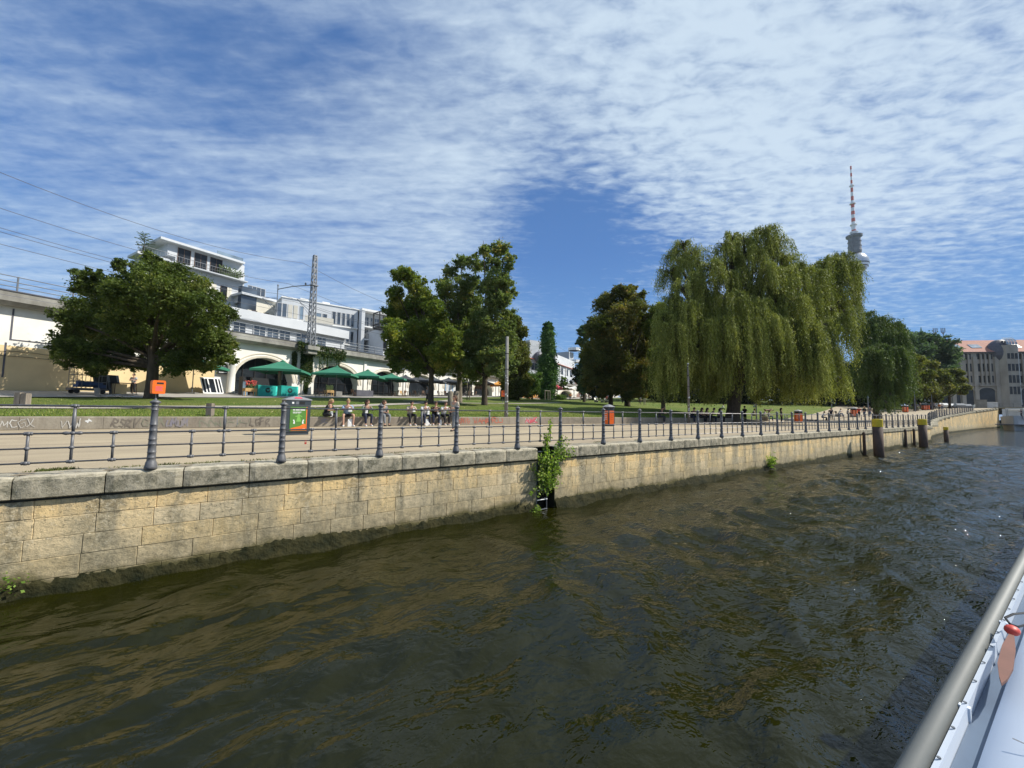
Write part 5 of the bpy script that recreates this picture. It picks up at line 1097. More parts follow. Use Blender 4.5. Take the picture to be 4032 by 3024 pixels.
# chestnuts
bp = place(2470, 58); bl = blobs_px([(2440,1165,48), (2380,1210,55), (2500,1190,50), (2450,1250,80), (2350,1280,58), (2540,1260,50), (2400,1350,90), (2510,1350,80), (2330,1370,50), (2340,1450,60), (2440,1450,90), (2530,1450,70), (2320,1500,45), (2400,1520,55), (2490,1530,55), (2555,1530,35), (2430,1140,25), (2490,1140,22)], 58, seed=12, spread=.9)
tree('chestnut_tree', 'large brownish green chestnut with round crown left of the willow', bp, bl, 150000, .135, 'chestnut', .42, 3.5, limbs=16, clump=.14)
bp = place(2405, 63); bl = blobs_px([(2400,1300,60), (2350,1400,60), (2440,1420,70), (2390,1500,60), (2450,1520,40)], 64, seed=13)
tree('chestnut_tree', 'chestnut trunk standing just behind and left of the large round chestnut', bp, bl, 20000, .19, 'chestnut', .35, 3.5, limbs=6)
bp = place(2300, 80); bl = blobs_px([(2305,1310,34), (2300,1350,28), (2330,1400,40), (2300,1440,32), (2310,1500,36), (2295,1530,24)], 80, seed=14)
tree('green_lime_tree', 'fresh green tree peeking out left behind the round chestnut', bp, bl, 16000, .2, 'bluegreen', .3, 3, limbs=5)
bp = place(2612, 54); bl = blobs_px([(2600,1225,45), (2650,1230,40), (2580,1290,45), (2640,1320,55), (2600,1400,55), (2640,1450,55), (2590,1480,40), (2630,1520,35)], 54, seed=15)
tree('chestnut_tree', 'yellow spotted chestnut half hidden behind the left edge of the willow', bp, bl, 50000, .13, 'linden', .28, 3.5, limbs=7)
# dark trees across the back of the park
k_ = 0
for px, D, r, pt_ in ((2230, 120, 2, 1545), (2335, 98, 3, 0), (2520, 104, 3.6, 0), (2600, 92, 3.4, 0), (2700, 104, 4.2, 0), (2790, 96, 4.4, 0), (2880, 106, 4.4, 0), (2960, 98, 4.6, 0), (3050, 108, 4.6, 0), (3140, 98, 4.6, 0), (3230, 110, 4.6, 0), (3310, 100, 4.6, 0), (3400, 108, 4.8, 0), (3480, 100, 4.8, 0), (3540, 112, 5, 0)):
    if px == 2230: continue
    b0_ = place(px, D); lb = {2335: 'small dark tree behind the benches left of the chestnut trunks', 2520: 'dark tree behind the park between the chestnut trunks', 2600: 'dark background tree seen right of the chestnut trunks'}.get(px, None)
    bs_ = [(b0_.x+R.uniform(-1, 1)*r*1.2, b0_.y+R.uniform(-1, 1)*r, b0_.z+R.uniform(3.2, 10), r, r, r*.9) for _ in range(9)]+[(b0_.x+R.uniform(-1, 1)*r*1.5, b0_.y, b0_.z+1.6, r*.7, r*.7, 1.6) for _ in range(3)]
    tree('background_tree', lb or 'dark tree of the shady row behind the lawn, seen below the willow', b0_, bs_, 9000, .34, 'dark', .35, 2.2, limbs=4, group='dark trees behind the park' if not lb else None, per=20)
# right hand trees
bp = place(3600, 118); bl = blobs_px([(3560,1350,40), (3600,1335,40), (3650,1345,45), (3700,1365,45), (3590,1400,60), (3660,1410,60), (3720,1410,45), (3620,1470,60), (3540,1400,40), (3700,1470,45), (3560,1480,50), (3740,1440,30)], 125, seed=21)
tree('far_plane_tree', 'tall bluish green tree behind the olive trees at the right', bp, bl, 60000, .27, 'bluegreen', .5, 5, limbs=10)
for px, D, lst, lb, sd in ((3605, 88, [(3560,1420,38), (3600,1430,40), (3570,1490,45), (3620,1490,42), (3590,1540,45), (3550,1530,30), (3630,1540,30)], 'olive green tree nearest the second willow on the right bank', 22), (3672, 96, [(3640,1440,34), (3660,1480,36), (3690,1490,34), (3650,1530,38), (3700,1530,34), (3680,1560,22)], 'olive green tree in the middle of the right bank row', 23), (3742, 104, [(3720,1475,30), (3750,1490,32), (3730,1530,34), (3770,1525,28), (3765,1470,22), (3790,1540,16)], 'olive green tree nearest the brown stone building', 24)):
    bp = place(px, D); bl = blobs_px(lst, D, seed=sd); tree('olive_tree', lb, bp, bl, 34000, .2, 'olive', .28, 3, limbs=7)
# ------------------------------------------------------------------ willows
def willow(name, label, base, domes, n, mat, zmin, trunk_r, leaf=.16, lean=(0, 0), step=.13, limbs=True):
    """domes: (x,y,z,rx,ry,rz,maxdrop). Strands start on the dome tops, bow outwards and hang."""
    base = Vector(base); e = empty(name, base, 0, label, 'tree'); Ps = []; Vv = []; tr = MB()
    wts = np.array([(d[3]+d[4])*d[3]*(.6+d[6]*.12) for d in domes]); wts /= wts.sum(); strands = []
    for d, w in zip(domes, wts):
        c = np.array(d[:3])-np.array(base)
        bs_ = []
        for _ in range(15):
            az = NR.uniform(0, 2*pi); e0 = NR.uniform(.15, 1.35); ln = NR.uniform(.75, 1.22); bs_.append((az, e0, ln, NR.normal(.0, .13)))
        for _ in range(int(n*w)):
            az, e0, ln, vb = bs_[R.randrange(15)]; t_ = NR.uniform(.15, 1)**.6; hz = math.cos(e0)*t_*ln+.12*t_*t_; vt = math.sin(e0)*ln*(1.25*t_-.42*t_*t_*t_); az_ = az+NR.normal(0, .10); rr = 1.
            u = np.array([math.cos(az_)*hz, math.sin(az_)*hz, vt]); p = c+u*np.array(d[3:6])+NR.normal(0, .10, 3); out = np.array([u[0], u[1], 0]); on = np.linalg.norm(out)+1e-6; out /= on
            Ls = d[6]*NR.uniform(.35, 1.0)*(0.55+.6*min(1, on)); tip = R.uniform(.25, .9); k = int(Ls/step)+3; t = np.arange(k)*step; ph = NR.uniform(0, 6.28); val = np.clip(NR.normal(.44+vb, .13), 0, 1)
            bow = tip*(1-np.exp(-t/ .9))+.10*t*NR.uniform(0, 1); rise = .22*np.sin(np.clip(t/1.0, 0, 1)*pi)*NR.uniform(.3, 1)
            S_ = p[None, :]+out[None, :]*bow[:, None]; S_[:, 2] += rise-np.maximum(0, t-.25)*.95; S_[:, 0] += .05*np.sin(t*2+ph); S_[:, 1] += .05*np.cos(t*1.7+ph)
            lim = zmin(p[0]+base.x) if callable(zmin) else zmin
            S_ = S_[S_[:, 2] > lim-base.z+NR.uniform(-.35, .7)]
            if len(S_) > 1: Ps.append(S_); Vv.append(np.clip(val+NR.normal(0, .1, len(S_)), 0, 1)+0*S_[:, 0])
    P = np.vstack(Ps); val = np.concatenate(Vv); m_ = len(P); P = P+NR.normal(0, .03, P.shape)
    a = NR.normal(0, 1, (m_, 3)); a[:, 2] = -np.abs(a[:, 2])-1.1; a /= np.linalg.norm(a, axis=1)[:, None]; nr = NR.normal(0, 1, (m_, 3)); b = np.cross(a, nr); b /= np.linalg.norm(b, axis=1)[:, None]; s = leaf*NR.uniform(.6, 1.3, m_)[:, None]
    V = np.stack([P, P+a*s*.5-b*s*.16, P+a*s, P+a*s*.5+b*s*.16], 1).reshape(-1, 3); np_mesh('crown', V, np.arange(4*m_).reshape(-1, 4), GR[mat], val, e)
    h = max(d[2] for d in domes)-base.z; fk = Vector((lean[0], lean[1], h*.22))
    tr.tube([(0, 0, -.3), (0, 0, .1), (lean[0]*.3, lean[1]*.3, h*.08), fk], [trunk_r*1.35, trunk_r*1.1, trunk_r*.9, trunk_r*.85], 12)
    for d in domes:
        c = Vector(d[:3])-base; m1 = fk.lerp(c, .5)+Vector((0, 0, .8)); tr.tube([fk, m1, c, c+Vector((0, 0, d[5]*.5))], [trunk_r*.42, trunk_r*.3, trunk_r*.16, .04], 7)
        for _ in range(9):
            u = Vector((R.gauss(0, 1), R.gauss(0, 1), abs(R.gauss(0, 1)))).normalized(); q = c+Vector((u.x*d[3], u.y*d[4], u.z*d[5]))*.9; tr.tube([c, c.lerp(q, .6)+Vector((0, 0, .25)), q], [trunk_r*.1, trunk_r*.06, .02], 4)
    tr.build('trunk', M['bark'], e, smooth=True); return e
def dome(px, py, rpx, rypx, D, drop, dy=1.): p = atd(px, py, D); r = rpx*D/FPX; return (p[0], p[1], p[2], r, r*dy, rypx*D/FPX, drop)
wb = atd(2882, 1664, 41.5); wb[2] = 0.
def wz(x): return 2.2 if x < 62 else 1.6
DW = 42
rw = random.Random(12); dms = []
def crownrow(lst, D, drop):
    for px, py, r in lst: dms.append(dome(px, py, r, r*.8, D+rw.uniform(-1, 1), drop*rw.uniform(.85, 1.15)))
# upper lobes: short feathery strands; lower tiers overlap them in front, like shingles
crownrow([(2690,975,40), (2655,1010,38), (2730,1010,42), (2700,1050,50), (2640,1080,45)], DW+1.5, 2.6)
crownrow([(2880,945,45), (2850,985,45), (2930,965,42), (2985,925,38), (3030,915,36), (3065,960,42), (3020,990,52), (2950,1010,55), (2875,1040,55), (3080,1030,50)], DW, 2.8)
crownrow([(2800,1060,50), (2760,1110,55), (2860,1110,60), (2940,1100,60), (3020,1080,55), (3110,1090,50), (3150,1120,46), (2690,1140,56), (3000,1150,55)], DW-1.8, 3.2)
crownrow([(2640,1200,46), (2700,1220,60), (2780,1200,60), (2870,1190,60), (2960,1210,58), (3050,1180,55), (3120,1190,50), (2615,1260,40)], DW-2.6, 4.2)
crownrow([(2650,1310,54), (2740,1300,60), (2840,1290,60), (2940,1300,60), (3030,1280,55), (3110,1290,52), (3170,1300,45), (3230,1290,40), (3290,1270,36), (3330,1240,30)], DW-3.2, 5.0)
crownrow([(2615,1400,42), (2700,1400,60), (2810,1400,60), (2920,1400,60), (3020,1380,55), (3110,1380,50), (3190,1370,46), (3250,1380,40)], DW-3.4, 5.2)
crownrow([(3185,1090,50), (3205,1150,52), (3190,1215,52), (3250,1235,44), (3150,1060,36)], DW, 3.6)
crownrow([(3210,1450,40), (3270,1460,34), (3300,1500,24)], DW-4.5, 3.6)
crownrow([(3250,1045,42), (3310,1025,38), (3360,1050,30), (3280,1090,48), (3340,1110,40), (3230,1120,44), (3300,1160,42), (3280,1050,46), (3325,1070,44), (3250,1180,40), (3360,1150,26), (3290,1220,44), (3350,1200,30)], DW+4, 3.2)
crownrow([(2900,1250,110), (3050,1250,100), (2750,1250,100), (2900,1400,110), (2720,1400,90), (3080,1400,90)], DW+2, 6.5)
willow('weeping_willow', 'huge weeping willow with many hanging branches over the promenade', wb, dms, 36000, 'willow', wz, .72, leaf=.21, lean=(.8, -.3), step=.14)
w2 = atd(3452, 1652, 54); w2[2] = T(w2[0], w2[1])
dms = []
crownrow([(3470,1265,30), (3440,1290,30), (3500,1285,30), (3460,1320,38), (3515,1330,32), (3420,1350,34)], 54, 2.8)
crownrow([(3480,1380,44), (3530,1390,26), (3430,1400,42), (3545,1430,22), (3500,1440,40)], 52, 4.5)
crownrow([(3450,1470,44), (3520,1500,30), (3490,1530,28), (3555,1480,20)], 52, 4.)
crownrow([(3400,1300,26), (3520,1290,24), (3560,1380,18), (3390,1440,34), (3420,1240,18)], 55, 3.4)
crownrow([(3500,1560,16), (3490,1590,14)], 50, 3.)
willow('small_weeping_willow', 'smaller dark weeping willow with long strands right of the huge willow', w2, dms, 7500, 'willow2', lambda x: 1.3, .4, leaf=.26, step=.17)
# ------------------------------------------------------------------ ivy on the viaduct
iv = []; 
p, ang, s_i = vp(1225, .3)
for (sa_, sb_, z0_, z1_, n_, d0) in ((s_at(1150), s_at(1236), 8.2, 9.6, 2600, 1.3), (s_at(1180), s_at(1225), 4.0, 8.8, 3600, .35), (s_at(1236), s_at(1345), 8.0, 9.5, 4200, 1.0), (s_at(1145), s_at(1165), 5.6, 8.3, 700, .2), (s_at(1196), s_at(1212), 2.6, 4.5, 700, .3)):
    for _ in range(n_):
        s_ = R.uniform(sa_, sb_); u_ = (s_-sa_)/(sb_-sa_); z = R.triangular(z0_, z1_, z0_+(z1_-z0_)*.7)-.6*(u_ if z0_ > 7.5 else 0)*R.random(); iv.append(V3(s_, R.uniform(.1, d0), z))
for _ in range(26):
    s_ = R.uniform(s_at(1238), s_at(1330)); l_ = R.uniform(.6, 2.4)
    for k in range(int(l_/.05)): iv.append(V3(s_+R.uniform(-.05, .05), .9+R.uniform(-.06, .06), 8.5-k*.05))
V, F = leaves(np.array(iv), .11, .1); o = np_mesh('ivy', V, F, GR['ivy'], NR.uniform(0, 1, len(iv))); tag(o, 'green ivy climbing the viaduct pier and hanging from its deck below the mast', 'ivy')
# ------------------------------------------------------------------ shrub in the ladder recess
sh = empty('wall_shrub', (7.4, 8.95, -.9), 0, 'bright green shrub growing out of the embankment wall at the ladder', 'shrub'); st = MB(); lc = []; ln = []
def shoot(p0, p1, bend=.1, lr=.75, off=0.0):
    p0, p1 = Vector(p0), Vector(p1); m_ = p0.lerp(p1, .55)+Vector((R.uniform(-1, 1)*bend, R.uniform(-1, 1)*bend*.5, .03)); st.tube([p0, m_, p1], [.010, .007, .003], 5); Lt = (p1-p0).length; k = int(Lt/.022)
    for i in range(k):
        t = i/k
        if t < off: continue
        q = p0.lerp(m_, t/.55) if t < .55 else m_.lerp(p1, (t-.55)/.45)
        for _ in range(1 if R.random() < lr else 2): lc.append(q+Vector((R.gauss(0, .045), R.gauss(0, .04)-.015, R.gauss(0, .03))))
root = (0, 0, -.15)
for _ in range(46): x = R.uniform(-.5, .42); shoot((x*.4, .05, R.uniform(-.5, .3)), (x+.02, R.uniform(-.25, .0), R.uniform(-.05, .82)), .12)
for _ in range(5): shoot((-.05, -.03, .6), (-.06+R.uniform(-.06, .06), -.05, R.uniform(1.15, 1.35)), .05)
shoot((-.02, -.03, .8), (.12, -.05, 1.78), .03, .7, .2); shoot((.0, -.03, .8), (.10, -.06, 1.62), .03)
for tx, tz in ((.55, 1.25), (.75, 1.18), (.85, 1.05), (.62, .9), (1.0, .88), (1.12, .72), (.9, .68), (.7, .7), (.45, 1.1), (.42, .95), (.3, 1.0), (1.15, .62)): shoot((.25, -.03, .45), (tx, -.08, tz), .05, .9, .15)
for _ in range(10): shoot((.0, .0, -.1), (R.uniform(-.4, .55), -.12, R.uniform(-.5, -.2)), .08)
for _ in range(5): shoot((.25, -.02, .4), (R.uniform(.3, .5), -.12, R.uniform(0, .2)), .06)
shoot((-.1, 0, -.2), (-.75, -.15, -.35), .04, .6, .3); 
for _ in range(6): shoot((-.3, 0.02, -.9), (R.uniform(-.65, -.35), -.1, R.uniform(-.95, -.7)), .05, .8)
C = np.array([tuple(v) for v in lc]); n = len(C)
V, F = leaves(C, .042, .2, asp=.6); np_mesh('foliage', V, F, GR['shrub'], np.clip(NR.normal(.5, .22, n), 0, 1), sh); st.build('stems', M['wood'], sh)
# small weeds on the wall foot
for X, Z, n_, s_, nm, lb in ((-2.72, -1.52, 60, .035, 'wall_weed', 'small bright green weed on the mossy wall foot at the left edge'), (22.3, -1.35, 260, .07, 'wall_shrub', 'small green bush growing low on the embankment wall far right of the ladder')):
    C = np.array([(R.gauss(0, s_*3.2), -abs(R.gauss(0, .08)), R.gauss(0, s_*2.2)) for _ in range(n_)]); V, F = leaves(C, s_*.7, .3); o = np_mesh(nm, V, F, GR['shrub'], NR.uniform(.2, .9, n_)); o.location = (X, 8.93, Z); tag(o, lb, 'weed' if nm == 'wall_weed' else 'shrub')
# young tree with stakes before the pink awning, low bushes
for px, D, r, h, lb in ((2220, 95, 1.1, 4.6, 'young slender tree in front of the pink and white awnings'), ):
    b0_ = place(px, D); tree('young_tree', lb, b0_, [(b0_.x, b0_.y, b0_.z+h*.7+k, r*(1-.15*k), r*(1-.15*k), .9) for k in (0, .8, 1.6)], 900, .2, 'green', .08, 2, limbs=3)
for px, D, w, lb in ((2205, 92, 2.2, 'low green bush in front of the white awnings'), (2010, 62, 2.0, 'low grassy bush at the foot of the dense green tree')):
    b0_ = place(px, D); tree('low_bush', lb, b0_, [(b0_.x+k, b0_.y+k*.3, b0_.z+.5, .9, .9, .6) for k in (-w/2, 0, w/2)], 2500, .13, 'green', .04, .2, limbs=2, cat='bush')
# ------------------------------------------------------------------ litter bins
def big_bin(px, D, label, zoff=0, rz=0., poster='orange', faces=6, R_=.47, H=1.55):
    p = place(px, D) ; p.z = rampz(p.x) if p.y < yl(p.x)+.2 else T(p.x, p.y)+.05
    e = empty('litter_bin', p, rz, label, 'litter bin', 'litter bins along the promenade' if faces == 6 else None); n = faces
    b = MB(); b.lathe([(R_*.86, 0), (R_*.86, .1), (R_, .1), (R_, H-.34), (R_*.93, H-.34), (R_*.93, H-.18), (R_*1.03, H-.18), (R_*1.06, H-.15)], n=n); b.build('body', M['bingrey'], e)
    MB().lathe([(R_*1.12, H-.15), (R_*1.12, H-.12), (R_*.5, H), (R_*.1, H+.05), (.01, H+.05)], n=n).build('roof', M['roofmetal'], e)
    ap = R_*math.cos(pi/n)
    for k in range(n):
        a = 2*pi*(k+1)/n; wf = R_*2*math.sin(pi/n)
        c, s = math.cos(a), math.sin(a); Tm = lambda u, w, d: (c*(ap+d)-s*u, s*(ap+d)+c*u, w)
        if k % 2 == 0 or n == 6:
            q = MB().prism([(-wf*.38, .16), (wf*.38, .16), (wf*.38, H-.42), (-wf*.38, H-.42)], .0, .012, Tm).build('side_panel', M['orange'], e)
            g = MB()
            for z in (.5, .62, .74, .9, 1.0): g.prism([(-wf*.24*R.uniform(.6, 1), z), (wf*.24*R.uniform(.6, 1), z), (wf*.2, z+.035), (-wf*.2, z+.03)], .0125, .015, Tm)
            g.build('sticker_lines', M['whitep'] if k % 3 else M['red'], q)
        MB().prism([(-wf*.26, H-.31), (wf*.26, H-.31), (wf*.26, H-.21), (-wf*.26, H-.21)], -.02, -.0 if False else .002, lambda u, w, d: (c*(ap*.93+d)-s*u, s*(ap*.93+d)+c*u, w)).build('opening', M['black'], e)
    return e
big_bin(2397, 28.5, 'six sided orange litter bin with red scribbles standing at the seat wall end', rz=.2)
big_bin(3143, 47.5, 'orange litter bin with pale roof right of the willow trunk')
big_bin(3363, 64, 'orange litter bin with pale roof just left of the nearest mooring pile', rz=.3)
big_bin(3566, 80, 'small distant red orange bin with white roof on the rising promenade', rz=.1)
big_bin(3640, 92, 'far orange bin in the crowd below the olive trees, left of a pair', rz=.4); big_bin(3652, 93, 'far orange bin in the crowd below the olive trees, right of a pair', rz=.1)
# dark container with poster
p = place(1167, 15.4); p.z = 0; dv_ = Vector((p.x, p.y)); e = empty('poster_litter_bin', p, math.atan2(dv_.y, dv_.x)-pi/2+math.radians(13), 'dark grey litter bin with green and orange poster behind the railing', 'litter bin')
w2_, d2_, H = .43, .36, 1.52
b = MB(); b.box((-w2_*.93, -d2_*.93, .0), (w2_*.93, d2_*.93, .12)); b.box((-w2_, -d2_, .12), (w2_, d2_, 1.14)); b.box((-w2_*1.03, -d2_*1.03, 1.145), (w2_*1.03, d2_*1.03, 1.36)); b.build('body', M['bingrey'], e)
b = MB(); W = w2_*1.1; Dp = d2_*1.1; b.add([(-W,-Dp,1.36), (W,-Dp,1.36), (W,Dp,1.36), (-W,Dp,1.36), (-W,-Dp,1.395), (W,-Dp,1.395), (W,Dp,1.395), (-W,Dp,1.395), (-.1,-.1,1.52), (.1,-.1,1.52), (.1,.1,1.52), (-.1,.1,1.52)], [(0,1,5,4),(1,2,6,5),(2,3,7,6),(3,0,4,7),(4,5,9,8),(5,6,10,9),(6,7,11,10),(7,4,8,11),(8,9,10,11),(3,2,1,0)]); rf = b.build('roof', M['roofmetal'], e)
b = MB(); b.add([(-.16, -.33, 1.432), (.14, -.33, 1.432), (.1, -.2, 1.482), (-.1, -.2, 1.482)], [(0, 1, 2, 3)]); o = b.build('roof_sticker', M['pinkum'], rf)
MB().box((.02, -d2_*1.03-.004, 1.2), (.22, -d2_*1.03+.01, 1.31)).build('opening', M['black'], e); MB().box((-.10, -d2_*1.03-.004, 1.2), (0.0, -d2_*1.03+.01, 1.31)).build('ashtray', M['steel'], e); MB().box((-.24, -d2_*1.03-.004, 1.22), (-.17, -d2_*1.03+.01, 1.29)).build('label_plate', M['whitep'], e); MB().box((-w2_*1.03-.004, -.1, 1.2), (-w2_*1.03+.01, .1, 1.31)).build('opening', M['black'], e)
Y = -d2_
pp_ = MB().box((-.29, Y-.012, .16), (.31, Y-.001, 1.10)).build('poster', M['lime'], e)
def pq(mb, pts, l=0): mb.add([(x, Y-.0135-.001*l, z) for x, z in pts], [tuple(range(len(pts)))])
g = MB(); pq(g, [(-.25, .17), (.27, .17), (.27, .42), (.2, .43), (.05, .34), (-.25, .27)], 1); g.build('orange_corner', M['postorange'], pp_); g = MB(); pq(g, [(.28, .16), (.31, .16), (.31, 1.1), (.28, 1.1)], 1); g.build('orange_edge', M['postorange'], pp_)
g = MB(); x = -.2
for w_ in (.08, .14, .17): pq(g, [(x, .96), (x+w_, .96), (x+w_, 1.0), (x, 1.0)], 2); x += w_+.02
x = -.2
for w_ in (.09, .2): pq(g, [(x, .885), (x+w_, .885), (x+w_, .905), (x, .905)], 2); x += w_+.015
x = -.2
for w_ in (.16, .09): pq(g, [(x, .85), (x+w_, .85), (x+w_, .868), (x, .868)], 2); x += w_+.015
pq(g, [(-.2, .20), (.08, .20), (.08, .222), (-.2, .222)], 2); pq(g, [(.17, .21), (.19, .27), (.21, .22), (.24, .26), (.25, .2)], 2)
for cx, s_ in ((-.14, 1), (.17, -1)): pq(g, [(cx-.03*s_, .44), (cx+.03*s_, .44), (cx+.025*s_, .52), (cx+.0, .60), (cx-.03*s_, .60), (cx-.045*s_, .57), (cx-.015*s_, .55)], 2)
g.build('poster_print', M['whitep'], pp_); g = MB(); pq(g, [(-.07, .52), (.10, .52), (.075, .65), (.045, .74), (.12, .70), (.15, .72), (.06, .78), (.03, .82), (.0, .82), (-.03, .76), (-.12, .74), (-.10, .71), (-.03, .71), (-.05, .62)], 2); g.build('poster_figure', M['figgreen'], pp_)
# small orange bin on a pole at the left and one far behind
def pole_bin(px, D, label, z0=None):
    p = place(px, D); e = empty('pole_litter_bin', p, math.atan2(p.y, p.x)-pi/2+math.radians(14), label, 'litter bin', 'small orange bins on poles')
    MB().tube([(0, 0, 0), (0, 0, 1.45)], .03, 8).build('pole', M['steel'], e); b = MB(); zz = .82
    pts = [(-.24, 0), (.24, 0), (.26, .06), (.27, .62), (.23, .7), (-.23, .7), (-.27, .62), (-.26, .06)]; b.prism(pts, -.42, -.04, lambda u, w, d: (u, d, zz+w)); bd_ = b.build('bin_body', M['orange'], e)
    MB().box((-.1, -.425, zz+.50), (.18, -.415, zz+.60)).build('opening', M['black'], bd_); g = MB()
    for k in range(5): g.box((-.14, -.4235, zz+.14+k*.055), (.17-.03*(k % 3), -.4195, zz+.175+k*.055))
    g.build('pink_lettering', M['pinkspray'], bd_); return e
pole_bin(611, 20.5, 'small orange litter bin with pink lettering on a pole before the maple'); pole_bin(1979, 46, 'small orange bin partly behind the concrete pole and the green tree')
# ------------------------------------------------------------------ poles and stumps
def pole(px, D, top_px, label, r=.13, mat='concrete', cap=None, z0=None, lean=0):
    p = place(px, D);  p.z = z0 if z0 is not None else p.z; zt = atd(px, top_px, D)[2]-p.z; e = empty('concrete_pole', p, 0, label, 'pole'); MB().tube([(0, 0, 0), (lean, 0, zt)], [r, r*.78], 12).build('shaft', M[mat], e, smooth=True)
    for z in (zt*.62, zt*.8): MB().lathe([(r*.93, z), (r*.93, z+.05)], n=12).build('steel_band', M['dark'], e)
    st_ = MB()
    for k in range(16):
        a = R.uniform(-2.6, -.5); z = R.uniform(.4, zt*.55); w_ = R.uniform(.03, .06); rr = r*(1-.22*z/zt)+.004; st_.prism([(-w_, 0), (w_, 0), (w_, w_*1.8), (-w_, w_*1.8)], -.004, .002, lambda u, w, d: ((rr+d)*math.cos(a+u/rr), (rr+d)*math.sin(a+u/rr), z+w))
    st_.build('stickers', M['whitep'], e); return e
pole(1993, 29.2, 1322, 'tall grey concrete pole with stickers standing at the seat wall', .15, z0=0)
pole(2712, 36, 1432, 'thin dark pole with stickers and two white knobs before the willow', .12, 'wood', z0=0)
e_ = [o for o in bpy.data.objects if o.get('label', '').startswith('thin dark pole')][0]; zt = atd(2712, 1432, 36)[2]; MB().ell((0, 0, zt+.02), (.1, .1, .09)).build('knob', M['whitep'], e_); MB().ell((0, 0, zt-.2), (.1, .1, .09)).build('knob', M['whitep'], e_)
for px, D, top, lb in ((2978, 47, 1560, 'thin dark post right of the willow trunk'), (3276, 60, 1552, 'thin grey pole under the willow branches right of the bench people'), (3420, 66, 1570, 'thin grey pole right of the third orange bin'), (3524, 72, 1500, 'slim grey lamp post beside the second willow'), (3605, 84, 1530, 'slim pale pole before the olive trees, left of another'), (3672, 92, 1540, 'slim pale pole before the olive trees, right of another')):
    p = place(px, D); zt = atd(px, top, D)[2]; e = empty('lamp_post', p, 0, lb, 'pole'); MB().tube([(0, 0, 0), (0, 0, zt-p.z)], [.09, .06], 8).build('shaft', M['steel'], e); MB().lathe([(.05, 0), (.14, .12), (.14, .4), (.04, .5)], (0, 0, zt-p.z), 8).build('lamp_head', M['paleglass'], e)
def stump(px, D, h, w, label, n=1):
    p = place(px, D); e = MB()
    for k in range(n): e.box((k*w*1.15-w/2, -w/2, -.2), (k*w*1.15+w/2, w/2, h-.03*k)); e.box((k*w*1.15-w/2+.02, -w/2+.02, h-.03*k), (k*w*1.15+w/2-.02, w/2-.02, h-.03*k+.015))
    o = e.build('wooden_post', M['wood']); o.location = p; o.rotation_euler.z = -.5; tag(o, label, 'post', 'wooden posts in the lawn'); return o
stump(75, 18.6, .62, .24, 'pair of square weathered wooden posts in the grass at the far left', 2); stump(829, 19.6, .62, .26, 'single square wooden post in the grass right of the small orange bin')
p = place(1773, 37); b = MB()
for k, r_ in ((0, .28), (.62, .3)): b.lathe([(r_*1.1, -.1), (r_, .1), (r_*.93, 1.35+k*.1), (r_*.5, 1.4+k*.1)], (k, 0, 0), 10)
o = b.build('tree_stump', M['palebark'], smooth=True); o.location = p; tag(o, 'pair of cut tree stumps beside the pale linden trunk', 'stump')
# concrete slab leaning and scrap
def simple(name, label, cat, p, mb, mat, rz=0, group=None, smooth=False):
    o = mb.build(name, mat, smooth=smooth); o.location = p; o.rotation_euler.z = rz; return tag(o, label, cat, group)
simple('stone_slab', 'grey concrete slab leaning in the grass below the dark panels', 'slab', place(380, 26.5), MB().rbox((0, 0, .3), (.32, .1, .68), (.2, 0, 0)), M['concrete'], -.6)
# ------------------------------------------------------------------ viaduct terrace: parasols and furniture
def parasol(px, d, w, hp, hr, mat, label, group, rz=0., rx=1.):
    p, ang, s_ = vp(px, d); e = empty('market_parasol', p, ang+rz, label, 'parasol', group); a = w/2; b_ = a*rx; h0 = hp; vs = []; n = 6
    cm = MB(); N_ = 8; rim = []
    cor = [(-a, -b_), (a, -b_), (a, b_), (-a, b_)]
    for i in range(4):
        for k in range(N_): t = k/N_; x = cor[i][0]*(1-t)+cor[(i+1) % 4][0]*t; y = cor[i][1]*(1-t)+cor[(i+1) % 4][1]*t; rim.append((x*(1-.03*math.sin(pi*t)), y*(1-.03*math.sin(pi*t)), h0+.0+.06*math.sin(pi*t)))
    m_ = len(rim); mid = [(x*.5, y*.5, h0+(hr-h0)*.45) for x, y, z in rim]; top = [(x*.04, y*.04, hr) for x, y, z in rim]; val = [(x, y, z-.24) for x, y, z in rim]
    cm.add(val+rim+mid+top, [(i+k*m_, (i+1) % m_+k*m_, (i+1) % m_+(k+1)*m_, i+(k+1)*m_) for k in range(3) for i in range(m_)]+[tuple(3*m_+i for i in range(m_))]); cm.lathe([(.3, hr-.03), (.05, hr+.12), (.02, hr+.2)], n=8)
    cm.build('canopy', mat, e, fixn=False); MB().tube([(0, 0, 0), (0, 0, hr)], .045, 8).build('pole', M['steel'], e)
    for x, y in cor: MB().tube([(0, 0, hr-.1), (x*.98, y*.98, h0-.02)], .02, 4).build('rib', M['frame'], e)
    MB().box((-.4, -.4, 0), (.4, .4, .12)).build('foot', M['concrete'], e); return e
G1 = 'green market parasols before the viaduct'; G2 = 'dark grey parasols before the viaduct'
parasol(1108, 4.8, 4.9, 2.75, 3.85, M['gum'], 'large green parasol above the teal counters', G1, .78); parasol(1322, 4.5, 4.6, 2.7, 3.75, M['gum'], 'large green parasol right of the teal counters, in front of the second arch', G1, .7)
parasol(1445, 4.2, 4.4, 2.6, 3.6, M['gum'], 'green parasol farthest right, behind the sitting people', G1, .6); parasol(1540, 4.4, 4.6, 2.5, 3.3, M['gum'], 'green parasol in the shade of the first linden', G1, .6); parasol(758, 2.8, 4.4, 2.7, 3.7, M['gum'], 'green parasol half hidden under the maple crown', G1, .7)
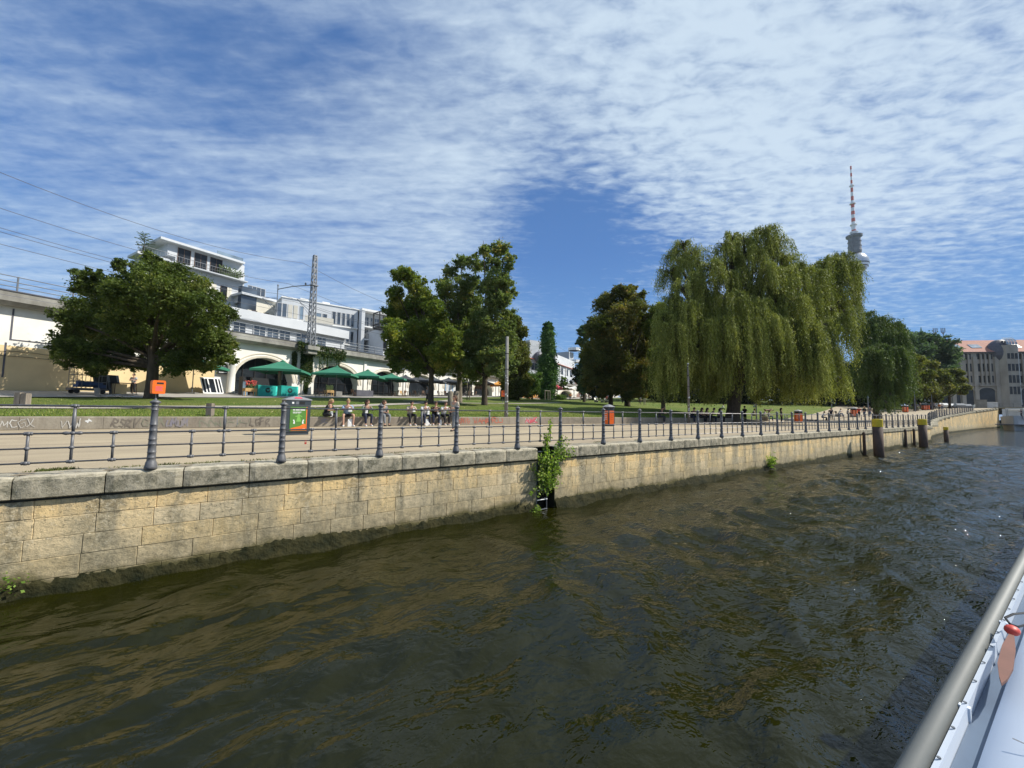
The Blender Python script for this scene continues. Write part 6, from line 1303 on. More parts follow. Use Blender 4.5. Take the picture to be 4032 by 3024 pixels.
for i, (px, lb) in enumerate(((1595, 'dark grey parasol left of the first linden trunk'), (1648, 'dark grey parasol just behind the hooded walker'), (1705, 'dark grey parasol right behind the first linden trunk'), (1765, 'dark grey parasol left of the pale linden trunk'), (1820, 'dark grey parasol behind the pale linden trunk'))): parasol(px, 4.6, 4.0, 2.45, 3.2, M['greyum'], lb, G2, .5)
parasol(1905, 5, 4.2, 2.4, 3.3, M['brum'], 'brown parasol behind the forked linden trunk', None, .5); parasol(1962, 5.5, 3.6, 2.4, 3.2, M['orum'], 'orange parasol left of the concrete pole', None, .6); parasol(2092, 7, 5.2, 2.6, 3.9, M['orum'], 'large orange parasol over the deck chairs', None, .5)
parasol(2192, 5, 4.2, 2.6, 3.5, M['pinkum'], 'pink red awning parasol right of the poplar', None, .3); parasol(2225, 5, 5, 2.5, 3.3, M['whum'], 'white parasol next to the pink one', None, .3); parasol(2262, 5, 5, 2.5, 3.3, M['whum'], 'white parasol at the right end of the terrace', None, .3)
def counter(pl, pr, d, label, h=1.08):
    p, ang, s0_ = vp(pl, d); q, _, s1_ = vp(pr, d); Lc = (q-p).length; an = math.atan2((q-p).y, (q-p).x); e = empty('bar_counter', p, an, label, 'counter', 'teal bar counters')
    MB().box((.0, 0, 0), (Lc, .6, h)).build('body', M['teal'], e); MB().box((-.03, -.03, h), (Lc+.03, .65, h+.04)).build('counter_top', M['tealight'], e); MB().box((-.1, -.012, 0), (.08, .6, h)).build('pale_corner', M['tealight'], e) if pl < 1000 else MB().box((Lc-.12, -.012, 0), (Lc+.06, .6, h)).build('pale_corner', M['tealight'], e)
    c = MB(); c.lathe([(.26, 0), (.26, .02)], n=24); c.v = [(Lc*.52+x, -.003-z, h*.6+y) for x, y, z in c.v]; c = c.build('round_emblem', M['black'], e); t = MB()
    for k, ws in ((0, (.06, .10, .05, .07)), (1, (.07, .1))):
        x = Lc*.52-.17 if k == 0 else Lc*.52-.1
        for w_ in ws: t.box((x, -.0275, h*.6+.03-.1*k), (x+w_, -.0245, h*.6+.09-.1*k)); x += w_+.02
    t.build('emblem_lettering', M['teal'], c); return e
counter(1017, 1090, 7.2, 'teal bar counter with black round emblem, the left and larger one'); counter(1108, 1172, 7.2, 'teal bar counter with black round emblem, the right one beside the timber post')
def box_thing(name, px, d, size, label, cat, mat, rz=0, z=0, group=None, legs=None, legmat='steel'):
    p, ang, _ = vp(px, d); e = empty(name, p, ang+rz, label, cat, group); w, dp, h = size; z0 = z
    MB().box((-w/2, -dp/2, z0), (w/2, dp/2, z0+h)).build('box' if legs else 'body', M[mat], e)
    if legs:
        for sx in (-1, 1):
            for sy in (-1, 1): MB().box((sx*(w/2-.05)-.03, sy*(dp/2-.05)-.03, 0), (sx*(w/2-.05)+.03, sy*(dp/2-.05)+.03, z0)).build('leg', M[legmat], e)
    return e
pa = box_thing('planter_table', 984, 7, (1.1, .5, .32), 'light wood planter box on legs with red flowers left of the teal counter', 'planter', 'lightwood', z=.45, legs=1, legmat='lightwood')
fl = MB()
for k in range(60): fl.ell((R.uniform(-.5, .5)+.1, R.uniform(-.2, .2), 1.2+R.uniform(-.15, .35)), (.07, .07, .05), 5, 4)
fl.build('red_flowers', M['red'], pa); gr_ = MB()
for k in range(40): gr_.tube([(R.uniform(-.45, .45), R.uniform(-.2, .2), .75), (R.uniform(-.5, .5)+.1, R.uniform(-.2, .2), 1.2)], .02, 4)
gr_.build('stems', M['balcplant'], pa)
pb = box_thing('planter_table', 1296, 7.5, (.95, .5, .3), 'light wood planter box on legs under the second green parasol', 'planter', 'lightwood', z=.45, legs=1, legmat='lightwood'); gr_ = MB()
for k in range(60): x_ = R.uniform(-.4, .4); gr_.tube([(x_, 0, .74), (x_+R.uniform(-.1, .1), R.uniform(-.1, .1), R.uniform(.9, 1.4))], [.03, .06], 4)
gr_.build('stems', M['balcplant'], pb)
box_thing('white_crate', 1330, 7.5, (.8, .6, .62), 'low grey white box beside the wooden planter', 'box', 'concrete')
box_thing('stone_trough', 1430, 6.5, (2.6, .8, .8), 'wide grey stone trough under the rightmost green parasol', 'trough', 'slate')
box_thing('timber_post', 1099, 6.3, (.22, .22, 2.7), 'dark timber post between the two teal counters', 'post', 'brownframe')
box_thing('fridge', 962, 4, (.75, .7, 1.9), 'tall dark drinks fridge at the left side of the first arch', 'fridge', 'black'); box_thing('white_door_panel', 965, 5.2, (.5, .1, 1.4), 'pale green upright panel left of the planter with red flowers', 'panel', 'paleglass')
box_thing('bar_shelf', 1050, 5.6, (3.2, .4, .9), 'dark bar shelf behind the left teal counter', 'shelf', 'black', z=0.9)
box_thing('black_menu_board', 876, .25, (1.15, .08, 1.5), 'black menu board with white writing on the pilaster left of the first arch', 'sign', 'black', z=2.1)
mbd = bpy.data.objects[-1] if False else None
e = [o for o in bpy.data.objects if o.get('label', '').startswith('black menu board')][0]; t = MB()
for k in range(7):
    x = -.45
    while x < .4: w_ = R.uniform(.05, .2); t.box((x, -.045, 2.25+k*.18), (min(x+w_, .48), -.041, 2.32+k*.18)); x += w_+.05
t.build('chalk_writing', M['whitep'], e)
pl_ = box_thing('round_pillar', 908, .6, (.1, .1, .1), 'thick round white pillar left of the first arch', 'pillar', 'plaster'); MB().lathe([(.42, 0), (.42, .2), (.36, .3), (.36, 3.0), (.42, 3.1), (.42, 3.3)], n=20).build('shaft', M['plaster'], pl_, smooth=True)
# leaning window sashes
for k in range(5):
    p, ang, _ = vp(812+k*13 if k < 4 else 862, 1.6); e = empty('window_sash', p, ang-.25, ['white framed window sash leaning first from the left in the stack', 'white framed window sash leaning second in the stack', 'white framed window sash leaning third in the stack', 'white framed window sash leaning fourth in the stack', 'white framed window sash leaning at the right end of the stack'][k], 'window sash', 'white window sashes leaning on the yellow wall'); f = MB(); w_ = .95 if k > 1 else .4
    Tl = lambda u, w, d: (u-w*.18, d+w*.28, w)
    for a0, a1, b0_, b1_ in ((-w_/2, w_/2, 0, .12), (-w_/2, w_/2, 1.55, 1.67), (-w_/2, -w_/2+.1, .12, 1.55), (w_/2-.1, w_/2, .12, 1.55)): f.prism([(a0, b0_), (a1, b0_), (a1, b1_), (a0, b1_)], -.03, .03, Tl)
    f.build('frame', M['whitep'], e); MB().prism([(-w_/2+.1, .12), (w_/2-.1, .12), (w_/2-.1, 1.55), (-w_/2+.1, 1.55)], -.01, .01, Tl).build('pane', M['darkglass'], e)
# dark panels, cargo bike and folding tables at the left
for k, px in enumerate((408, 446)):
    p, ang, _ = vp(px, 4.5 if False else 5.0); e = empty('dark_panel', p, ang, ['dark framed panel leaning by the yellow wall, left of two', 'dark framed panel leaning by the yellow wall, right of two'][k], 'panel'); Tl = lambda u, w, d: (u-w*.1, d+w*.2, w)
    MB().prism([(-.4, .25), (.4, .25), (.4, 1.5), (-.4, 1.5)], -.02, .02, Tl).build('sheet', M['black'], e); MB().prism([(.4, .0), (.55, .0), (.55, 1.5), (.4, 1.5)], -.03, .03, Tl).build('grey_edge', M['steel'], e)
p, ang, _ = vp(355, 5.2); e = empty('cargo_trailer', p, ang, 'dark loaded hand trailer with wire cage standing by the yellow wall', 'trailer')
MB().box((-1.1, -.4, .25), (.9, .4, .42)).build('platform', M['slate'], e)
ld_ = MB(); 
for k in range(9): ld_.rbox((R.uniform(-.8, .6), R.uniform(-.2, .2), .55+R.uniform(0, .35)), (R.uniform(.3, .6), .4, R.uniform(.15, .3)), (0, 0, R.uniform(-.5, .5)))
ld_.build('load', cloth('bluetarp', (.05, .09, .2)), e)
cg = MB()
for x in (-1.0, -.55, -.1, .35, .8): cg.tube([(x, -.38, .4), (x, -.38, 1.9)], .02, 4); cg.tube([(x, .38, .4), (x, .38, 1.9)], .02, 4)
for z in (.9, 1.4, 1.9): cg.tube([(-1.0, -.38, z), (.8, -.38, z), (.8, .38, z), (-1, .38, z), (-1.0, -.38, z)], .02, 4)
cg.build('wire_cage', M['steel'], e)
for x in (-.8, .6):
    for y in (-.42, .42):
        t = MB(); t.lathe([(.16, -.03), (.16, .03)], n=14); t.v = [(x+a_, y+c_, .16+b_) for a_, b_, c_ in t.v]; t.build('wheel', M['black'], e)
p = place(455, 26.8); e = empty('folded_metal_chairs', p, -.4, 'shiny tangle of folded metal chairs lying on the lawn edge', 'chairs'); t = MB()
for k in range(14): x = R.uniform(-.6, 1.1); t.tube([(x, R.uniform(-.2, .2), R.uniform(.02, .1)), (x+R.uniform(-.4, .9), R.uniform(-.2, .2), R.uniform(.05, .5 if x < .1 else .15))], .014, 5)
t.build('tubes', pm('bright_steel', (.7, .7, .7), (.5, .5, .5), 5, .25, 0, .9), e); 
def table(px, d, label, w=1.3, mat='brownframe', h=.9, top='black'):
    p, ang, _ = vp(px, d); e = empty('table', p, ang, label, 'table'); MB().box((-w/2, -.35, h-.05), (w/2, .35, h)).build('table_top', M[top], e)
    for sx in (-1, 1):
        for sy in (-1, 1): MB().tube([(sx*(w/2-.08), sy*.3, 0), (sx*(w/2-.1), sy*.28, h-.05)], .03, 5).build('leg', M[mat], e)
    return e
table(490, 5.2, 'dark topped table beside the standing man under the maple', 1.5); box_thing('cardboard_box', 470, 5.0, (.8, .5, .8), 'yellowish cardboard box below the dark topped table', 'box', 'yellowp')
# stalls in the shade: simple tables, chairs with backs
def chair(p, rz, label, group, mat='brownframe', proto=[None]):
    if proto[0] is None:
        e = empty('cafe_chair', p, rz, label, 'chair', group); MB().box((-.22, -.22, .43), (.22, .22, .47)).build('seat', M[mat], e); MB().rbox((0, .23, .72), (.42, .03, .4), (-.12, 0, 0)).build('backrest', M[mat], e)
        for sx in (-1, 1):
            for sy in (-1, 1): MB().tube([(sx*.2, sy*.2, 0), (sx*.19, sy*.19, .43)], .018, 5).build('leg', M[mat], e)
        proto[0] = e; return e
    return relabel(dup(proto[0], None, p, rz), label, group)
cg_ = 'cafe chairs in the shade of the grey parasols'
for k, px in enumerate((1545, 1562, 1590, 1618, 1636, 1668, 1728, 1750, 1790, 1845, 1870, 1392, 1250, 1265)):
    p, ang, _ = vp(px, R.uniform(4.5, 7.5)); chair(p, ang+R.uniform(0, 6), 'dark cafe chair standing on the terrace under the parasols', cg_)
for k, px in enumerate((1555, 1604, 1650, 1740, 1800, 1860)):
    table(px, 5.6, ['dark cafe table under the green parasol by the first linden', 'dark cafe table left of the hooded walker', 'dark cafe table behind the hooded walker', 'dark cafe table right of the first linden trunk', 'dark cafe table near the pale linden trunk', 'dark cafe table left of the forked linden trunk'][k], .8, h=.74)
wc = chair(vp(1583, 8)[0], .5, 'pale wooden chair at the terrace edge left of the hooded walker', None); 
for c_ in wc.children: c_.data = c_.data.copy(); c_.data.materials[0] = M['lightwood']
# clothes rail with white and blue shirts between trunks
p, ang, _ = vp(1772, 6.); e = empty('clothes_stall', p, ang, 'stall rail hung with white and blue striped cloths beside the pale linden trunk', 'stall'); MB().tube([(-1.5, 0, 0), (-1.5, 0, 2.2), (1.5, 0, 2.2), (1.5, 0, 0)], .03, 6).build('rail', M['steel'], e)
for k in range(9): x = -1.35+k*.33; MB().rbox((x, 0, 1.3), (.24, .06, 1.6-R.uniform(0, .3)), (0, 0, R.uniform(-.3, .3))).build('hanging_cloth', CLOTH['white'] if k % 3 else CLOTH['lightblue'], e)
p, ang, _ = vp(1838, 4.5); e = empty('graffiti_board', p, ang, 'dark board with pale spray paint curls behind the middle trunks', 'board'); MB().box((-1.6, -.05, 0), (1.6, .05, 2.2)).build('board', M['black'], e); t = MB()
for k in range(12): cx, cz, r_ = R.uniform(-1.3, 1.3), R.uniform(.5, 1.8), R.uniform(.1, .3); t.tube([(cx+r_*math.cos(a_*.7), -.06, cz+r_*math.sin(a_*.7)) for a_ in range(8)], .02, 4)
t.build('spray_curls', M['whitespray'], e)
# deck chairs
dp = None
for k in range(8):
    px = [2062, 2068, 2075, 2082, 2089, 2106, 2114, 2123][k]; p, ang, _ = vp(px, 9.5)
    if dp is None:
        dp = empty('deck_chair', p, ang, 'orange deck chair', 'deck chair', 'orange deck chairs under the large orange parasol')
        MB().prism([(-.3, .3), (.3, .3), (.3, 1.05), (-.3, 1.05)], -.02, .02, lambda u, w, d: (u, d+(w-.3)*.75, w)).build('canvas_back', M['orum'], dp); MB().prism([(-.3, 0), (.3, 0), (.3, .7), (-.3, .7)], -.02, .02, lambda u, w, d: (u, -w+.1, .32+w*.1+d)).build('canvas_seat', M['orum'], dp)
        for sx in (-1, 1): MB().tube([(sx*.33, -.75, .0), (sx*.33, .62, 1.1)], .025, 5).build('frame', M['lightwood'], dp); MB().tube([(sx*.33, .5, .0), (sx*.33, -.6, .42)], .025, 5).build('frame', M['lightwood'], dp)
        c_ = dp
    else: c_ = dup(dp, None, p, ang)
    c_['label'] = 'orange deck chair of the row facing the lawn under the large orange parasol'
# tree stake frame at the poplar foot
p = place(2157, 74); e = empty('tree_stake_frame', p, .4, 'wooden stake frame standing at the foot of the slim poplar', 'frame')
for x in (-1.2, 0, .9): MB().tube([(x, 0, 0), (x, 0, 2.1)], .07, 6).build('stake', M['wood'], e)
MB().tube([(-1.3, 0, 2.05), (1.0, 0, 2.05)], .06, 6).build('crossbar', M['wood'], e)
for px, lb in ((1838, 'left one of two slim pale stakes right of the pale linden trunk'), (1848, 'right one of two slim pale stakes right of the pale linden trunk')):
    p = place(px, 52); simple('wooden_stake', lb, 'stake', p, MB().tube([(0, 0, 0), (0, 0, 2.6 if px < 1840 else 1.9)], .07, 6), M['palebark'])
# benches in the far shade
for k, px in enumerate((2348, 2372, 2390)):
    p = place(px, 82); 
    if k == 0:
        bn_ = empty('park_bench', p, .6, '', 'bench', 'pale park benches in the shade'); MB().box((-.9, -.25, .42), (.9, .25, .5)).build('seat', M['whum'], bn_); MB().rbox((0, .3, .75), (1.8, .06, .4), (-.2, 0, 0)).build('backrest', M['whum'], bn_)
        for sx in (-.8, .8): MB().box((sx-.04, -.25, 0), (sx+.04, .3, .42)).build('leg', M['concrete'], bn_)
        q = bn_
    else: q = dup(bn_, None, p, .6+.2*k)
    q['label'] = ['pale park bench in the shade, left of three by the chestnut trunks', 'pale park bench in the shade, middle of three by the chestnut trunks', 'pale park bench in the shade, right of three by the chestnut trunks'][k]
# ------------------------------------------------------------------ people on the seat wall (facing the river, -Y)
def on_wall(px, pose, label, shirt, trousers, hair='brown', rz=0., shoe='shoe', dy=0.12, sc=1.13):
    x = wpx(px, .7); return person(pose, (x, yl(x)+dy, .55), rz, label, shirt, trousers, hair, shoe, sc=sc)
on_wall(1283, 'cross', 'woman in black sitting cross legged sideways on the wall, eating', 'black', 'black', 'blonde', .9, 'black', .2); on_wall(1367, 'eatshorts', 'person in light blue shirt and dark shorts eating on the wall', 'lightblue', 'dark', 'blonde', 0)
on_wall(1440, 'eatlong', 'person in dark green pullover looking aside while eating on the wall', 'sage', 'navy', 'brown', .15); on_wall(1506, 'lap', 'person with dark backpack sitting half hidden behind a railing post', 'grey', 'grey', 'brown', .35, 'darkshoe')
on_wall(1617, 'eat', 'man in beige shirt and black trousers eating on the wall', 'beige', 'black', 'blackhair', 0); on_wall(1670, 'eat', 'man with black hair in white shirt eating from a bag on the wall', 'white', 'navy', 'blackhair', .1)
on_wall(1713, 'phone', 'person in black bending forward between two people in white', 'black', 'navy', 'brown', -.15); on_wall(1748, 'eat', 'person in white shirt with tied up hair, fourth of the wall group', 'white', 'black', 'brown', .1); on_wall(1782, 'lap', 'person in black behind the walking man at the wall', 'black', 'black', 'blackhair', .1)
def bag(px, dz, dy, w, h, label, mat='paper', name='paper_bag', cat='bag'):
    x = wpx(px, .3); b = MB(); b.add([(-w/2, -.07, 0), (w/2, -.07, 0), (w/2, .07, 0), (-w/2, .07, 0), (-w/2*.9, -.03, h), (w/2*.9, -.04, h*.97), (w/2*.9, .04, h), (-w/2*.9, .04, h*.96), (0, -.085, h*.5), (w*.4, -.08, h*.5)], [(0, 1, 9, 8), (0, 8, 4), (8, 9, 5, 4), (9, 1, 5), (1, 2, 6, 5), (2, 3, 7, 6), (3, 0, 4, 7), (3, 2, 1, 0), (4, 5, 6, 7)]); o = b.build(name, M[mat] if mat in M else CLOTH[mat]); o.location = (x, yl(x)+dy, dz); return tag(o, label, cat)
bag(1374, 0, -.28, .26, .42, 'white paper bag on the ground between the bare legs'); bag(1676, 0, -.3, .3, .42, 'white paper bag on the ground before the man with black hair'); bag(1726, 0, -.25, .24, .38, 'white paper bag on the ground before the bent person')
bag(1303, .56, -.1, .14, .3, 'white paper wrapper held by the woman in black'); bag(1373, .86, -.26, .2, .26, 'white paper wrapper held by the person in light blue'); bag(1436, .78, -.3, .14, .28, 'white paper wrapper held by the person in green'); bag(1622, .88, -.28, .16, .26, 'white paper wrapper held by the man in beige'); bag(1677, .72, -.34, .14, .34, 'long white paper wrapper held by the man with black hair'); bag(1717, .74, -.3, .12, .3, 'white paper wrapper held by the bent person')
bag(1520, .55, .1, .3, .42, 'dark backpack worn by the half hidden person on the wall', 'dark', 'backpack', 'backpack'); 
p = onz(1788, 1698, 0); person('walkbag', (p[0], p[1], 0), -1.25, 'long haired man in beige shirt walking left along the promenade', 'beige', 'grey', 'brown', 'darkshoe', sc=1.02)
p = place(1681, 41.5); person('walkbag', p, -1.4, 'walker in pale grey hooded jacket beside the first linden trunk', 'palegrey', 'dark', 'grey' if False else 'palegrey', 'darkshoe')
p = place(519, 33); person('stand', p, -.5, 'man in grey shirt standing at the dark table under the maple', 'palegrey', 'black', 'blackhair', 'darkshoe')
# people in the shade of the willow
for k, (px, pose, lb, sh_, tr_) in enumerate(((2598, 'phone', 'dark clothed person crouching on the wall left of the thin dark pole', 'dark', 'dark'), (2727, 'phone', 'person in black just right of the thin dark pole in the shade', 'black', 'navy'), (2762, 'lap', 'person in dark jacket, second right of the thin dark pole', 'navy', 'black'), (2783, 'lap', 'long haired person in black, third right of the thin dark pole', 'black', 'black'), (2801, 'phone', 'long haired person in dark top, fourth right of the thin dark pole', 'dark', 'navy'), (2833, 'lap', 'person in grey jacket sitting nearest the left side of the willow trunk', 'grey', 'black'))):
    on_wall(px, pose, lb, sh_, tr_, 'blackhair', R.uniform(-.3, .3), 'darkshoe')
def gp(px, D): p = place(px, D); p.z = max(p.z, 0) if p.y > yl(p.x) else rampz(p.x); return p
person('stand', gp(2932, 42.5), 1.2, 'person in black standing right beside the willow trunk', 'black', 'black', 'blackhair', 'darkshoe'); person('standlong', gp(3076, 44), .2, 'dark dressed person standing between the second trunk and the bicycle', 'dark', 'black', 'blackhair', 'darkshoe')
def bench2(px, D, rz, label):
    q = dup(bn_, None, gp(px, D), rz); q['label'] = label; q['group'] = 'park benches beside the promenade'
    for c_ in q.children: c_.data = c_.data.copy(); c_.data.materials[0] = M['wood']
    return q
bench2(3008, 48, .5, 'wooden bench under the willow carrying three people'); bench2(3300, 64, .4, 'wooden bench left of the third orange bin')
for px, lb, sh_, tr_, ps in ((2962, 'person in dark shirt with bare legs sitting left on the willow bench', 'grey', 'dark', 'eatshorts'), (3004, 'person in pale shirt sitting in the middle of the willow bench', 'palegrey', 'beige', 'eat'), (3024, 'person in grey shirt leaning back at the right of the willow bench', 'grey', 'jeans', 'lap')):
    q = gp(px, 48); q.z += .5; person(ps, q, .3, lb, sh_, tr_, 'brown', 'shoe')
for px, D, ps, dz, lb, sh_, tr_ in ((2841, 66, 'phone', .05, 'person in white and black sitting on the sunny lawn left of the willow trunk', 'white', 'black'), (2968, 76, 'cross', .05, 'pale dressed person sitting far back on the lawn', 'palegrey', 'jeans'), (3027, 66, 'lay', .05, 'person in pink lying on the lawn right of the willow trunk', 'pink', 'pink'), (3236, 52, 'eat', .5, 'white shirted person sitting at the railing side of the lawn', 'white', 'dark'), (3203, 50, 'lay', .05, 'dark dressed person resting on the grass right of the second bin', 'dark', 'dark'), (3303, 63, 'eat', .5, 'person in white sitting on the bench left of the third bin', 'white', 'jeans'), (3336, 64, 'lap', .5, 'person in dark trousers sitting at the left edge of the third bin', 'palegrey', 'black')):
    q = gp(px, D); q.z += dz; person(ps, q, R.uniform(-.4, .6), lb, sh_, tr_, 'brown', 'darkshoe')
for px, D, ps, lb, sh_, tr_ in ((3383, 62, 'walk', 'person in dark red walking right beside the third bin', 'red', 'black'), (3404, 64, 'standlong', 'person in black standing between the third bin and a grey pole', 'black', 'jeans'), (3425, 64, 'walk', 'person in grey walking behind the railing near the grey pole', 'grey', 'jeans'), (3465, 56, 'stand', 'person with white top standing behind the nearest mooring pile', 'white', 'dark'), (3272, 56, 'walk', 'person walking behind the fourth railing post left of the bin', 'navy', 'dark'),
    (2388, 80, 'stand', 'person in red shirt standing near the pale benches', 'red', 'dark'), (2408, 74, 'stand', 'person in pale blue shirt standing by the left chestnut trunk', 'lightblue', 'dark'), (2452, 78, 'walk', 'person in white walking between the chestnut trunks', 'white', 'dark'), (2520, 76, 'walk', 'person in white leaning forward right of the chestnut trunks', 'white', 'dark'), (2538, 74, 'standlong', 'person in beige standing right of the chestnut trunks', 'beige', 'beige'),
    (2298, 84, 'walk', 'person in white walking at the right end of the terrace', 'white', 'jeans'), (2306, 86, 'stand', 'person in grey standing at the right end of the terrace', 'grey', 'jeans'), (2285, 88, 'standlong', 'person in pale dress near the white parasols', 'white', 'beige'), (2318, 88, 'walk', 'dark dressed person walking left of the benches', 'dark', 'dark'), (2245, 92, 'standlong', 'person in orange near the white parasols', 'orange', 'dark'),
    (3610, 88, 'walk', 'person in grey walking on the ramp left of the far pair of bins', 'grey', 'black'), (3668, 96, 'walk', 'person in black walking on the ramp right of the far pair of bins', 'black', 'jeans'), (3682, 98, 'stand', 'person in blue standing on the ramp', 'lightblue', 'dark'), (3700, 88, 'walk', 'person with bare arms in orange on the ramp', 'orange', 'dark'), (3712, 92, 'stand', 'person in white on the ramp before the parked cars', 'white', 'jeans'), (3625, 100, 'standlong', 'dark dressed person below the olive trees', 'black', 'dark')):
    person(ps, gp(px, D), R.uniform(0, 6.28) if 'walking' not in lb else R.choice([-1.3, 1.3]), lb, sh_, tr_, R.choice(['brown', 'blackhair', 'blonde']), 'darkshoe')
# ------------------------------------------------------------------ bicycles
def bicycle(p, rz, label):
    e = empty('bicycle', p, rz, label, 'bicycle')
    for x in (-.52, .52):
        w = MB(); w.tube([(x+.33*math.cos(2*pi*k/20), 0, .34+.33*math.sin(2*pi*k/20)) for k in range(21)], .018, 5, cap=False)
        for k in range(8): w.tube([(x, 0, .34), (x+.33*math.cos(pi*k/4), 0, .34+.33*math.sin(pi*k/4))], .004, 3)
        w.build('wheel', M['black'], e)
    f = MB()
    for a_, b_ in (((-.52, .34), (-.15, .34)), ((-.15, .34), (-.28, .82)), ((-.15, .34), (.36, .74)), ((-.25, .76), (.34, .8)), ((.52, .34), (.34, .9)), ((-.52, .34), (-.26, .74))): f.tube([(a_[0], 0, a_[1]), (b_[0], 0, b_[1])], .018, 6)
    f.build('frame', M['scooter'], e); MB().tube([(.34, 0, .88), (.3, 0, 1.02), (.32, -.26, 1.04)], .014, 5).tube([(.3, 0, 1.02), (.32, .26, 1.04)], .014, 5).build('handlebar', M['steel'], e); MB().ell((-.3, 0, .86), (.13, .07, .04)).build('saddle', M['black'], e); return e
bicycle(gp(3098, 46), .5, 'bicycle beside the standing dark dressed person right of the willow trunk'); bicycle(gp(3470, 58), .3, 'bicycle leaning behind the railing above the nearest mooring pile'); bicycle(gp(3618, 88), .2, 'bicycle parked on the ramp below the olive trees'); bicycle(gp(3080, 92), .2, 'far bicycle lying in the park under the willow branches')
# ------------------------------------------------------------------ parked cars and kiosks by the bridge
def car(p, rz, label, mat):
    e = empty('parked_car', p, rz, label, 'car', 'cars parked by the bridge'); prof = [(-2.1, .35), (2.1, .35), (2.15, .75), (1.3, .92), (.7, 1.42), (-1.0, 1.45), (-1.9, 1.0), (-2.15, .9)]
    MB().prism(prof, -.85, .85, lambda u, w, d: (u, d*(1-.12*max(0, w-.9)), w)).build('body', mat, e); MB().prism([(1.15, .96), (.66, 1.36), (-.95, 1.38), (-1.65, 1.0)], -.82, .82, lambda u, w, d: (u, d, w)).build('windows', M['darkglass'], e)
    for x in (-1.35, 1.35):
        for y in (-.8, .8): t = MB(); t.lathe([(.33, -.1), (.33, .1)], n=14); t.v = [(x+a_, y+c_, .33+b_) for a_, b_, c_ in t.v]; t.build('wheel', M['black'], e)
    return e
for k, (px, D) in enumerate(((3712, 112), (3740, 116), (3778, 112), (3805, 118), (3850, 122))):
    q = gp(px, D); car(q, math.radians(20), ['white car parked farthest left on the ramp road', 'white car parked second from the left on the ramp road', 'silver car parked third from the left on the ramp road', 'grey car parked fourth from the left on the ramp road', 'white car parked right behind the grey kiosk'][k], M['whitep'] if k in (0, 1, 4) else M['steel'])
for px, D, w, h, mt, lb in ((3866, 112, 1.9, 2.5, 'concrete', 'grey electrical kiosk above the bridge wall'), (3893, 114, 2.6, 1.9, 'greyw', 'white tarpaulin stall beside the grey kiosk'), (3912, 116, 1.6, 1.9, 'white', 'small white stall farthest right beside the grey kiosk')):
    q = gp(px, D); e = empty('kiosk', q, .3, lb, 'kiosk'); MB().box((-w/2, -w/2, 0), (w/2, w/2, h)).build('body', M[mt], e); MB().box((-w/2-.1, -w/2-.1, h), (w/2+.1, w/2+.1, h+.12)).build('roof', M['whitep' if mt != 'concrete' else 'concrete'], e); MB().box((-.3, -w/2-.02, h*.55), (.3, -w/2+.01, h*.85)).build('hatch', M['dark'], e)
# ------------------------------------------------------------------ moored boat far right
bt = empty('moored_boat', (133, 7.2, -1.82), 0, 'white and grey passenger boat moored by the bridge at the right edge', 'boat')
hl = MB(); secs = [(0, .05, 3.1), (.6, .5, 3.1), (2, 1.3, 3.0), (5, 2.1, 2.9), (10, 2.4, 2.8), (24, 2.4, 2.8)]; vs = []
for x, hw_, zt in secs: vs += [(x+(.9 if x < 3 else 0)*1, -hw_*.75, -.4), (x+.3, -hw_*.92, 1.2), (x-.5*(x < 1), -hw_, zt), (x-.5*(x < 1), hw_, zt), (x+.3, hw_*.92, 1.2), (x+(.9 if x < 3 else 0), hw_*.75, -.4)]
hl.add(vs, [(i*6+k, (i+1)*6+k, (i+1)*6+(k+1) % 6, i*6+(k+1) % 6) for i in range(5) for k in range(6)]+[(0, 1, 2, 3, 4, 5), tuple(30+k for k in range(6))[::-1]]); hl.build('hull', M['greyw'], bt)
MB().box((.2, -2.5, 1.15), (24, 2.5, 1.32)).build('rubbing_strake', M['slate'], bt); MB().box((7, -1.9, 2.85), (24, 1.9, 4.6)).build('cabin', M['whitep'], bt); MB().box((7.5, -1.93, 3.4), (23.5, 1.93, 4.3)).build('cabin_window', M['darkglass'], bt); MB().box((2.8, -1.2, 4.6), (6.8, 1.2, 4.72)).build('canopy', M['whitep'], bt)
t = MB()
for x in (3, 6.6):
    for y in (-1.1, 1.1): t.tube([(x, y, 2.9), (x, y, 4.6)], .04, 5)
for x in range(0, 7): t.tube([(x*1.1, -1.2-.12*x, 3.0), (x*1.1, -1.2-.12*x, 3.9)], .03, 4)
t.tube([(0, -.1, 3.9), (2.2, -1.2, 3.9), (7.5, -2.0, 3.9)], .03, 4); t.build('bow_railing', M['steel'], bt); t = MB(); t.lathe([(.35, 0), (.35, .06)], n=14); t.v = [(4+a_, -2.12-c_, 1.9+b_) for a_, b_, c_ in t.v]; t.build('porthole', M['black'], bt); MB().box((1.2, -1.35, 2.5), (2.6, -1.2, 3.3)).build('name_plate', M['whitep'], bt)
q = person('stand', (138, 6.4, 1.05), 2.8, 'person in dark jacket standing on the moored boat', 'navy', 'black', 'brown', 'darkshoe')
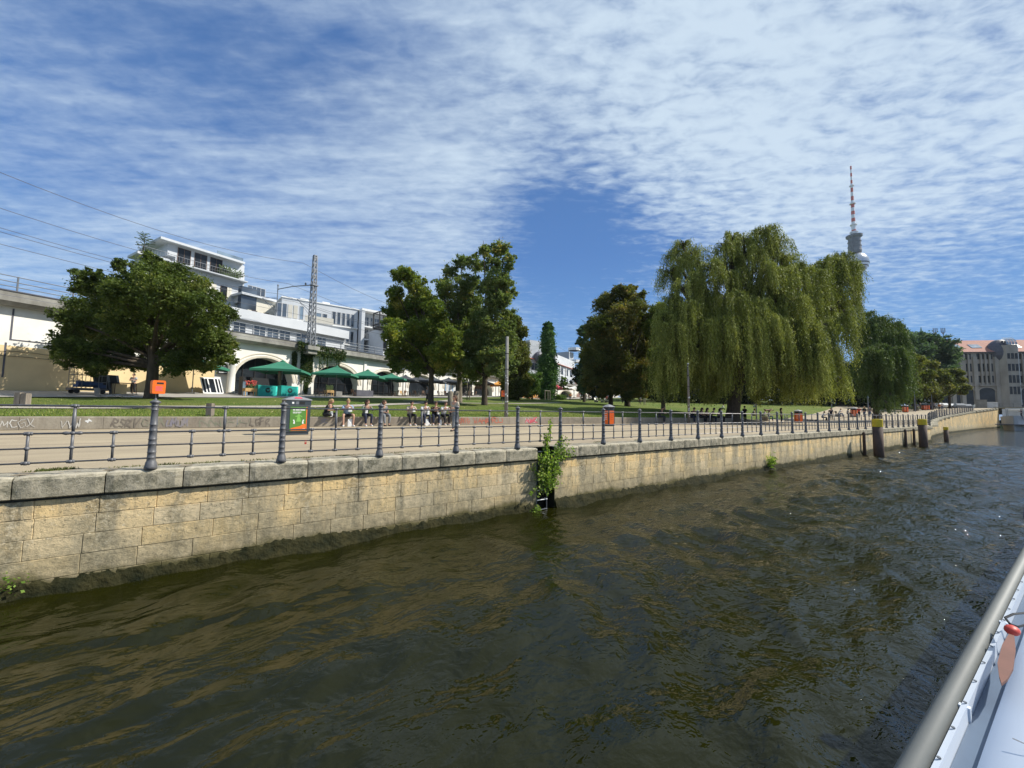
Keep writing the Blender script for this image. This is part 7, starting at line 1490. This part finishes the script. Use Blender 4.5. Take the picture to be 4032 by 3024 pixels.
# ------------------------------------------------------------------ our own tour boat at the lower right
ob = empty('tour_boat', (2.5, 0, -1.8), -.0203, 'white side deck of the near tour boat with grey beige gunwale at the lower right', 'boat')
def ext(name, prof, x0_, x1_, mat, par, smooth=False, n=1):
    prof = [(.368-(.345-y)*.76, z) for y, z in prof]
    mb = MB(); k = len(prof); vs = [(x0_+(x1_-x0_)*i/n, y, z) for i in range(n+1) for y, z in prof]; mb.add(vs, [(i*k+j, (i+1)*k+j, (i+1)*k+(j+1) % k, i*k+(j+1) % k) for i in range(n) for j in range(k)]+[tuple(range(k)), tuple(n*k+j for j in range(k))[::-1]]); return mb.build(name, mat, par, smooth=smooth)
zd = 1.8
M['gunbeige'] = pm('gunwale_beige_rubber', (.20,.205,.185), (.14,.145,.135), 3, .6, .1, stretch=(.3,1,1)); M['boatwhite'] = pm('boat_white_gelcoat', (.68,.73,.80), (.60,.66,.74), 1.2, .28, .02, stretch=(.2,1,1), spec=.5); M['boatblue'] = pm('boat_channel_blue', (.10,.14,.20), (.08,.11,.16), 3, .4, .02)  # last one: blue-grey colour of the drain channel
rr = random.Random(4)
g0 = [(.335, zd-.09)]+[(.295+.045*math.cos(pi*k/10), zd-.03+.04*math.sin(pi*k/10)) for k in range(11)]+[(.25, zd-.09)]
ext('gunwale', g0, -6, 14, M['gunbeige'], ob, True); ext('gunwale_edge', [(.345, zd-.12), (.35, zd-.05), (.343, zd-.03), (.336, zd-.05), (.33, zd-.12)], -6, 14, M['slate'], ob)
ext('inner_lip', [(.247, zd-.09), (.247, zd-.004), (.225, zd+.004), (.222, zd-.09)], -6, 14, M['boatwhite'], ob)
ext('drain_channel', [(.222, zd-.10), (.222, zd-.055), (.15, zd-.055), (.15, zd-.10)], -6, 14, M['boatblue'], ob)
ext('side_deck', [(.15, zd-.12), (.15, zd-.028), (.145, zd-.018), (.05, zd+.0), (-.1, zd+.04), (-.35, zd+.07), (-2.4, zd+.09), (-2.4, zd-.12)], -6, 14, M['boatwhite'], ob, True)
ext('hull', [(.30, -.6), (.325, zd-.12), (-2.4, zd-.125), (-2.2, -.6)], -6, 14, M['boatwhite'], ob)
for x in (-1.15, -.2, .9, 2.2): MB().box((x, .27, zd-.06), (x+.02, .30, zd-.004)).build('drain_bracket', M['boatwhite'], ob)
def oq(px, py, z=.075): p_ = onz(px, py, z); return (float(p_[0]), float(p_[1]), z)
t = MB(); t.tube([oq(3958, 2432), oq(3990, 2418, .09), oq(4050, 2412)], .005, 6); t.tube([oq(3958, 2432), oq(3975, 2455, .09), oq(4010, 2468), oq(4060, 2455)], .005, 6)
o = t.build('mooring_line', M['black']); tag(o, 'thin black loop of line lying on the white boat deck', 'rope')
A_, B_ = Vector(oq(3986, 2492)), Vector(oq(3944, 2700)); d_ = (B_-A_); Ln = d_.length; t = empty('key_float', A_, math.atan2(d_.y, d_.x), 'red float with flat orange brown tag lying on the white boat deck', 'float'); mb = MB(); mb.ell((0, 0, .012), (.036, .026, .022), 14, 8); mb.build('red_float', M['red'], t, smooth=True)
mb = MB(); mb.prism([(.05, .008), (.05, -.008), (Ln*.35, -.019), (Ln*.7, -.02), (Ln*.9, -.009), (Ln, .0), (Ln*.9, .011), (Ln*.7, .02), (Ln*.35, .018)], -.002, .008, lambda u, w, d: (u, w, d)); mb.build('orange_tag', pm('orange_brown_tag', (.18,.075,.05), (.14,.06,.04), 8, .6, 0), t)
sm_ = MB()
for x in (-1.9, -.35, 1.2, 2.75): sm_.box((x, -.4, zd+.03), (x+.006, .16, zd+.031)); 
for k in range(30): sm_.lathe([(.006, 0), (.005, .003)], (-2.6+k*.22, .285, zd+.004), 8)
sm_.build('deck_screws', M['steel'], ob)
X = onz(4010, 2010, 0.2); mb = MB(); mb.rbox((0, 0, .0), (.12, .10, .22), (.1, .3, 0)); mb.tube([(0, .02, -.1), (.02, .05, -.35)], .008, 5); o = mb.build('deck_fitting', M['slate']); o.location = (X[0]+.15, X[1]-.08, .22); tag(o, 'dark metal deck fitting with thin rod at the right picture edge', 'fitting')
# ------------------------------------------------------------------ sun, sky, camera
tosun = Vector((.86, -.51, 0)).normalized(); EL = math.radians(44); sd = Vector((tosun.x*math.cos(EL), tosun.y*math.cos(EL), math.sin(EL)))
su = bpy.data.lights.new('sun', 'SUN'); su.energy = 4.8; su.angle = math.radians(.55); su.color = (1, .955, .87); so = bpy.data.objects.new('sun', su); COL.objects.link(so); so.rotation_euler = sd.to_track_quat('Z', 'Y').to_euler(); so.location = (0, 0, 50)
W = bpy.data.worlds.new('World'); S.world = W; W.use_nodes = True; nt = W.node_tree; bg = nt.nodes['Background']; sky = nt.nodes.new('ShaderNodeTexSky'); sky.sky_type = 'NISHITA'; sky.sun_disc = False
sky.sun_elevation = EL; sky.sun_rotation = math.atan2(tosun.x, tosun.y); sky.altitude = 0; sky.air_density = 1.1; sky.dust_density = .35; sky.ozone_density = 2.2
tc = nt.nodes.new('ShaderNodeTexCoord'); sx = N(nt, 'ShaderNodeSeparateXYZ'); L(nt, tc.outputs['Generated'], sx.inputs[0])
def mth(op, a, b=None, clamp=False):
    m_ = N(nt, 'ShaderNodeMath', operation=op); m_.use_clamp = clamp
    for i, v in enumerate((a, b)):
        if v is None: continue
        if hasattr(v, 'links'): L(nt, v, m_.inputs[i])
        else: m_.inputs[i].default_value = v
    return m_.outputs[0]
zc = mth('ADD', mth('MAXIMUM', sx.outputs[2], 0.), .045); cx = N(nt, 'ShaderNodeCombineXYZ'); L(nt, mth('DIVIDE', sx.outputs[0], zc), cx.inputs[0]); L(nt, mth('DIVIDE', sx.outputs[1], zc), cx.inputs[1]); P = cx.outputs[0]
def mapn(v, sc, rot=0, loc=(0, 0, 0)):
    m_ = N(nt, 'ShaderNodeMapping'); m_.inputs['Scale'].default_value = sc; m_.inputs['Rotation'].default_value = (0, 0, rot); m_.inputs['Location'].default_value = loc; L(nt, v, m_.inputs[0]); return m_.outputs[0]
def blob(px, py, sig, amp):
    d = ray(px, py); d = d/np.linalg.norm(d); dt = N(nt, 'ShaderNodeVectorMath', operation='DISTANCE'); nm = N(nt, 'ShaderNodeVectorMath', operation='NORMALIZE'); L(nt, tc.outputs['Generated'], nm.inputs[0]); L(nt, nm.outputs[0], dt.inputs[0]); dt.inputs[1].default_value = tuple(d)
    g = mth('DIVIDE', dt.outputs['Value'], sig); g = mth('MULTIPLY', g, g); g = mth('MULTIPLY', g, -1.); return mth('MULTIPLY', mth('EXPONENT', g, 0), amp)
FW = math.atan2(_x[0]*0+CM[2, 1]*-1, -CM[2, 0])
BL = [(2500,980,.2,-.2),(2150,1300,.2,-.25),(2230,870,.15,-.5),(2650,1100,.24,-.32),(3900,1180,.26,-.60),(3500,1330,.2,-.3),(250,120,.35,-.38),(1250,230,.28,-.30),(2900,250,.55,.42),(3700,800,.35,.42),(700,800,.42,.26),(1700,620,.3,.12),(1350,1000,.16,-.15),(2250,1000,.22,-.32),(100,1050,.25,-.15),(3980,120,.2,-.25)]
P2 = mapn(P, (1, 1, 1), .60)
big = noise(nt, P, .75, 3, .5, .2); med = noise(nt, mapn(P2, (1.1, 2.6, 1), 0, (3, 1, 0)), 1., 6, .6, .25)
row = noise(nt, mapn(P2, (1.6, 8., 1), .06, (2, 5, 0)), 1., 5, .58, .35)
row2 = noise(nt, mapn(P2, (3.4, 17., 1), -.1, (4, 9, 0)), 1., 4, .6, .3)
cell = noise(nt, mapn(P2, (10.5, 19., 1), .25, (1, 2, 0)), 1.0, 4, .58, .3)
cov = mth('ADD', mth('MULTIPLY', mth('SUBTRACT', big, .5), .9), mth('MULTIPLY', mth('SUBTRACT', med, .5), .75))
for b_ in BL: cov = mth('ADD', cov, blob(*b_))
cov = mth('ADD', cov, .60)
selr = N(nt, 'ShaderNodeMapRange'); selr.interpolation_type = 'SMOOTHSTEP'; L(nt, blob(3500, 550, .75, 1.), selr.inputs[0]); selr.inputs[1].default_value = .1; selr.inputs[2].default_value = .8
tex = mth('ADD', mth('MULTIPLY', mth('SUBTRACT', cell, .5), 1.6), mth('MULTIPLY', mth('SUBTRACT', row, .5), .5))
tex2 = mth('ADD', mth('ADD', mth('MULTIPLY', mth('SUBTRACT', row, .5), .75), mth('MULTIPLY', mth('SUBTRACT', row2, .5), .35)), mth('MULTIPLY', mth('SUBTRACT', cell, .5), .55))
mixf = N(nt, 'ShaderNodeMix'); L(nt, selr.outputs[0], mixf.inputs[0]); L(nt, tex2, mixf.inputs[2]); L(nt, tex, mixf.inputs[3])
dens = mth('ADD', cov, mixf.outputs[0])
cr = N(nt, 'ShaderNodeMapRange'); cr.interpolation_type = 'SMOOTHSTEP'; L(nt, dens, cr.inputs[0]); cr.inputs[1].default_value = .02; cr.inputs[2].default_value = 1.22; cr.inputs[3].default_value = .03; cr.inputs[4].default_value = .88
el = N(nt, 'ShaderNodeMapRange'); L(nt, sx.outputs[2], el.inputs[0]); el.inputs[1].default_value = 0; el.inputs[2].default_value = .62
grd = ramp(nt, el.outputs[0], [(0, (1.25, 2.5, 4.8)), (.22, (.34, 1.85, 4.7)), (.6, (.2, 1.2, 3.7)), (1, (.2, .95, 2.9))])
skyc = N(nt, 'ShaderNodeMix', data_type='RGBA'); skyc.inputs[0].default_value = .88; L(nt, sky.outputs[0], skyc.inputs[6]); L(nt, grd, skyc.inputs[7])
lp = N(nt, 'ShaderNodeMix', data_type='RGBA'); L(nt, cr.outputs[0], lp.inputs[0]); L(nt, skyc.outputs[2], lp.inputs[6]); lp.inputs[7].default_value = (4.9, 5.85, 6.7, 1)
L(nt, lp.outputs[2], bg.inputs[0]); bg.inputs[1].default_value = .10
hz, hnt, hb = nodes('thin_air'); hnt.nodes.remove(hb); pv = hnt.nodes.new('ShaderNodeVolumePrincipled'); pv.inputs['Density'].default_value = .00008; pv.inputs['Color'].default_value = (.86, .93, 1, 1); L(hnt, pv.outputs[0], hnt.nodes['Material Output'].inputs['Volume'])
ho = MB().box((-420, -420, -5.5), (1700, 1300, 400)).build('haze', hz); ho['kind'] = 'stuff'; tag(ho, 'faint pale haze in the air over the whole riverside', 'haze')
cam = bpy.data.cameras.new('camera'); co = bpy.data.objects.new('camera', cam); COL.objects.link(co); S.camera = co
cam.sensor_width = 36; cam.sensor_fit = 'HORIZONTAL'; cam.lens = 36*FPX/4032; cam.clip_end = 4000; cam.clip_start = .05
Rw = Matrix([[CM[0, 0], CM[1, 0], CM[2, 0]], [CM[0, 1], CM[1, 1], CM[2, 1]], [CM[0, 2], CM[1, 2], CM[2, 2]]]); co.matrix_world = Matrix.Translation(Vector(EYE)) @ Rw.to_4x4()
S.view_settings.view_transform = 'Standard'; S.view_settings.look = 'None'; S.view_settings.exposure = .5; S.view_settings.gamma = 1; S.view_settings.use_curve_mapping = False
S.cycles.max_bounces = 6; S.cycles.diffuse_bounces = 3; S.cycles.glossy_bounces = 3; S.cycles.transmission_bounces = 3; S.cycles.transparent_max_bounces = 4; S.cycles.use_denoising = True
